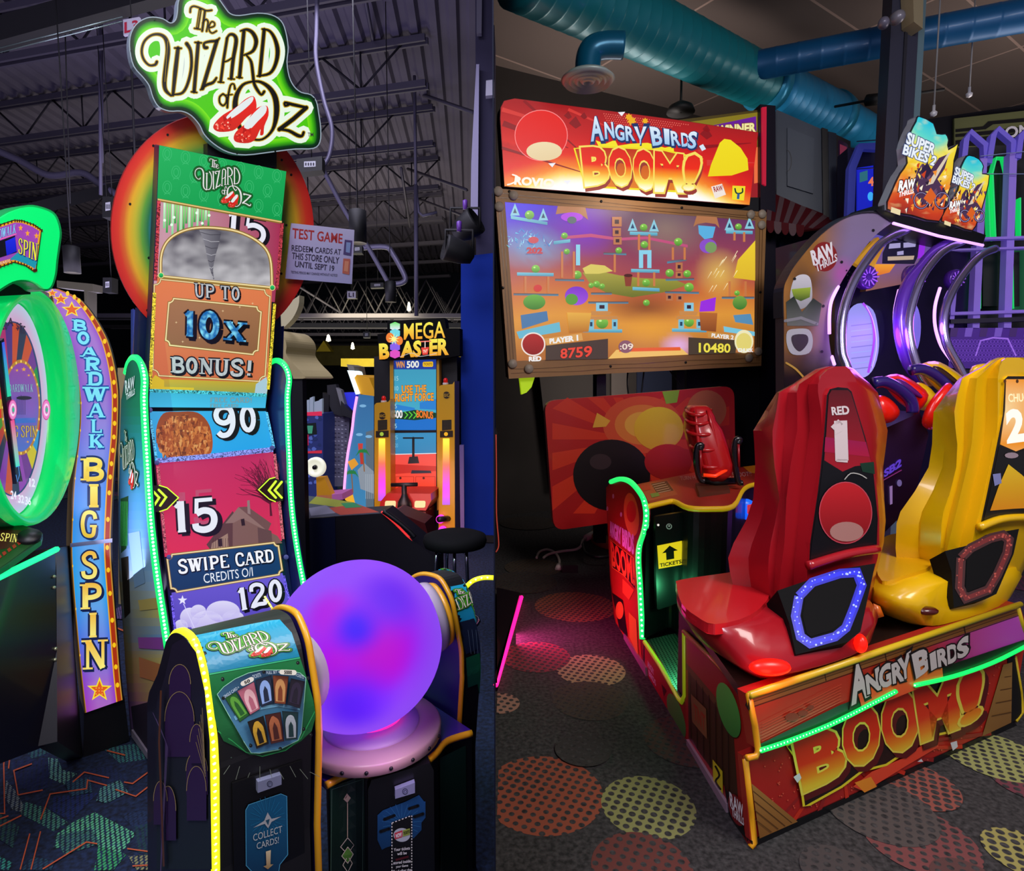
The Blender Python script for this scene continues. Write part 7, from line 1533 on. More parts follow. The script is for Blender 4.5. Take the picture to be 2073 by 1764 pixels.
b = B(); b.tube([p + V((0, 0, -.012)) for p in CE], .014, M('#e8b818', .4, emit=.15), 8); b.build('edge_molding', T)
lowc = [vert0(p, zp) for p in CE]; n = len(CE)
cb = B(); cb.add([vert0(p, zc - .03) for p in CE] + lowc, [(i, i + 1, n + i + 1, n + i) for i in range(n - 1)], M('#07070a', .35, coat=.2)); cb.add([vert0(p, zc - .03) for p in cbk] + [vert0(p, zp) for p in cbk], [(0, 1, 5, 4), (1, 2, 6, 5), (2, 3, 7, 6)], BLK); cb.build('console_body', T)
PFc = plv(CE[0], CE[10]).off(.03)
td = B().slab(PFc, rrect([(1326, 1046), (1392, 1036), (1394, 1214), (1330, 1236)], 6, 3), .02, M('#09090c', .35, coat=.2)).build('ticket_door', T); s = Sh(PFc, .002, mat='P')
q = [(1330, 1105), (1380, 1095), (1382, 1143), (1333, 1152)]; s.poly(q, '#e0c81c', mat='L'); hf = homog(q)
s.poly([hf(*p) for p in ((.5, .1), (.82, .36), (.66, .36), (.66, .68), (.34, .68), (.34, .36), (.18, .36))], '#100c04'); s.text('TICKETS', [hf(.06, .78), hf(.94, .78), hf(.94, .93), hf(.06, .93)], '#100c04', .03)
s.build('ticket_sticker', td); s = Sh(PFc, .002, mat='P')
s.poly(ell(1354, 1066, 6, 6, 16), '#a8a8a8'); s.poly(ell(1354, 1066, 4, 4, 14), '#202024'); s.poly(ell(1354, 1065, 1.6, 1.8, 8), '#c8c8c8'); s.poly(ell(1332, 1063, 2.4, 2.4, 8), '#f0e8e0', mat='L'); s.build('door_lock', td)
bl_ = B(); bl_.lathe(at(1508, 1030, CE[-8].y + .02), (-.2, -1, 0), [(.06, 0), (.062, .02), (.03, .03), (.001, .032)], M('#1050f0', .3, emit=1.6), 20); bl_.build('blue_button_light', T)
s = Sh(Pl(at(1508, 1030, CE[-8].y - .06), (-.2, -1, 0)), .01, mat='L'); s.poly([(1512, 1022), (1522, 1020), (1522, 1038), (1512, 1040)], '#c83040'); s.build('card_logo', T)
# ---- red crest controller
Yc_ = fl(1440, 985, zc).y; ct = B(); secs = []
rows = [(821, 1394, 1428, .0), (826, 1389, 1434, .0), (842, 1386, 1442, .0), (850, 1390, 1444, .0), (868, 1388, 1456, .0), (900, 1396, 1467, -.01), (935, 1406, 1478, -.03), (958, 1418, 1476, -.05), (972, 1430, 1462, -.06)]
for py, x0, x1, dy in rows:
    cx, w = (x0 + x1) / 2, (x1 - x0) / 2; y0 = Yc_ + .02 + dy
    ring_ = []
    for k in range(16):
        a_ = 2 * PI * k / 16; fx = math.cos(a_); fy = math.sin(a_); sx = (abs(fx) ** .6) * (1 if fx > 0 else -1); sy = (abs(fy) ** .6) * (1 if fy > 0 else -1)
        P = at(cx, py, y0); ring_.append(P + V((sx * w / F * y0, sy * w / F * y0 * 1.3, 0)))
    secs.append(ring_)
ct.loft(secs, REDP); cm = ct.build('crest_controller', T)
for k, (py, x0, x1) in enumerate(((834, 1388, 1440), (852, 1388, 1446), (874, 1390, 1458), (905, 1398, 1468), (940, 1408, 1478))):
    b = B(); y0 = Yc_ - .075 - .012 * k; P = [at(x0 + 1, py - 3, y0 + .09), at(x0 + 6, py + 3, y0 + .03), at((x0 + x1) / 2, py + 7, y0 - .012), at(x1 - 6, py + 2, y0 + .03), at(x1 - 1, py - 4, y0 + .09)]
    b.tube(cr([tuple(p) for p in P], 3), .011, REDP, 8); b.build('crest_ridge', cm)
for sx in (-1, 1):
    b = B(); P = [((1408 if sx < 0 else 1432) + dx_, yy_) for dx_, yy_ in ((0, 830), (2 + (sx > 0) * 6, 860), (6 + (sx > 0) * 12, 900), (14 + (sx > 0) * 16, 945))]
    b.tube([at(x, y, Yc_ - .075 - .016 * k) for k, (x, y) in enumerate(P)], [.006, .010, .011, .008], REDP, 8); b.build('crest_rib', cm)
b = B(); b.tube([at(1424, 962, Yc_ - .14), at(1448, 964, Yc_ - .16), at(1474, 950, Yc_ - .12)], .010, M('#ff3a14', .3, emit=.5), 8); b.build('glowing_edge', cm)
for (x0, y0, x1, y1) in ((1413, 908, 1420, 968), (1490, 896, 1497, 972)):
    b = B(); yy = Yc_ - .12; P = [at(x0 + 2, y0 - 4, yy + .03), at(x0, y0, yy), at((x0 + x1) / 2 - 1, (y0 + y1) / 2, yy - .01), at(x1, y1, yy + .01), at(x1 + 3, y1 + 8, yy + .05)]
    b.tube([at(*p, yy) for p in cr([(x0 + 4, y0 + 3), (x0 + 8, y0 - 6), (x0, y0 - 6), (x0 - 4, y0 + 10), (x0 - 3, y0 + 35), (x1 - 3, y1 + 2), (x1 + 6, y1 + 6)], 4)], .016, M('#141018', .25, coat=.6), 10); h = b.build('handle_grip', cm)
    b = B(); b.tube([at(x0 + 5, y0 + 4, yy - .012), at(x0 + 6, y0 + 50, yy - .012)], .007, M('#a01420', .3, coat=.4), 6); b.build('trigger', cm)
b = B(); b.slab(PZc.off(.02), [(1408, 978), (1466, 970), (1478, 992), (1416, 1000)], .02, M('#5a3020', .4)); b.build('controller_base', T)
b = B(); b.tube([at(1420, 972, Yc_ - .06), at(1450, 976, Yc_ - .08), at(1494, 974, Yc_ - .03)], .02, BLK, 8); b.build('handle_bar', T)
# ---- moulded seats
def seat(rows, base, slope, mat, name, lean=.00022):
    secs = []
    for (py, A, Bx, C, D, E, Fx) in rows:
        yb = lambda px: base + slope * (px - rows[5][4]) - (1200 - py) * lean
        pts = [(A, yb(A) + .24), ((A + Bx) / 2, yb(Bx) + .15), (Bx, yb(Bx) + .05), ((Bx + C) / 2, yb(C) + .035), (C, yb(C) + .0), ((C + D) / 2, yb(D) - .005), (D, yb(D) - .05), (E, yb(E) - .05), ((E + Fx) / 2, yb(Fx) - .02), (Fx, yb(Fx) + .03)]
        back = [(Fx - 4, yb(Fx) + .2), ((E * .7 + D * .3), yb(E) + .16), ((D * .7 + E * .3), yb(D) + .15), (Bx + (A - Bx) * .5, yb(Bx) + .26)]
        secs.append([at(px, py, yy) for px, yy in pts + back])
    b = B(); b.loft(secs, mat); return b
rrow = [(742, 1672, 1675, 1682, 1692, 1712, 1718), (748, 1650, 1654, 1662, 1676, 1720, 1730), (762, 1628, 1632, 1642, 1662, 1730, 1744), (778, 1604, 1608, 1618, 1656, 1736, 1762), (795, 1572, 1577, 1613, 1656, 1741, 1777), (830, 1550, 1572, 1614, 1662, 1748, 1786), (872, 1525, 1564, 1614, 1664, 1756, 1797), (900, 1527, 1564, 1608, 1662, 1762, 1794), (945, 1529, 1568, 1600, 1657, 1770, 1788), (1010, 1525, 1578, 1592, 1650, 1777, 1790), (1055, 1510, 1570, 1590, 1642, 1780, 1793), (1100, 1485, 1560, 1588, 1636, 1780, 1789), (1130, 1474, 1556, 1584, 1634, 1777, 1782), (1160, 1478, 1555, 1580, 1634, 1768, 1774), (1200, 1487, 1558, 1577, 1634, 1760, 1766), (1243, 1493, 1572, 1590, 1640, 1750, 1757), (1285, 1560, 1594, 1602, 1640, 1736, 1745), (1318, 1598, 1606, 1612, 1640, 1716, 1724)]
sb = seat(rrow, 2.15, .0008, REDD, 'r').build('seat_back', T, 'red moulded seat back', sub=0)
yrow = [(724, 2020, 2024, 2030, 2038, 2062, 2072), (730, 2004, 2008, 2018, 2030, 2075, 2085), (742, 1988, 1992, 2004, 2024, 2085, 2097), (766, 1942, 1948, 1978, 2020, 2098, 2115), (800, 1914, 1938, 1974, 2020, 2105, 2128), (834, 1890, 1932, 1972, 2020, 2110, 2140), (865, 1888, 1934, 1970, 2019, 2114, 2142), (900, 1887, 1938, 1967, 2014, 2116, 2140), (946, 1880, 1936, 1958, 2003, 2114, 2136), (995, 1852, 1924, 1946, 1992, 2112, 2132), (1036, 1823, 1910, 1936, 1982, 2108, 2126), (1060, 1815, 1906, 1930, 1976, 2100, 2115), (1110, 1813, 1904, 1918, 1966, 2080, 2092), (1155, 1817, 1914, 1925, 1965, 2060, 2072), (1200, 1856, 1924, 1932, 1965, 2035, 2048), (1232, 1905, 1930, 1936, 1960, 2005, 2018)]
for o_ in (sb,): o_.data.set_sharp_from_angle(angle=.5)
sy = seat(yrow, 2.54, .0008, YELP, 'y').build('seat_back', T, 'yellow moulded seat back', sub=0)
sy.data.set_sharp_from_angle(angle=.5)
def backpl(base, slope, px0, py0, px1, lean, off):
    y = lambda px, py: base + slope * (px - px0) - (1200 - py) * lean - off
    return pl3(at(px0, 900, y(px0, 900)), at(px1, 900, y(px1, 900)), at(px0, 1100, y(px0, 1100)))
PRD = backpl(2.15, .0008, rrow[5][4], 0, 1770, .00022, .062); PYD = backpl(2.54, .0008, yrow[5][4], 0, 2060, .00022, .062)
rp = [(1674, 800), (1680, 788), (1696, 784), (1716, 786), (1724, 793), (1738, 840), (1752, 886), (1768, 955), (1777, 1050), (1775, 1106), (1730, 1116), (1690, 1126), (1638, 1142), (1640, 1100), (1655, 1000), (1661, 950), (1668, 880)]
rb = B().slab(PRD, rp, .02, M('#12080c', .3, coat=.3), REDD).build('graphic_plate', T); s = Sh(PRD, .001, mat='P')
s.poly(inset(rp, 3), '#0a0a0e'); up_ = [(1677, 800), (1683, 790), (1716, 790), (1722, 796), (1737, 845), (1750, 890), (1764, 940), (1730, 944), (1705, 955), (1668, 932), (1672, 880)]
s.poly(up_, ('#5c1018', '#b01428')); s.poly([(1670, 885), (1752, 895), (1760, 925), (1668, 915)], ('#a01450', '#b81440'))
s.poly([(1740, 938), (1768, 935), (1770, 960), (1745, 955)], '#143a28'); s.text('RED', [(1682, 825), (1716, 822), (1718, 838), (1684, 840)], '#e8dcdc', .04)
s.slabt('1', [(1676, 850), (1724, 846), (1726, 938), (1680, 934)], '#e8d8d8', None, bold=.34); s.poly([(1686, 862), (1700, 856), (1704, 872), (1690, 880)], '#e8d8d8')
s.poly(ell(1710, 1038, 53, 62, 36), ('#d8242c', '#8a1018')); e = ell(1710, 1038, 53, 62, 36); s.stroke(e + [e[0]], 2, '#d85060', cap=False); s.poly(ell(1712, 1076, 34, 20, 24), '#c08a80'); s.stroke(cr([(1708, 970), (1720, 958), (1738, 960), (1752, 968)], 3), 2, '#c8c8c0')
s.build('plate_graphics', rb)
b = B(); b.tube([PRD.off(.01).hit(*p) for p in cr([(1636, 1146), (1680, 1132), (1725, 1120), (1776, 1112)], 4)], .016, REDD, 10); b.build('lip', T)
def spk(pl, poly, ring_, body, dot, dotc, parent, em, nd):
    pb_ = B().slab(pl, poly, .10, M('#030305', .7)).build('speaker_panel', parent); s = Sh(pl, .002, mat='L' if em else 'P')
    s.stroke(ring_ + [ring_[0]], 19, body, cap=False); s.stroke(ring_ + [ring_[0]], 9, dot, cap=False); s.poly(inset(ring_, 14 if em else 12), '#020204', mat='PM')
    rr = random.Random(2); R_ = cr(ring_, 5, True)
    for k in range(nd):
        i = int(k / nd * len(R_)); x, y = R_[i]; x += rr.uniform(-5, 5); y += rr.uniform(-5, 5); r_ = 1.4 if rr.random() < .7 else 2.3; s.poly(ell(x, y, r_, r_, 8), dotc, adv=False, mat='L')
    s.build('light_ring', pb_); return pb_
PRS = pl3(at(1574, 1196, 1.99), at(1772, 1143, 2.08), at(1611, 1324, 1.84))
spk(PRS, [(1574, 1196), (1636, 1175), (1697, 1153), (1772, 1141), (1742, 1279), (1717, 1300), (1660, 1314), (1611, 1326), (1598, 1263)], [(1617, 1208), (1644, 1180), (1700, 1162), (1734, 1160), (1744, 1186), (1728, 1232), (1712, 1272), (1690, 1290), (1640, 1304), (1620, 1290), (1610, 1248)], '#0c10c0', '#1822f0', '#b8c8ff', T, True, 60)
PYS = pl3(at(1913, 1116, 2.37), at(2063, 1073, 2.43), at(1931, 1231, 2.24))
spk(PYS, [(1913, 1116), (1961, 1104), (1996, 1083), (2063, 1071), (2052, 1122), (2017, 1203), (1996, 1213), (1931, 1231), (1926, 1157)], [(1945, 1130), (1965, 1110), (2005, 1090), (2030, 1084), (2042, 1094), (2038, 1120), (2018, 1165), (2000, 1195), (1955, 1212), (1942, 1190)], '#3a1010', '#6a1a18', '#a84a40', T, False, 60)
yp = [(2034, 768), (2040, 762), (2100, 762), (2110, 900), (2112, 1044), (2073, 1044), (2030, 1050), (1984, 1065), (1998, 1000), (2018, 900), (2030, 840)]
yb_ = B().slab(PYD, yp, .02, M('#1a1408', .3), YELP).build('graphic_plate', T); s = Sh(PYD, .001, mat='P')
s.poly([(2022, 904), (2056, 918), (2100, 900), (2108, 1036), (2060, 1036), (1990, 1058), (2004, 995)], '#141410')
s.poly([(2036, 768), (2100, 768), (2104, 895), (2056, 914), (2024, 900), (2034, 830)], (lambda x, y: mixc(lin('#fff8c0'), lin('#e88a08'), min(1, math.hypot((x - 2052) / 42, (y - 840) / 85)))), mat='L')
s.fine = 0; s.text('2', [(2038, 834), (2068, 830), (2071, 890), (2041, 894)], '#fffcf0', .05, mat='L'); s.text('CHUCK', [(2040, 798), (2090, 796), (2091, 812), (2041, 814)], '#fff4c0', .02, mat='L')
for x in (2033, 2058): s.poly(ell(x, 772, 3, 4, 8), '#5a3408', adv=False)
s.l += .0004; s.poly([(2040, 940), (2068, 962), (2090, 985), (2092, 1028), (2050, 1030), (2003, 1034), (2020, 985)], ('#f8d020', '#f09a18')); s.poly([(2008, 960), (2024, 958), (2026, 978), (2012, 984)], '#8a90c8'); s.poly(ell(2046, 922, 14, 6, 12), '#a8949c'); s.build('plate_graphics', yb_)
b = B(); b.tube([PYD.off(.01).hit(*p) for p in cr([(1982, 1068), (2025, 1052), (2073, 1048), (2100, 1052)], 4)], .016, YELP, 10); b.build('lip', T)
# cushions and skirts
def pad(px, z, th, mat, name, parent, lab=None, bev=.03):
    P = [fl(x, y, z) for x, y in px]; b = B(); b.prism(P, V((0, 0, -th)), mat); return b.build(name, parent, lab, bevel=bev)
pad(cr([(1370, 1184), (1378, 1174), (1472, 1160), (1540, 1150), (1560, 1200), (1520, 1245), (1448, 1264), (1410, 1248), (1380, 1222)], 3, True), zt + .17, .035, M('#cc1a24', .35, coat=.4), 'seat_cushion', T, 'red moulded seat pad', .02)
def skirt(lv, mat, parent, name='seat_skirt'):
    secs = []
    for py_, pts, z in lv: secs.append([fl(x, y, z) for x, y in cr(pts, 3, True)])
    b = B(); b.loft(secs, mat); return b.build(name, parent)
sk0 = [(1372, 1196), (1430, 1180), (1560, 1180), (1740, 1210), (1768, 1262), (1700, 1308), (1600, 1300), (1500, 1276), (1420, 1262), (1384, 1238)]
zz = zt
sh_ = lambda pts, dx, dy, kx=1, ky=1: [((x - 1580) * kx + 1580 + dx, (y - 1250) * ky + 1250 + dy) for x, y in pts]
lv = [(0, [(1372, 1196), (1430, 1180), (1560, 1180), (1740, 1206), (1764, 1236), (1742, 1244), (1600, 1250), (1500, 1274), (1420, 1262), (1384, 1238)], zz + .155), (0, [(1372, 1214), (1430, 1190), (1560, 1190), (1752, 1220), (1776, 1258), (1744, 1272), (1598, 1296), (1500, 1304), (1430, 1288), (1388, 1256)], zz + .11), (0, [(1400, 1262), (1450, 1210), (1560, 1200), (1740, 1230), (1762, 1300), (1704, 1334), (1590, 1362), (1520, 1358), (1462, 1328), (1420, 1300)], zz + .05), (0, [(1440, 1300), (1480, 1260), (1580, 1240), (1720, 1250), (1742, 1306), (1700, 1340), (1590, 1372), (1540, 1376), (1490, 1350), (1460, 1326)], zz + .002)]
skirt(lv, REDD, T)
def tl(cx, cy, rx, ry, Y, mat, parent):
    b = B(); c = at(cx, cy, Y); secs = []
    for k, (f, d) in enumerate(((1, 0), (.95, -.012), (.7, -.022), (.3, -.028))): secs.append([c + V((rx / F * Y * f * math.cos(a_ / 20 * 2 * PI), d, ry / F * Y * f * math.sin(a_ / 20 * 2 * PI))) for a_ in range(20)])
    b.loft(secs, mat); return b.build('tail_light', parent)
TLM = M('#ff1408', .3, emit=1.5)
P_t = fl(1560, 1362, zz + .05); tl(1558, 1350, 44, 18, P_t.y - .02, TLM, T); tl(1740, 1302, 13, 20, fl(1740, 1312, zz + .05).y - .03, TLM, T)
lamp('tail_glow', 'POINT', at(1560, 1385, P_t.y - .08), .5, (1, .06, .03), .03); lamp('tail_glow', 'POINT', at(1745, 1318, 2.02), .25, (1, .06, .03), .03)
pad(cr([(1772, 1130), (1786, 1092), (1816, 1080), (1880, 1076), (1890, 1140), (1830, 1165), (1785, 1176)], 3, True), zt + .17, .035, M('#e8b008', .35, coat=.4), 'seat_cushion', T, 'yellow moulded seat pad', .02)
lv = [(0, [(1752, 1172), (1800, 1140), (1900, 1130), (2040, 1130), (2056, 1150), (2020, 1160), (1930, 1172), (1860, 1212), (1790, 1200)], zz + .155), (0, [(1752, 1200), (1800, 1160), (1900, 1150), (2050, 1150), (2064, 1176), (2020, 1188), (1930, 1204), (1860, 1238), (1790, 1226)], zz + .10), (0, [(1758, 1222), (1800, 1180), (1900, 1170), (2040, 1170), (2050, 1200), (2020, 1230), (1920, 1262), (1870, 1266), (1800, 1248)], zz + .04), (0, [(1790, 1225), (1820, 1200), (1900, 1190), (2020, 1190), (2036, 1210), (1990, 1236), (1920, 1264), (1875, 1269), (1820, 1256)], zz + .002)]
skirt(lv, YELP, T); tl(1876, 1236, 22, 9, fl(1876, 1258, zz + .04).y - .035, M('#4a0c08', .3, coat=.5), T)
b = B(); b.loft([[at(x, y, Y) for x, y in ((1772, 1254), (1790, 1248), (1782, 1228), (1768, 1222))] for Y in (2.2, 2.28)], M('#e87018', .3, coat=.4)); b.build('orange_fin', T)
# ---------------------------------------------------------------- screen on its stand
UT = vdir(6000); P0_ = at(1012, 400, 4.5); PTV = plv(P0_, P0_ + UT); PMQ = PTV.off(.02)
T = thing('screen_stand', 'tall display stand with lit red header, wood framed screen and red printed board below', 'arcade display', fl(1290, 1100))
WOOD = M('#a87c4c', .5, var=.25, vscale=4); WOODD = M('#6a4a2a', .5)
mq = rrect([(1010, 199), (1535, 266), (1516, 416), (1021, 378)], 1, 1)
mq = [(1012, 240), (1013, 218), (1020, 204), (1042, 199), (1375, 243), (1535, 268), (1517, 416), (1021, 378)]
hb = B().slab(PMQ, mq, .10, M('#7a1010', .4), M('#1a0a0a', .4)).build('header_sign', T)
s = Sh(PMQ, .003, mat='L')
gm = grad([(0, '#a81c20'), (.35, '#cc1c1c'), (.6, '#e8281c'), (.78, '#f88a28'), (.88, '#ffe070'), (.95, '#fffbe0'), (1, '#ffffff')])
def mcol(u, v):
    k = v + .12 * math.exp(-((u - .5) / .33) ** 2) * (v > .3) * (v - .3) * 2 - .02 * abs(u - .5); k -= max(0, (abs(u - .5) - .26)) * 1.0 * (v > .5); return gm(min(1, k))
s.fine = 12; hf = None
def mcx(x, y):
    v = (y - (199 + (x - 1012) * .128)) / ((378 + (x - 1021) * .077) - (199 + (x - 1012) * .128)); return mcol((x - 1012) / 515, max(0, min(1, v)))
s.poly(inset(mq, 1), mcx); s.fine = 0
for k, (a_, b_) in enumerate((((1060, 204), (1200, 330)), ((1016, 222), (1150, 262)), ((1018, 250), (1150, 300)), ((1150, 222), (1240, 262)), ((1400, 300), (1520, 290)), ((1430, 330), (1526, 330)), ((1016, 300), (1180, 350)))):
    s.stroke([a_, b_], [6 + k % 3 * 3, 1.5], '#d83a34' if k % 2 else '#8e141c', cap=False)
for j in range(5):
    for i in range(38 - j * 4): s.poly(ell(1222 + i * 4.6 + j * 2, 231 + j * 4.4 + i * .6, 1.1, 1.1, 5), '#f07a6a', adv=False)
s.l += .0004
for x, y, r in ((1150, 235, 9), (1165, 250, 14), (1182, 236, 8), (1140, 282, 10), (1430, 272, 14), (1430, 262, 9)): s.poly([(x - r, y), (x, y - r), (x + r * .8, y + r * .3), (x, y + r * .8)], '#8a161c', adv=False)
s.l += .0004
s.poly(ell(1095, 275, 53, 51, 40), ('#e82420', '#e01c1c')); e = ell(1095, 275, 53, 51, 40); s.stroke(e + [e[0]], 1.6, '#ff8a8a', cap=False); s.poly(ell(1101, 307, 36, 19, 26), ('#f0dcb0', '#e8d0a0'))
s.poly([(1456, 290), (1465, 282), (1478, 284), (1498, 300), (1512, 322), (1514, 345), (1480, 356), (1432, 358), (1438, 335)], ('#f4e020', '#f0d818'))
s.poly([(1205, 285), (1225, 292), (1244, 284), (1250, 296), (1275, 292), (1310, 290), (1345, 300), (1362, 296), (1365, 320), (1330, 318), (1250, 310), (1215, 305)], '#f8e828')
for x, y, r in ((1272, 238, 8), (1278, 246, 10), (1305, 246, 7)): s.poly(star(x, y, r, r * .6, 7), '#f0b020')
bp = [(1160, 301), (1215, 296), (1262, 298), (1340, 302), (1422, 322), (1402, 396), (1396, 392), (1183, 380)]; s.poly(bp, '#f0e020'); s.poly(inset(bp, 4), ('#c02818', '#e88a28'))
gB = lambda x, y: grad([(0, '#e02818'), (.4, '#f02c14'), (.62, '#f8a028'), (.85, '#fff070'), (1, '#fffce0')])((y - 304 - (x - 1180) * .05) / 72)
for ch, q in (('B', [(1180, 305), (1224, 302), (1228, 368), (1187, 374)]), ('O', [(1231, 306), (1272, 306), (1276, 374), (1238, 374)]), ('O', [(1281, 308), (1322, 312), (1324, 384), (1286, 380)]), ('M', [(1328, 312), (1378, 318), (1382, 386), (1328, 384)]), ('!', [(1393, 322), (1412, 324), (1398, 384), (1386, 384)])):
    s.text(ch, [(x + 3, y + 8) for x, y in q], '#9a3a30', .07); s.text(ch, q, '#f8e060', .085); s.fine = 6; s.text(ch, q, gB, .05); s.fine = 0
BLUEW = ('#e4f2ff', '#98c8f0')
for ch, q in (('A', [(1194, 240), (1214, 238), (1219, 284), (1196, 286)]), ('N', [(1222, 250), (1238, 250), (1242, 280), (1224, 282)]), ('G', [(1243, 254), (1260, 256), (1262, 286), (1245, 284)]), ('R', [(1264, 258), (1278, 260), (1282, 286), (1266, 286)]), ('Y', [(1284, 262), (1304, 262), (1298, 294), (1290, 294)]),
              ('B', [(1314, 260), (1334, 262), (1338, 294), (1320, 296)]), ('I', [(1343, 264), (1350, 265), (1351, 294), (1345, 293)]), ('R', [(1355, 268), (1370, 270), (1374, 296), (1358, 296)]), ('D', [(1376, 272), (1390, 273), (1392, 298), (1378, 298)]), ('S', [(1392, 270), (1408, 270), (1404, 302), (1390, 302)])):
    s.text(ch, [(x + 1, y + 2) for x, y in q], '#1c3468', .085); s.text(ch, q, BLUEW, .03)
s.poly([(1412, 298), (1420, 294), (1426, 304), (1418, 308)], '#d8e8f8')
for x, y in ((1115, 335), (1146, 370), (1255, 232)): s.poly([(x - 7, y - 2), (x + 8, y - 3), (x + 1, y + 6)], '#f0f0f8')
s.text('ROVIO', [(1042, 360), (1120, 366), (1118, 382), (1040, 375)], '#fff4e8', .05); s.stroke(cr([(1036, 356), (1046, 360), (1044, 368), (1034, 374), (1026, 376)], 3), 3, '#fff4e8')
s.poly([(1436, 380), (1458, 374), (1466, 396), (1444, 404)], '#f4e8e0'); s.text('RAW', [(1440, 381), (1458, 377), (1460, 387), (1443, 391)], '#a83030', .03)
s.poly([(1479, 378), (1505, 379), (1502, 408), (1478, 406)], '#f0e028'); s.stroke(cr([(1484, 384), (1486, 392), (1492, 394), (1499, 391), (1499, 384)], 3), 3, '#1c3c2c'); s.stroke([(1491, 394), (1490, 405)], 5, '#2a5a9a', cap=False)
s.build('header_print', hb)
lamp('header_glow', 'AREA', PMQ.hit(1260, 400) + PMQ.n * .4, 1.6, (1, .8, .6), .4, (-PMQ.n - Z * 1.2).to_track_quat('-Z', 'Y').to_euler(), .1)
# framed screen
fo = [(994, 380), (1552, 430), (1549, 560), (1541, 741), (1528, 741), (1030, 767), (1012, 620)]
fo = [(1001.5, 381), (1552, 430), (1547, 610), (1541, 741), (1030, 767), (1018, 620), (1001.5, 500)]
fi = [(1022, 409), (1529, 447), (1527, 713), (1046, 731)]
fr_ = T and B()
PTF = PTV.off(.06)
q4 = [(1001.5, 381), (1552, 430), (1541, 741), (1030, 767)]
for k in range(4): j = (k + 1) % 4; B().slab(PTF, [q4[k], q4[j], fi[j], fi[k]], .05, WOOD).build('frame_board', T)
B().slab(PTV, [(1003, 383), (1550, 432), (1539, 739), (1032, 764)], .12, M('#1a120c', .6)).build('screen_case', T)
b = Sh(PTF, .002, mat='P')
for a_, c_ in (((1010, 392), (1535, 438)), ((1008, 400), (1530, 443)), ((1036, 748), (1536, 724)), ((1034, 757), (1538, 734)), ((1010, 420), (1034, 740)), ((1016, 420), (1040, 735)), ((1538, 450), (1532, 730)), ((1544, 450), (1536, 730))):
    P = [(a_[0] + (c_[0] - a_[0]) * t / 10, a_[1] + (c_[1] - a_[1]) * t / 10 + math.sin(t * 1.7 + a_[0]) * 1.2) for t in range(11)]; b.stroke(P, 1.0, '#6a4826', 2, cap=False, adv=False)
b.build('wood_grain', T)
for x, y in ((1008, 388), (1039, 396), (1010, 419), (1519, 435), (1542, 434), (1541, 456), (1037, 737), (1070, 747), (1515, 725), (1534, 712)): B().lathe(PTF.hit(x, y), PTF.n, [(.034, 0), (.034, .012), (.026, .022), (.001, .026)], M('#a89c8c', .45), 14).build('frame_bolt', T)
for x, y in ((1217, 408), (1380, 421), (1018, 583), (1539, 592), (1388, 734), (1236, 742), (1031, 388), (1526, 432)): B().lathe(PTF.hit(x, y), PTF.n, [(.011, 0), (.009, .006), (.001, .007)], BLK, 8).build('screw', T)
# game picture
sc = B().slab(PTF.off(-.004), fi, .01, BLK).build('game_screen', T); s = Sh(PTF.off(-.004), .002, mat='L')
g1 = grad([(0, '#5a3060'), (.25, '#8a3c58'), (.42, '#a84a4c'), (.55, '#c86a38'), (.75, '#e0983c'), (1, '#b06a34')])
def bg(u, v):
    c = g1(v + .05 * math.sin(u * 9)); 
    if u < .45: c = mixc(c, lin('#3a18e0'), max(0, 1 - u * 2.6) * max(0, 1 - v * 3.0) * 1.3)
    c = mixc(c, lin('#7a20c8'), max(0, 1 - math.hypot((u - .27) / .14, (v - .12) / .22)) * .9)
    c = mixc(c, lin('#a89878'), max(0, 1 - math.hypot((u - .6) / .22, (v - .1) / .25)) * .5)
    c = mixc(c, lin('#5ab0e0'), max(0, 1 - math.hypot((u - .08) / .16, (v - .27) / .16)) * (.4 + .6 * nz(u * 40, v * 30, 1)))
    c = mixc(c, lin('#f0d060'), max(0, 1 - math.hypot((u - .83) / .12, (v - .4) / .2)) * .7)
    c = mixc(c, lin('#e8b8f0'), max(0, 1 - math.hypot((u - .64) / .09, (v - .93) / .1)) * 1.0)
    c = mixc(c, lin('#5a2c1c'), max(0, 1 - math.hypot((u - .5) / .2, (v - .65) / .12)) * .7)
    c = mixc(c, lin('#e8a030'), max(0, 1 - math.hypot((u - .52) / .14, (v - .8) / .12)) * .8)
    return c
s.grid(fi, 60, 34, bg)
Q2 = lambda x, y: (1000 + x * .2798, 370 + y * .2798)   # coordinates read off the enlarged screen
s.map = Q2
s.poly([(640, 650), (760, 640), (900, 670), (1050, 690), (1300, 700), (1400, 740), (1250, 790), (1000, 830), (820, 800), (700, 740)], ('#a8a040', '#6a7028')); s.poly([(640, 620), (700, 590), (800, 600), (860, 640), (760, 660), (660, 660)], '#d8c860')
s.poly([(940, 670), (1000, 670), (990, 750), (950, 750)], '#8a3c2c'); s.poly(ell(970, 672, 31, 12), '#4a1c18')
s.poly([(480, 390), (700, 370), (900, 400), (1100, 390), (1400, 450), (1400, 470), (1100, 410), (900, 420), (700, 395), (480, 410)], '#c0507c')
for q in ([(460, 170), (660, 180), (680, 270), (640, 240), (560, 215), (480, 225), (445, 230)], [(1465, 240), (1610, 250), (1630, 330), (1600, 300), (1530, 290), (1470, 300), (1440, 320)]): s.poly(q, '#b0744c')
s.poly(ell(562, 250, 80, 34), '#b040e0'); s.poly(ell(562, 272, 34, 26), '#5a6a70'); s.poly([(1475, 310), (1600, 320), (1580, 400), (1520, 410), (1480, 370)], '#5ab0e0')
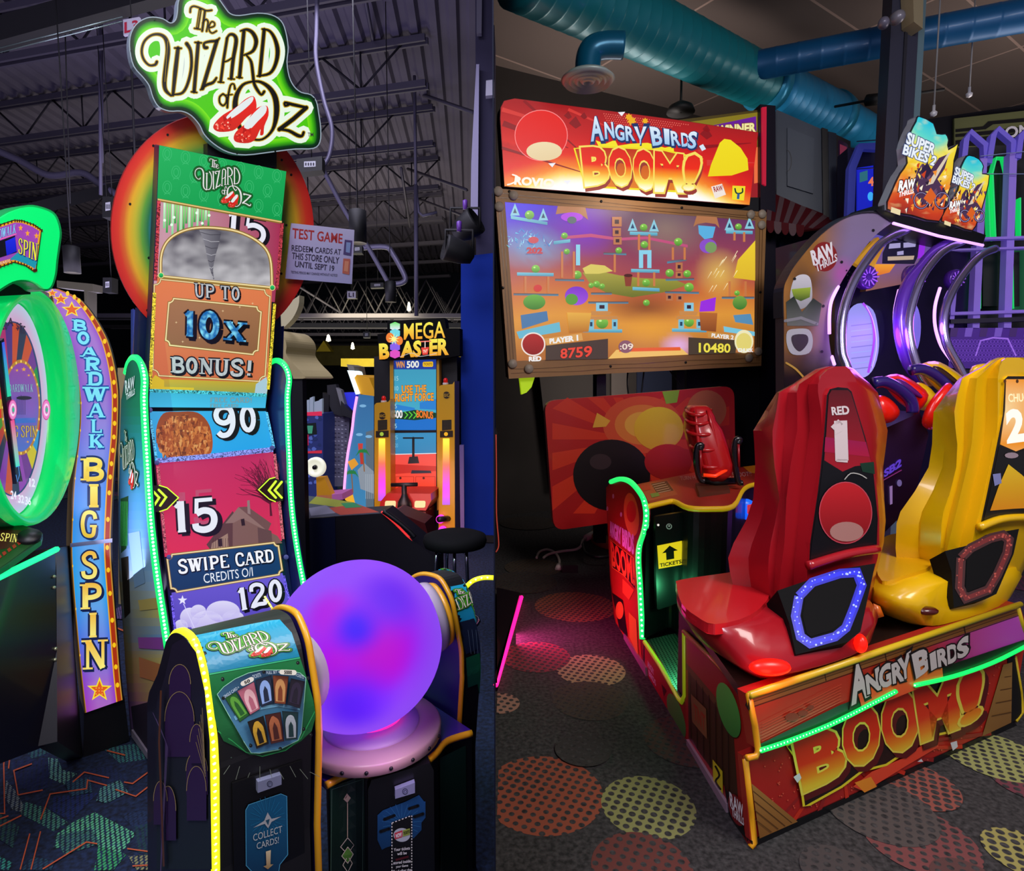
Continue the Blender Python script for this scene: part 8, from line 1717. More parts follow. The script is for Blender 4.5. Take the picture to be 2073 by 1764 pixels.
for k in range(46):
    rr = random.Random(k); a_ = rr.uniform(PI, 2 * PI); r_ = rr.uniform(40, 170); x, y = 240 + r_ * math.cos(a_), 480 + r_ * .8 * math.sin(a_); s.stroke([(x, y), (x + rr.uniform(-30, 30), y + rr.uniform(-40, 10))], [rr.uniform(4, 10), 1], rr.choice(['#5ad0e8', '#a8e8f8', '#3a90d0']), cap=False, adv=False)
s.l += .0004
BLc = '#7ac8dc'
def plank(x0, y0, x1, y1, h=24, c=BLc): s.poly([(x0, y0), (x1, y1), (x1, y1 + h), (x0, y0 + h)], (c, '#4a90b0'), adv=False)
def block(x0, y0, x1, y1, c='#7ac0d8', hole='#24405c'):
    s.poly([(x0, y0), (x1, y0), (x1, y1), (x0, y1)], c, adv=False); s.l += .00012; s.poly([(x0 + (x1 - x0) * .28, y0 + (y1 - y0) * .28), (x1 - (x1 - x0) * .28, y0 + (y1 - y0) * .28), (x1 - (x1 - x0) * .28, y1 - (y1 - y0) * .28), (x0 + (x1 - x0) * .28, y1 - (y1 - y0) * .28)], hole, adv=False); s.l -= .00012
def tri(x, y, w=70, h=90, c='#8ac8dc'): s.poly([(x - w / 2, y), (x, y - h), (x + w / 2, y)], c, adv=False); s.l += .00012; s.poly([(x - w / 5, y - h * .2), (x, y - h * .6), (x + w / 5, y - h * .2)], '#2a4468', adv=False); s.l -= .00012
def ball_(x, y, r=28): s.poly(ell(x, y, r, r * .95, 18), ('#8ad050', '#4a8a30'), adv=False); s.l += .00012; s.poly(ell(x - r * .3, y - r * .35, r * .25, r * .2, 8), '#c8f090', adv=False); s.l -= .00012
def post(x, y0, y1, w=16, c='#c87a48'): s.poly([(x - w / 2, y0), (x + w / 2, y0), (x + w / 2, y1), (x - w / 2, y1)], c, adv=False)
for x0, y0, x1, y1 in ((120, 240, 385, 285), (165, 650, 430, 655), (1000, 755, 1195, 765), (980, 355, 1180, 362), (1675, 345, 1868, 350), (640, 1060, 925, 1062), (1285, 1055, 1535, 1060), (430, 425, 550, 410), (990, 625, 1195, 630)): plank(x0, y0, x1, y1)
for x0, y0, x1, y1 in ((1240, 695, 1445, 690), (1235, 785, 1480, 790), (700, 795, 850, 795), (790, 505, 955, 510), (140, 800, 465, 805), (440, 695, 650, 700), (1645, 825, 1880, 825), (680, 860, 970, 860), (1250, 570, 1390, 550)): plank(x0, y0, x1, y1, 16, '#6a3c28')
s.l += .0004
for x, y in ((150, 240), (355, 275), (1000, 350), (1155, 355), (1700, 345), (1845, 335)): tri(x, y)
for x, y, r in ((255, 235, 34), (1080, 325, 27), (1765, 320, 24), (885, 300, 20), (1085, 450, 27), (1330, 430, 30), (900, 492, 24), (508, 385, 24), (525, 500, 22), (300, 625, 30), (600, 668, 32), (1098, 725, 28), (1268, 655, 30), (1395, 660, 28), (1408, 758, 34), (1100, 870, 24), (780, 1015, 44), (1408, 1010, 36), (1570, 465, 36), (1755, 800, 20), (780, 750, 20), (740, 735, 24), (700, 745, 20)): ball_(x, y, r)
s.poly(ell(290, 865, 80, 55, 26), ('#6ab040', '#3a7a28')); s.poly(ell(1775, 870, 52, 50, 24), ('#7aa848', '#3a7a34')); s.poly(ell(595, 820, 84, 68, 26), ('#7a2ac8', '#a050e0')); s.poly(ell(560, 845, 45, 40, 20), '#5a9a38'); s.poly(ell(1545, 460, 62, 52, 24), '#8a50c8'); s.poly(ell(1565, 470, 42, 40, 20), '#7a9a60')
s.poly(ell(315, 765, 30, 26, 18), '#d03030'); s.poly([(1730, 690), (1760, 560), (1885, 420), (1885, 710)], ('#f0d030', '#e0b830'))
for x, y0, y1 in ((225, 680, 800), (390, 680, 800), (1045, 375, 490), (1120, 375, 490), (1040, 650, 750), (1155, 650, 750), (1735, 360, 420), (1805, 360, 430), (870, 520, 650), (1700, 715, 825), (1815, 715, 825), (1290, 470, 560), (1375, 470, 560), (490, 500, 690), (575, 500, 690)): post(x, y0, y1)
s.l += .0004
for b_ in ((850, 250, 920, 320), (855, 330, 915, 390), (860, 395, 920, 450), (1310, 580, 1360, 640), (1310, 645, 1360, 690), (735, 870, 820, 930), (1372, 870, 1440, 930), (1240, 805, 1290, 855), (1315, 810, 1365, 860)): block(*b_, c='#b8744c' if b_[1] < 860 else '#8ac8e0', hole='#3a2030')
for b_ in ((1045, 490, 1075, 620), (1105, 490, 1135, 620), (1050, 490, 1130, 520), (590, 450, 620, 600)): s.poly([(b_[0], b_[1]), (b_[2], b_[1]), (b_[2], b_[3]), (b_[0], b_[3])], '#8ad0e8', adv=False)
for q in ([(670, 970), (885, 965), (900, 990), (660, 995)], [(1320, 965), (1510, 968), (1515, 990), (1310, 992)], [(700, 930), (850, 935), (830, 962), (700, 962)], [(1335, 930), (1470, 935), (1460, 962), (1340, 962)]): s.poly(q, '#c88a4c', adv=False)
for x in (700, 870): block(x - 20, 990, x + 20, 1060)
for x in (1350, 1480): block(x - 20, 990, x + 20, 1055)
s.l += .0004
s.poly([(160, 1080), (470, 1010), (480, 1080), (180, 1130)], '#6ab8d0'); s.poly([(190, 960), (380, 930), (390, 1000), (200, 1060)], '#4a78a8'); s.poly([(1655, 1040), (1880, 1080), (1880, 1110), (1660, 1080)], '#7ac8e0'); s.poly([(1725, 960), (1850, 950), (1870, 1030), (1740, 1010)], '#5a90b8')
s.poly([(525, 940), (700, 945), (680, 1080), (540, 1090)], ('#e8b048', '#b8702c')); s.poly([(1480, 940), (1610, 945), (1600, 1080), (1490, 1070)], ('#b86a34', '#8a4a28')); s.poly([(1490, 860), (1600, 830), (1590, 930), (1480, 935)], '#9a30e0')
for k in range(14): rr = random.Random(k + 50); x, y = rr.uniform(1560, 1760), rr.uniform(480, 760); s.stroke([(x, y), (x - 30, y + 50)], [5, 1], '#fff0c0', cap=False, adv=False)
s.poly([(360, 1130), (630, 1090), (640, 1140), (380, 1180)], '#d8a058'); s.poly([(370, 1180), (820, 1130), (820, 1275), (370, 1285)], '#4a3a34'); s.poly([(1540, 1080), (1740, 1100), (1740, 1140), (1540, 1120)], '#c89048'); s.poly([(1400, 1120), (1750, 1140), (1740, 1235), (1400, 1245)], '#4a3c30')
s.poly([(820, 1275), (880, 1210), (1350, 1200), (1400, 1245)], '#f0c068'); s.poly([(900, 1200), (1340, 1190), (1345, 1215), (900, 1225)], '#e8602c'); s.poly(ell(280, 1170, 88, 86, 30), '#f0e0d8'); s.poly(ell(280, 1170, 78, 76, 30), ('#b02424', '#8a1c1c')); s.poly(ell(1800, 1150, 68, 84, 28), '#f4ecc0'); s.poly(ell(1800, 1155, 56, 66, 28), '#e8d878')
s.text('PLAYER 1', [(398, 1132), (600, 1105), (602, 1142), (400, 1165)], '#f0f0f0', .05); s.otext('8759', [(478, 1205), (702, 1182), (700, 1258), (478, 1272)], '#e84838', '#3a1414', .025, .05)
s.text('RED', [(250, 1262), (336, 1258), (336, 1290), (250, 1292)], '#f4f4f4', .05); s.text('PLAYER 2', [(1568, 1092), (1725, 1108), (1722, 1136), (1566, 1118)], '#f0f0f0', .04); s.otext('10480', [(1475, 1162), (1700, 1168), (1698, 1230), (1475, 1228)], '#f0e050', '#2a2414', .025, .05)
s.text('CHUCK', [(1755, 1200), (1862, 1202), (1862, 1226), (1755, 1226)], '#f4f4f4', .04); s.poly(ell(945, 1188, 52, 46, 22), '#8a5a6a'); s.otext(':09', [(905, 1168), (998, 1165), (998, 1208), (905, 1208)], '#f4e0d0', '#5a2a2a', .02, .04); s.text('202', [(235, 474), (342, 476), (342, 516), (235, 514)], '#c03040', .06); s.poly(ell(280, 420, 38, 24, 16), '#c84050')
s.map = None
s.build('game_picture', sc)
B().slab(PTV, [(1051, 756), (1083, 754), (1082, 766), (1076, 784), (1066, 795), (1056, 799)], .03, M('#b8e018', .4, emit=.5)).build('green_fin', T)
for x0, x1, y0, y1 in ((1208, 1227, 740, 1000), (1370, 1386, 735, 1000)): B().slab(PTV.off(-.15), [(x0, y0), (x1, y0), (x1, y1 + 100), (x0, y1 + 100)], .08, M('#0a0c14', .4)).build('stand_post', T)
for P in ([(1271, 752), (1270, 780), (1276, 830)], [(1304, 748), (1301, 775), (1296, 820)], [(1352, 745), (1370, 770), (1376, 780)]): b = B(); b.tube([PTV.off(-.1).hit(*p) for p in cr(P, 4)], .006, BLK, 6); b.build('cable', T)
# printed board
PBd = plv(at(1105, 900, 4.25), at(1105, 900, 4.25) + vdir(6000))
bq = rrect([(1102, 812), (1486, 781), (1490, 1022), (1121, 1075)], 24, 5)
bd = B().slab(PBd, bq, .04, M('#b01c18', .4), M('#d88a80', .4)).build('printed_board', T); s = Sh(PBd, .002, mat='P')
s.poly(bq, ('#c4201c', '#a81818'))
ctr_ = (1290, 890)
for k in range(18):
    a0 = k / 18 * 2 * PI; a1 = a0 + PI / 18 * 1.1
    def lim(a_):
        t = 1e9
        for nx, ny, d in ((1, 0, 186), (-1, 0, 172), (0, 1, 150), (0, -1, 85)):
            c_ = math.cos(a_) * nx + math.sin(a_) * ny
            if c_ > 1e-6: t = min(t, d / c_)
        return (ctr_[0] + t * math.cos(a_), ctr_[1] + t * math.sin(a_))
    s.poly([ctr_, lim(a0), lim(a1)], '#d8361c', adv=False)
s.l += .0004
for r_, c in ((1.0, '#d8502c'), (.7, '#e07c34'), (.45, '#e8a840')): s.poly(ell(1300, 860, 80 * r_, 58 * r_, 30), c)
s.poly(ell(1430, 830, 40, 40, 24), '#c87040'); s.poly([(1340, 793), (1375, 790), (1370, 815), (1348, 818)], '#88b030')
s.poly(ell(1238, 962, 78, 72, 40), ('#1c1214', '#120a0c')); s.poly(ell(1333, 868, 50, 44, 36), ('#e8c42c', '#e0a028')); s.poly(ell(1352, 935, 48, 36, 30), ('#c02020', '#a01818')); s.poly(ell(1215, 935, 22, 16, 20), '#3a2a2c'); s.poly([(1199, 866), (1208, 836), (1235, 852), (1226, 864)], '#e8a838')
s.build('board_print', bd)
bs = fl(1228, 1105); B().lathe(V((bs.x + .24, bs.y + .14, 0)), Z, [(.36, 0), (.36, .07), (.34, .08), (.001, .08)], WOOD, 36).build('round_base', T); B().lathe(V((bs.x + .24, bs.y + .14, .08)), Z, [(.25, 0), (.25, .10), (.001, .10)], WOODD, 30).build('base_step', T)
t = thing('extension_lead', 'white power cord with loose plug lying on the carpet by the wooden base', 'cord', fl(1130, 1150)); WH = M('#c8c0b8', .5)
B().tube([fl(x, y, .012) for x, y in cr([(1086, 1130), (1092, 1118), (1108, 1113), (1124, 1120), (1132, 1134), (1131, 1146)], 5)], .011, WH, 8).build('cable', t)
B().tube([fl(x, y, .012 + .002 * k) for k, (x, y) in enumerate(cr([(1100, 1130), (1112, 1122), (1140, 1116), (1165, 1113), (1176, 1106), (1180, 1094), (1190, 1086)], 4))], .011, WH, 8).build('cable', t)
B().tube([fl(1131, 1144, .015), fl(1130, 1152, .015)], [.018, .026], WH, 8).build('plug', t); B().tube([fl(1186, 1090, .05), fl(1200, 1082, .06)], .03, WH, 8).build('plug', t)
t = thing('black_cable', 'black cable looping over the round wooden base', 'cord', fl(1195, 1120)); B().tube([fl(x, y, .10) for x, y in cr([(1180, 1102), (1186, 1120), (1210, 1128), (1240, 1126)], 4)], .012, BLK, 6).build('cable', t)
t = thing('power_adapter', 'small black adapter on the carpet beside the white cord', 'adapter', fl(1152, 1140)); b = B(); c = fl(1156, 1158); b.box((c.x - .07, c.y - .03, 0), (c.x + .05, c.y + .05, .06), BLK); b.build('adapter_body', t)
# pink lit machine edge at the far left of this room
t = thing('pink_lit_platform', 'dark low platform edge with a hot pink light strip beside the dividing wall', 'platform', fl(1015, 1300)); a_, b_ = fl(1004, 1400), fl(1056, 1218); kx = KW * a_.y + .012
B().prism([V((kx, a_.y, 0)), V((a_.x - .01, a_.y, 0)), V((b_.x - .01, b_.y, 0)), V((KW * b_.y + .012, b_.y + .1, 0))], Z * .06, M('#180a14', .35, coat=.4)).build('platform_body', t)
led([a_ + Z * .03, b_ + Z * .03], .012, '#ff1880', t, emit=2.2); lamp('pink_glow', 'AREA', (a_ + b_) / 2 + V((.10, 0, .12)), 7.0, (1, .05, .35), .15, look((a_ + b_) / 2 + V((.10, 0, .12)), (a_ + b_) / 2 + V((.3, 0, 0))), 1.0)
t = thing('dark_cabinet_edge', 'narrow dark cabinet edge with thin white and red trim against the dividing wall', 'cabinet', fl(1004, 1180)); yy = 3.9
B().slab(Pl(at(1003, 900, yy), (0, -1, 0)), [(1002, 870), (1006, 880), (1007, 1040), (1010, 1100), (1008, 1118), (1002, 1120)], .25, M('#0e0e18', .5)).build('side', t); B().tube([at(x, y, yy - .01) for x, y in cr([(1004, 880), (1005, 960), (1005, 1040), (1009, 1090), (1009, 1108), (1004, 1118)], 4)], .004, M('#c04a3c', .4, emit=.3), 6).build('trim', t)

# ---------------------------------------------------------------- motorbike racing machines
PSB = plv(at(1600, 600, 3.4), at(1600, 600, 3.4) + vdir(4500)); T = thing('motorbike_game', 'purple lit twin motorbike racing game with curved chrome arches and two flame art signs', 'arcade game', V((at(1740, 900, 3.7).x, 3.75, 0)))
arcL = cr([(1586, 640), (1586, 587), (1594, 563), (1616, 527), (1665, 471), (1718, 436), (1771, 428), (1813, 443)], 4)
inn = cr([(1813, 446), (1770, 478), (1729, 530), (1700, 576), (1680, 622), (1677, 678), (1685, 735), (1700, 800)], 4)
pan = arcL + inn + [(1700, 1010), (1588, 1010)]
sp = B().slab(PSB, pan, .06, M('#3a3038', .4, coat=.3)).build('side_panel', T); s = Sh(PSB, .003, mat='P', fine=22)
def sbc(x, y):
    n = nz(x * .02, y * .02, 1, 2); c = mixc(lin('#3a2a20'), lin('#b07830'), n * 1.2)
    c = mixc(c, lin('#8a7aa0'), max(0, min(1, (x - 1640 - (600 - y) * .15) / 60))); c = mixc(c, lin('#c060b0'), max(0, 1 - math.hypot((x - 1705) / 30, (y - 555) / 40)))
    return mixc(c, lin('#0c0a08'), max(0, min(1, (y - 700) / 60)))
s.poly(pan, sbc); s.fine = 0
s.poly(ell(1668, 520, 26, 30, 24), '#8a1c18'); s.text('RAW', [(1640, 510), (1682, 492), (1690, 518), (1646, 536)], '#f0f0f0', .05); s.text('THRILLS', [(1648, 536), (1692, 514), (1694, 528), (1652, 551)], '#e8e8e8', .03)
# plain rider helmet and motorcycle front
s.poly(cr([(1598, 600), (1606, 566), (1622, 556), (1638, 562), (1643, 590), (1640, 612), (1622, 626), (1606, 620)], 4, True), ('#d8dce0', '#a0a4a8')); s.poly([(1601, 586), (1640, 582), (1638, 602), (1620, 610), (1606, 604)], ('#a8c838', '#3a5a18')); s.poly([(1590, 612), (1606, 600), (1622, 632), (1645, 604), (1662, 616), (1655, 660), (1592, 660)], ('#1c2c1c', '#6a7068'))
s.poly(cr([(1592, 672), (1610, 666), (1636, 668), (1644, 690), (1636, 715), (1604, 718), (1592, 700)], 4, True), '#b8bcc0'); s.poly(cr([(1602, 680), (1630, 678), (1634, 694), (1618, 712), (1604, 700)], 4, True), '#3a3430'); s.stroke([(1588, 650), (1620, 644), (1652, 656)], 6, '#8a8c90'); s.stroke(cr([(1590, 735), (1610, 748), (1630, 770)], 3), 4, '#c8a040')
for x, y in ((1766, 467), (1702, 531), (1665, 620), (1662, 712), (1607, 565)): s.poly(ell(x, y, 3, 3, 8), '#141418', adv=False)
for k in range(10): s.poly(ell(1712 + (k % 3) * 5 + k * .5, 548 + k * 3.3, 1.6, 1.6, 6), '#1a1420', adv=False)
s.build('side_art', sp)
b = B(); b.slab(PSB.off(.01), [(x, y) for x, y in arcL] + [(x - 1, y + 3) for x, y in arcL[::-1]], .07, M('#3a3a44', .3, .5)); b.build('edge_trim', T)
PUR = M('#4a2a90', .3, coat=.5); DPU = M('#160c30', .35, coat=.4)
def off(k): return PSB.off(k)
B().slab(off(-.35), [(1690, 470), (1990, 500), (1960, 800), (1930, 1010), (1690, 1010)], .5, DPU).build('rear_body', T)
hp = B().slab(off(-.2), [(1757, 470), (1900, 474), (1870, 534), (1834, 574), (1752, 590), (1768, 520)], .04, M('#5a3820', .4)).build('header_panel', T); s = Sh(off(-.2), .002, mat='L')
s.poly([(1757, 470), (1900, 474), (1870, 534), (1834, 574), (1752, 590), (1768, 520)], ('#5a50b0', '#8a5a4a')); s.poly([(1770, 535), (1812, 535), (1800, 552), (1768, 560)], ('#f0a030', '#d86828')); s.poly([(1798, 488), (1856, 484), (1864, 505), (1850, 535), (1785, 534), (1786, 512)], '#1c1830')
for q in ([(1800, 494), (1822, 492), (1822, 502), (1798, 504)], [(1828, 492), (1854, 490), (1852, 500), (1828, 502)], [(1796, 520), (1850, 518), (1848, 526), (1796, 528)], [(1815, 510), (1828, 508), (1828, 516), (1815, 517)]): s.poly(q, '#a8a0d0' if q[0][0] != 1796 else '#c0a890')
s.poly([(1862, 474), (1876, 474), (1868, 522), (1856, 524)], '#9a30e8'); s.build('header_print', hp)
B().slab(off(-.15), [(1729, 532), (1738, 522), (1778, 480), (1790, 500), (1770, 540), (1742, 540)], .03, M('#d8a028', .4, emit=.35)).build('lit_visor', T)
for k, (x, y, r) in enumerate(((1752, 562, .07), (1848, 562, .075), (1930, 566, .062))):
    c = off(-.13).hit(x, y); B().lathe(c, PSB.n, [(r * .6, -.03), (r, -.02), (r, .02), (r * .85, .03), (r * .6, .015), (.001, .012)], M('#5a30a0', .25, .3, coat=.5), 24).build('speaker', T)
    b = B()
    for j in range(12): a_ = j / 12 * 2 * PI; e1_ = V((math.cos(a_), 0, math.sin(a_))); b.tube([c + PSB.n * .025 + e1_ * r * .3, c + PSB.n * .03 + e1_ * r * .78], .004, M('#a060e8', .3, emit=.5), 4)
    b.build('speaker_grille', T)
scr = [(1715, 650), (1722, 624), (1743, 614), (1767, 628), (1776, 660), (1779, 700), (1770, 742), (1750, 764), (1722, 758), (1712, 720)]
sq = B().slab(off(-.12), scr, .05, DPU).build('racing_screen', T); s = Sh(off(-.12), .002, mat='L'); s.poly(cr(scr, 3, True), ('#8a90d8', '#a8a0f0')); 
for k in range(9): s.stroke([(1722, 660 + k * 11), (1765, 655 + k * 11)], 2, '#9aa8e8' if k % 2 else '#7a78c8', cap=False)
s.stroke(cr([(1745, 614), (1762, 640), (1768, 690), (1756, 755)], 4), 5, '#a848e8', cap=False); s.stroke(cr([(1752, 620), (1766, 650), (1773, 700), (1764, 745)], 4), 1.6, '#e8c8ff', cap=False); s.build('screen_image', sq)
sq = B().slab(off(-.2), cr([(1846, 632), (1856, 620), (1864, 650), (1862, 690), (1852, 716), (1842, 700)], 3, True), .04, M('#7a70d0', .3, emit=.6)).build('racing_screen', T)
def arch_(pts, r, mat, d=0.0, d2=0.0, name='arch'):
    P = cr(pts, 5); n = len(P); b = B(); b.tube([off(d + (d2 - d) * i / (n - 1)).hit(*p) for i, p in enumerate(P)], r, mat, 10); return b.build(name, T)
CHD = M('#b8b0e0', .22, .9); LPU = M('#d8a0ff', .4, emit=1.5)
arch_([(1841, 462), (1800, 482), (1771, 506), (1729, 569), (1706, 639), (1704, 710), (1715, 745), (1722, 790)], .024, CHD, -.02, .25, 'chrome_arch')
arch_([(1950, 488), (1920, 502), (1894, 523), (1862, 569), (1841, 639), (1843, 692), (1859, 748), (1880, 785)], .024, CHD, -.02, .25, 'chrome_arch')
arch_([(2014, 504), (1990, 514), (1964, 537), (1929, 587), (1911, 639), (1915, 692), (1940, 741), (1960, 780)], .024, CHD, -.02, .25, 'chrome_arch')
for pts in ([(1922, 492), (1890, 512), (1866, 540), (1836, 580), (1822, 639), (1826, 692), (1842, 740), (1868, 772)],): arch_(pts, .035, M('#6a3ac0', .25, .3, coat=.5), -.04, .18, 'purple_arch')
for pts in ([(1697, 580), (1683, 610), (1679, 640), (1679, 676)], [(1820, 587), (1812, 625), (1811, 660), (1817, 700), (1834, 740), (1866, 773)], [(1903, 583), (1893, 620), (1893, 660), (1905, 700), (1926, 730)], [(1684, 722), (1689, 738)]): arch_(pts, .009, LPU, .0, .05, 'light_strip')
bar = B().slab(off(.02), [(1774, 426), (1800, 408), (1996, 476), (1990, 494), (1900, 474), (1806, 448)], .25, M('#0a0a10', .4)).build('sign_base', T); b = B(); b.tube([off(.03).hit(*p) for p in ((1808, 452), (1900, 478), (1990, 497))], .008, LPU, 6); b.build('light_strip', T)
def sbsign(out, u, nm, sk):
    pm = off(u); sg_ = B().slab(pm, cr(out, 2, True), .05, M('#141420', .4), M('#b8c0d0', .3, .5)).build('flame_sign', T); s = Sh(pm, .003, mat='L', fine=14)
    x0, x1 = min(p[0] for p in out), max(p[0] for p in out); y0, y1 = min(p[1] for p in out), max(p[1] for p in out)
    def c(x, y):
        u_, v = (x - x0) / (x1 - x0), (y - y0) / (y1 - y0); k = grad([(0, '#1cc0d8'), (.18, '#60d8c8'), (.3, '#f0e040'), (.5, '#f0c828'), (.68, '#e87828'), (.85, '#c83c1c'), (1, '#8a2820')])(v + .08 * math.sin(u_ * 7)); n = nz(x * .09, y * .09, 1, 3)
        return mixc(k, lin('#fff0a0'), max(0, n - .58) * 2.2)
    s.poly(inset(cr(out, 2, True), 3), c); s.fine = 0; L = lambda u_, v: (x0 + u_ * (x1 - x0), y0 + v * (y1 - y0))
    W_ = lambda *q: [L(*p) for p in q]
    s.otext('SUPER', W_((.30, .16), (.68, .28), (.64, .37), (.27, .26)), '#e8f0f8', '#3a4a7a', .04, .09); s.otext('BIKES 2', W_((.25, .275), (.70, .395), (.66, .475), (.22, .36)), '#e8f0f8', '#3a4a7a', .04, .09)
    s.poly(W_((.35, .70), (.42, .52), (.50, .45), (.60, .52), (.72, .40), (.86, .36), (.80, .50), (.70, .60), (.82, .72), (.72, .80), (.5, .84)), '#4a3050'); s.poly(W_((.54, .66), (.84, .36), (.88, .35), (.64, .64)), '#d8c8b0'); s.poly(W_((.46, .52), (.56, .44), (.62, .52), (.54, .6)), '#2a1c3c')
    for k in range(70):
        rr = random.Random(k + int(x0)); u_, v = rr.uniform(.22, .86), rr.uniform(.46, .88); w_ = rr.uniform(.02, .07); s.poly(W_((u_, v), (u_ + w_, v - rr.uniform(.0, .05)), (u_ + w_ * .6, v + rr.uniform(.01, .05))), rr.choice(['#f8e070', '#f09030', '#2a1a30', '#6a4a6a', '#f8f0d8', '#c8401c', '#3a2448']), adv=False); s.l += .00001
    for cx in (.47, .76): a_ = [L(cx + .10 * math.cos(t / 14 * 2 * PI), .80 + .075 * math.sin(t / 14 * 2 * PI)) for t in range(15)]; s.stroke(a_, 4, '#2c2038', cap=False); s.stroke(a_, 1.2, '#9a90c0', cap=False)
    s.poly(W_((.5, .78), (.6, .68), (.68, .76), (.6, .84)), '#d86020'); s.poly(W_((.2, .60), (.34, .62), (.3, .78), (.15, .78)), '#c8401c'); s.otext('RAW', W_((.17, .62), (.38, .60), (.37, .68), (.15, .71)), '#ffffff', '#2a1010', .05, .12); s.text('THRILLS', W_((.16, .72), (.36, .69), (.36, .73), (.15, .77)), '#ffffff', .03); s.poly(W_((.05, .86), (.18, .89), (.17, .94), (.04, .91)), '#e8d8a8')
    s.build('sign_art', sg_)
o1 = [(1859, 234), (1890, 249), (1897, 270), (1914, 270), (1921, 284), (1919, 302), (1940, 291), (1932, 326), (1929, 358), (1915, 411), (1901, 450), (1845, 438), (1794, 425), (1802, 390), (1820, 351), (1834, 330), (1831, 298), (1841, 267), (1852, 246)]
o2 = [(1961, 313), (1982, 321), (1992, 337), (1989, 351), (2004, 355), (1996, 397), (1982, 442), (1968, 469), (1936, 459), (1904, 449), (1911, 425), (1932, 393), (1939, 376), (1939, 351), (1950, 323)]
sbsign(o1, .03, 'a', 0); sbsign(o2, .025, 'b', 0)
# ride-on bikes in front of the screens
RB = M('#f01c10', .3, coat=.5, emit=.08); YB = M('#f0c010', .3, coat=.4, emit=.05); PB2 = M('#2c1a70', .2, coat=.6)
def lump(pts, Y0, Y1, mat, name, parent, mid=None):
    P = cr(pts, 3, True); cx = sum(p[0] for p in P) / len(P); cy = sum(p[1] for p in P) / len(P); secs = []
    for f, t in ((.55, 0), (.86, .15), (1, .4), (1, .7), (.8, 1)): Y = Y0 + (Y1 - Y0) * t; secs.append([at(cx + (x - cx) * f, cy + (y - cy) * f, Y) for x, y in P])
    b = B(); b.loft(secs, mat); return b.build(name, parent)
for k, (dx, dy, col, nm) in enumerate(((0, 0, RB, 'red'), (76, -26, YB, 'yellow'))):
    bk = lump([(1786 + dx, 770 + dy), (1816 + dx, 757 + dy), (1850 + dx, 772 + dy), (1880 + dx, 800 + dy), (1858 + dx, 832 + dy), (1820 + dx, 815 + dy)], 3.0 + .25 * k, 3.25 + .25 * k, col, 'bike_fairing', T)
    lump([(1812 + dx, 768 + dy), (1832 + dx, 772 + dy), (1866 + dx, 800 + dy), (1860 + dx, 806 + dy), (1826 + dx, 786 + dy)], 2.98 + .25 * k, 3.02 + .25 * k, M('#5a1470' if k == 0 else '#3a2010', .3), 'fairing_stripe', bk)
    lump([(1776 + dx, 802 + dy), (1800 + dx, 806 + dy), (1822 + dx, 832 + dy), (1810 + dx, 852 + dy), (1786 + dx, 856 + dy), (1772 + dx, 830 + dy)], 2.95 + .25 * k, 3.1 + .25 * k, col, 'bike_tail', bk)
    b = B(); b.tube([at(x + dx, y + dy, 2.97 + .25 * k) for x, y in cr([(1768, 776), (1792, 774), (1822, 790), (1844, 812), (1848, 835)], 4)], .028, PB2, 10); b.build('windshield', bk)
lump([(1916, 776), (1930, 786), (1912, 812), (1898, 840), (1888, 870), (1868, 862), (1868, 842), (1884, 810)], 2.95, 3.1, RB, 'bike_wing', T)
lump([(1968, 742), (1998, 736), (1990, 748), (1964, 762)], 3.0, 3.1, YB, 'bike_wing', T)
B().slab(Pl(at(1830, 900, 3.12), (-.2, -1, 0)), [(1790, 868), (1862, 836), (1880, 880), (1862, 960), (1850, 1020), (1789, 1080)], .25, M('#2a1440', .3, coat=.4)).build('bike_base', T); s = Sh(Pl(at(1830, 900, 3.115), (-.2, -1, 0)), .004, mat='L'); s.text('SB2', [(1790, 952), (1824, 928), (1823, 944), (1790, 966)], '#5a3ac0', .05); s.stroke([(1788, 972), (1824, 952)], 2, '#7a2a6a'); s.poly([(1800, 985), (1806, 983), (1806, 1020), (1801, 1022)], '#8a6aa0'); s.poly(ell(1820, 978, 5, 7), '#6a5a90'); s.build('base_lettering', T)
lamp('purple_glow', 'POINT', off(.1).hit(1790, 680), 4, (.5, .12, 1), .1); lamp('purple_glow', 'POINT', off(.15).hit(1900, 660), 3.5, (.5, .12, 1), .1); lamp('purple_glow', 'POINT', off(.25).hit(1830, 960), 1.5, (.45, .1, 1), .1); lamp('purple_glow', 'POINT', fl(2062, 1130, .3), 1.5, (.5, .1, 1), .05)
# ---------------------------------------------------------------- alley games with lilac arches
PAR = Pl(at(2000, 400, 4.3), (-.25, -1, 0)); T = thing('ball_alley_game', 'lilac arched ball alley machines with green lit lanes at the right edge', 'arcade game', V((at(2010, 900, 4.3).x, 4.45, 0)))
LIL = M('#6a5ad0', .4, emit=.18); LI2 = M('#8a70d8', .4, emit=.15)
def bar_(pl, pts, w, mat, name, parent, th=.06):
    P = []; Q = []
    for i, (x, y) in enumerate(pts):
        a_ = pts[max(i - 1, 0)]; c_ = pts[min(i + 1, len(pts) - 1)]; dx, dy = c_[0] - a_[0], c_[1] - a_[1]; l = math.hypot(dx, dy); P.append((x - dy / l * w / 2, y + dx / l * w / 2)); Q.append((x + dy / l * w / 2, y - dx / l * w / 2))
    return B().slab(pl, P + Q[::-1], th, mat).build(name, parent)
B().slab(PAR.off(-.25), [(1925, 300), (2110, 290), (2110, 745), (1925, 735)], .2, M('#12101c', .6)).build('back_panel', T)
for x0, x1 in ((1939, 1985), (2048, 2110)): B().slab(PAR.off(-.18), [(x0, 506), (x1, 500), (x1, 628), (x0, 630)], .03, M('#0c5a34', .5, emit=.35)).build('lit_lane', T)
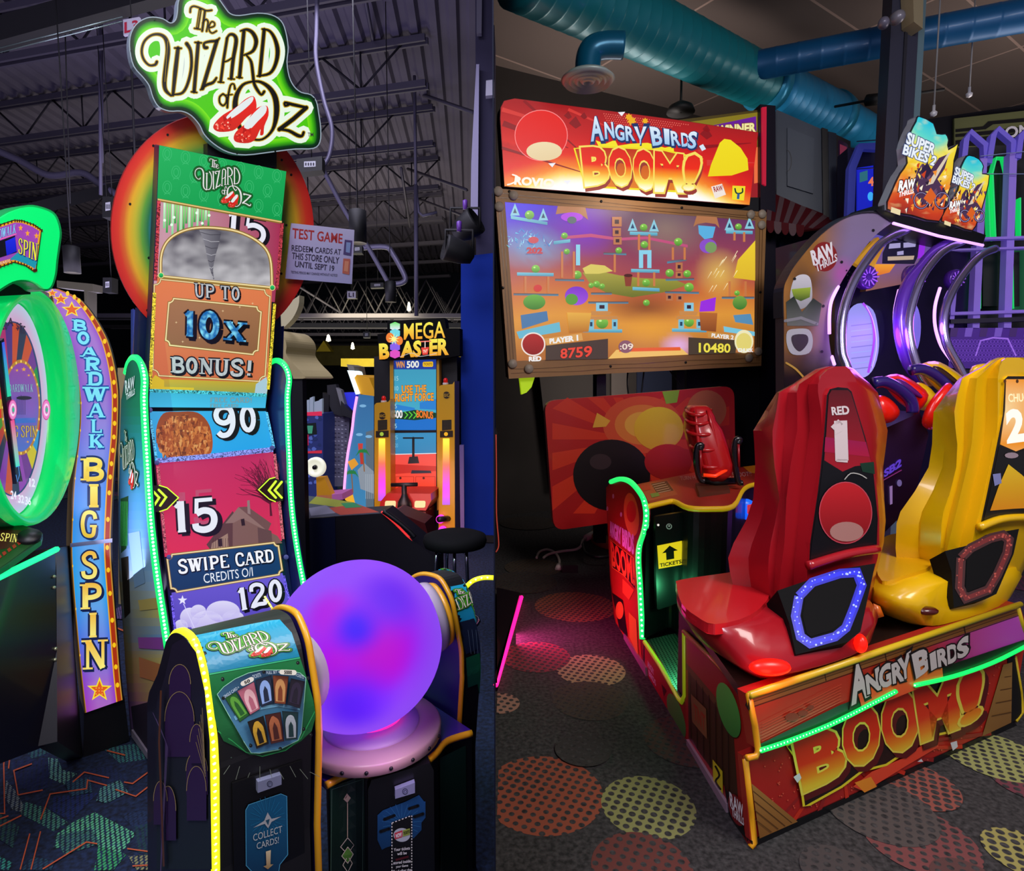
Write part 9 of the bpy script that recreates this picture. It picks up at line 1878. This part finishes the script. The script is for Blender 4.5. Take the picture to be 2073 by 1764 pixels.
for x0, x1, y0, y1 in ((2003, 2044, 318, 480),): B().slab(PAR.off(-.18), [(x0 + 5, y0 + 20), (x1 - 4, y0 + 18), (x1 - 4, y1), (x0 + 4, y1 + 2)], .03, M('#0a0e10', .6)).build('net_panel', T)
for x0, x1, y0, y1 in ((1990, 2030, 512, 620), (2040, 2064, 512, 620)): B().slab(PAR.off(-.17), [(x0, y0), (x1, y0 - 2), (x1, y1), (x0, y1)], .02, M('#080810', .6)).build('net_panel', T)
for k, pts in enumerate(([(1950, 345), (1957, 282), (1966, 266), (1996, 292), (1998, 330)], [(2003, 330), (2012, 274), (2022, 260), (2052, 286), (2052, 330)], [(2062, 320), (2068, 275), (2080, 262), (2110, 280)])): bar_(PAR.off(.02 * k), pts, 11, LIL, 'arch_frame', T)
for pts in ([(2016, 485), (2010, 350), (2018, 318), (2034, 318), (2042, 350), (2046, 480)],): bar_(PAR.off(-.1), pts, 3, M('#12c060', .4, emit=.8), 'green_strip', T)
for pts in ([(1941, 628), (1942, 520), (1960, 508)], [(1985, 625), (1986, 515)], [(2005, 480), (2000, 350)], [(2052, 625), (2050, 505)], [(2066, 480), (2066, 400)]): bar_(PAR.off(-.1), pts, 2.5, M('#12c060', .4, emit=.8), 'green_strip', T)
for k, (x0, y0, x1, y1, w) in enumerate(((1992, 320, 1976, 664, 14), (2052, 310, 2040, 664, 15), (1935, 560, 1926, 664, 9), (2100, 300, 2096, 664, 14))): bar_(PAR.off(.03), [(x0, y0), (x1, y1)], w, LI2, 'post', T, .08)
for y, h in ((482, 5), (503, 4), (632, 6), (648, 9)): bar_(PAR.off(.05), [(1925, y + 3), (2110, y - 3)], h, LI2 if y != 648 else M('#1a1430', .4), 'rail', T)
bar_(PAR.off(.06), [(1985, 316), (2110, 303)], 1.2, M('#8a98c0', .3), 'cable', T, .01); bar_(PAR.off(.06), [(1960, 352), (2110, 352)], 1.2, M('#8a98c0', .3), 'cable', T, .01)
lp = B().slab(PAR.off(.02), [(1918, 664), (2110, 664), (2110, 750), (1918, 745)], .06, M('#4a2290', .4, emit=.15)).build('lower_panel', T); s = Sh(PAR.off(.02), .002, mat='L')
for k in range(6): s.poly([(1925 + k * 30, 664), (1940 + k * 30, 664), (1936 + k * 30, 682), (1922 + k * 30, 682)], '#6a4ab0' if k % 2 else '#3a2060', adv=False)
s.stroke([(1975, 720), (1985, 690), (2010, 684), (2040, 686), (2056, 720)], 3, '#9a6ae0')
for j in range(5):
    for i in range(24): x, y = 1925 + i * 7 + (j % 2) * 3.5, 692 + j * 9; e = ell(x, y, 3.4, 4, 6); s.stroke(e + [e[0]], .6, '#7a4ac8', cap=False, adv=False)
s.build('hex_pattern', lp)
B().slab(PAR, [(1930, 745), (2110, 750), (2110, 1000), (1930, 1010)], .3, M('#0c0820', .5)).build('base', T)
T = thing('hoop_game', 'blue lit arched game seen behind the column left of the flame signs', 'arcade game', V((at(1750, 900, 5.2).x, 5.2, 0))); PHG = Pl(at(1750, 350, 5.0), (-.1, -1, 0))
B().slab(PHG.off(-.1), [(1716, 300), (1795, 296), (1795, 470), (1716, 470)], .2, M('#141040', .5)).build('back_panel', T)
B().slab(PHG.off(-.08), [(1736, 340), (1768, 335), (1768, 420), (1736, 428)], .02, M('#1c28d0', .4, emit=.6)).build('blue_screen', T); s = Sh(PHG.off(-.08), .003, mat='L'); s.text('4', [(1758, 360), (1768, 359), (1768, 376), (1758, 377)], '#f08050', .03); s.poly([(1740, 350), (1756, 345), (1756, 365), (1740, 370)], '#2a6a7a'); s.poly(ell(1762, 398, 6, 9), '#40b0f8'); s.build('screen_image', T)
for pts, w in (([(1722, 440), (1726, 340), (1744, 296), (1778, 296)], 15), ([(1780, 420), (1786, 330), (1806, 296), (1830, 300)], 13), ([(1790, 330), (1806, 366)], 8)): bar_(PHG, pts, w, M('#4048b8', .4, emit=.2), 'arch_frame', T)
for y in (284, 340): bar_(PHG.off(.05), [(1735, y + 2), (1850, y - 6)], 1.4, M('#202838', .3), 'cable', T, .01)
B().slab(PHG.off(.02), [(1718, 440), (1800, 430), (1800, 1000), (1718, 1000)], .3, M('#0c0c1c', .5)).build('base', T)
# backlit prize machine with WINNER sign
T = thing('prize_winner_game', 'machine with yellow purple lettered sign and red light column behind the lit header', 'arcade game', V((at(1480, 900, 6.2).x, 6.2, 0))); PWN = Pl(at(1480, 300, 5.35), (.1, -1, 0))
ws = B().slab(PWN, [(1372, 243), (1540, 222), (1540, 420), (1372, 420)], .3, M('#6a5a1c', .5, emit=.1)).build('sign_box', T); s = Sh(PWN, .003, mat='L')
s.poly([(1376, 250), (1538, 227), (1538, 400), (1376, 400)], '#86761c'); s.poly([(1425, 258), (1530, 236), (1532, 290), (1430, 300)], ('#6a1c9a', '#5a1a80')); s.poly([(1440, 300), (1532, 275), (1534, 400), (1440, 400)], '#9a1c24'); s.otext('WINNER', [(1452, 256), (1528, 250), (1528, 267), (1452, 272)], '#f0e8a0', '#7a3a20', .05, .1)
s.poly([(1526, 300), (1534, 298), (1536, 370), (1526, 372)], '#f07040'); s.build('sign_print', ws)
B().slab(PWN.off(.05), [(1539, 211), (1570, 214), (1571, 1000), (1541, 1000)], .3, M('#140c24', .4)).build('corner_column', T); B().slab(PWN.off(.07), [(1543, 217), (1552, 216), (1551, 376), (1544, 372)], .02, M('#c81c3c', .4, emit=.5)).build('red_light', T)
B().slab(PWN.off(.02), [(1390, 400), (1541, 400), (1541, 1000), (1390, 1000)], .3, M('#0a0c1c', .6)).build('lower_body', T)
# grey cabinet with round marking
T = thing('grey_booth', 'tall plain grey booth with a recessed panel right of the red light column', 'booth', V((at(1620, 900, 5.8).x, 5.8, 0))); PGB = Pl(at(1620, 300, 5.6), (-.25, -1, 0))
B().slab(PGB, [(1572, 222), (1664, 262), (1667, 445), (1572, 420)], .4, M('#4a5466', .5)).build('booth_wall', T); B().slab(PGB.off(.02), [(1594, 258), (1648, 280), (1646, 392), (1594, 376)], .02, M('#515c6e', .5)).build('access_panel', T); s = Sh(PGB.off(.02), .003, mat='P'); s.stroke(ell(1592, 326, 10, 22, 14, a0=-90, a1=90), 1.4, '#20242c', cap=False); s.build('round_mark', T)
B().slab(PGB.off(.03), [(1664, 258), (1676, 262), (1678, 446), (1667, 445)], .3, M('#0c0c16', .4)).build('dark_post', T); B().slab(PGB.off(.05), [(1677, 266), (1693, 270), (1694, 448), (1679, 446)], .1, M('#8a94a8', .15, .9)).build('mirror_post', T)
B().slab(PGB.off(.04), [(1692, 272), (1722, 286), (1724, 446), (1694, 446)], .1, M('#20141c', .4)).build('window_frame', T); wp = B().slab(PGB.off(.05), rrect([(1697, 282), (1717, 292), (1716, 440), (1697, 442)], 5), .02, M('#4a2c50', .15, coat=.5)).build('window_pane', T); s = Sh(PGB.off(.05), .003, mat='L'); s.poly([(1699, 340), (1712, 344), (1710, 438), (1698, 440)], ('#4a3a90', '#40a0e8')); s.poly([(1708, 320), (1715, 322), (1714, 436), (1709, 436)], '#c86a50'); s.poly([(1700, 292), (1714, 298), (1714, 318), (1700, 314)], '#6a2038'); s.build('reflection', wp)
B().slab(PGB.off(-.02), [(1572, 400), (1722, 440), (1722, 1000), (1572, 1000)], .3, M('#0c2c5a', .6)).build('booth_interior', T)
# striped awning
T = thing('striped_awning', 'red and white striped scalloped awning above the dark blue interior', 'awning', V((at(1640, 500, 5.2).x, 5.1, 2.0))); PAW = pl3(at(1560, 392, 5.55), at(1700, 450, 5.5), at(1560, 450, 5.2))
aw = B().slab(PAW, [(1552, 385), (1620, 415), (1700, 445), (1660, 462), (1612, 468), (1552, 448)], .02, M('#5a161e', .7)).build('awning_cloth', T); s = Sh(PAW, .002, mat='PM')
for k in range(6): s.poly([(1556 + k * 22, 388 + k * 9.4), (1566 + k * 22, 392 + k * 9.4), (1560 + k * 17, 449 + k * 2.8), (1551 + k * 17, 447 + k * 2.8)], '#6e565c', adv=False)
s.build('stripes', aw); PAV = Pl(at(1600, 460, 5.15), (0, -1, 0))
for k in range(5): B().slab(PAV.off(.002 * k), [(1552 + k * 15, 446 + k * 2), (1568 + k * 15, 448 + k * 2)] + [(1560 + k * 15 + 8 * math.cos(a_ / 8 * PI), 456 + k * 2 + 16 * math.sin(a_ / 8 * PI)) for a_ in range(9)], .01, M('#6e565c' if k % 2 else '#5a161e', .7)).build('scallop', T)
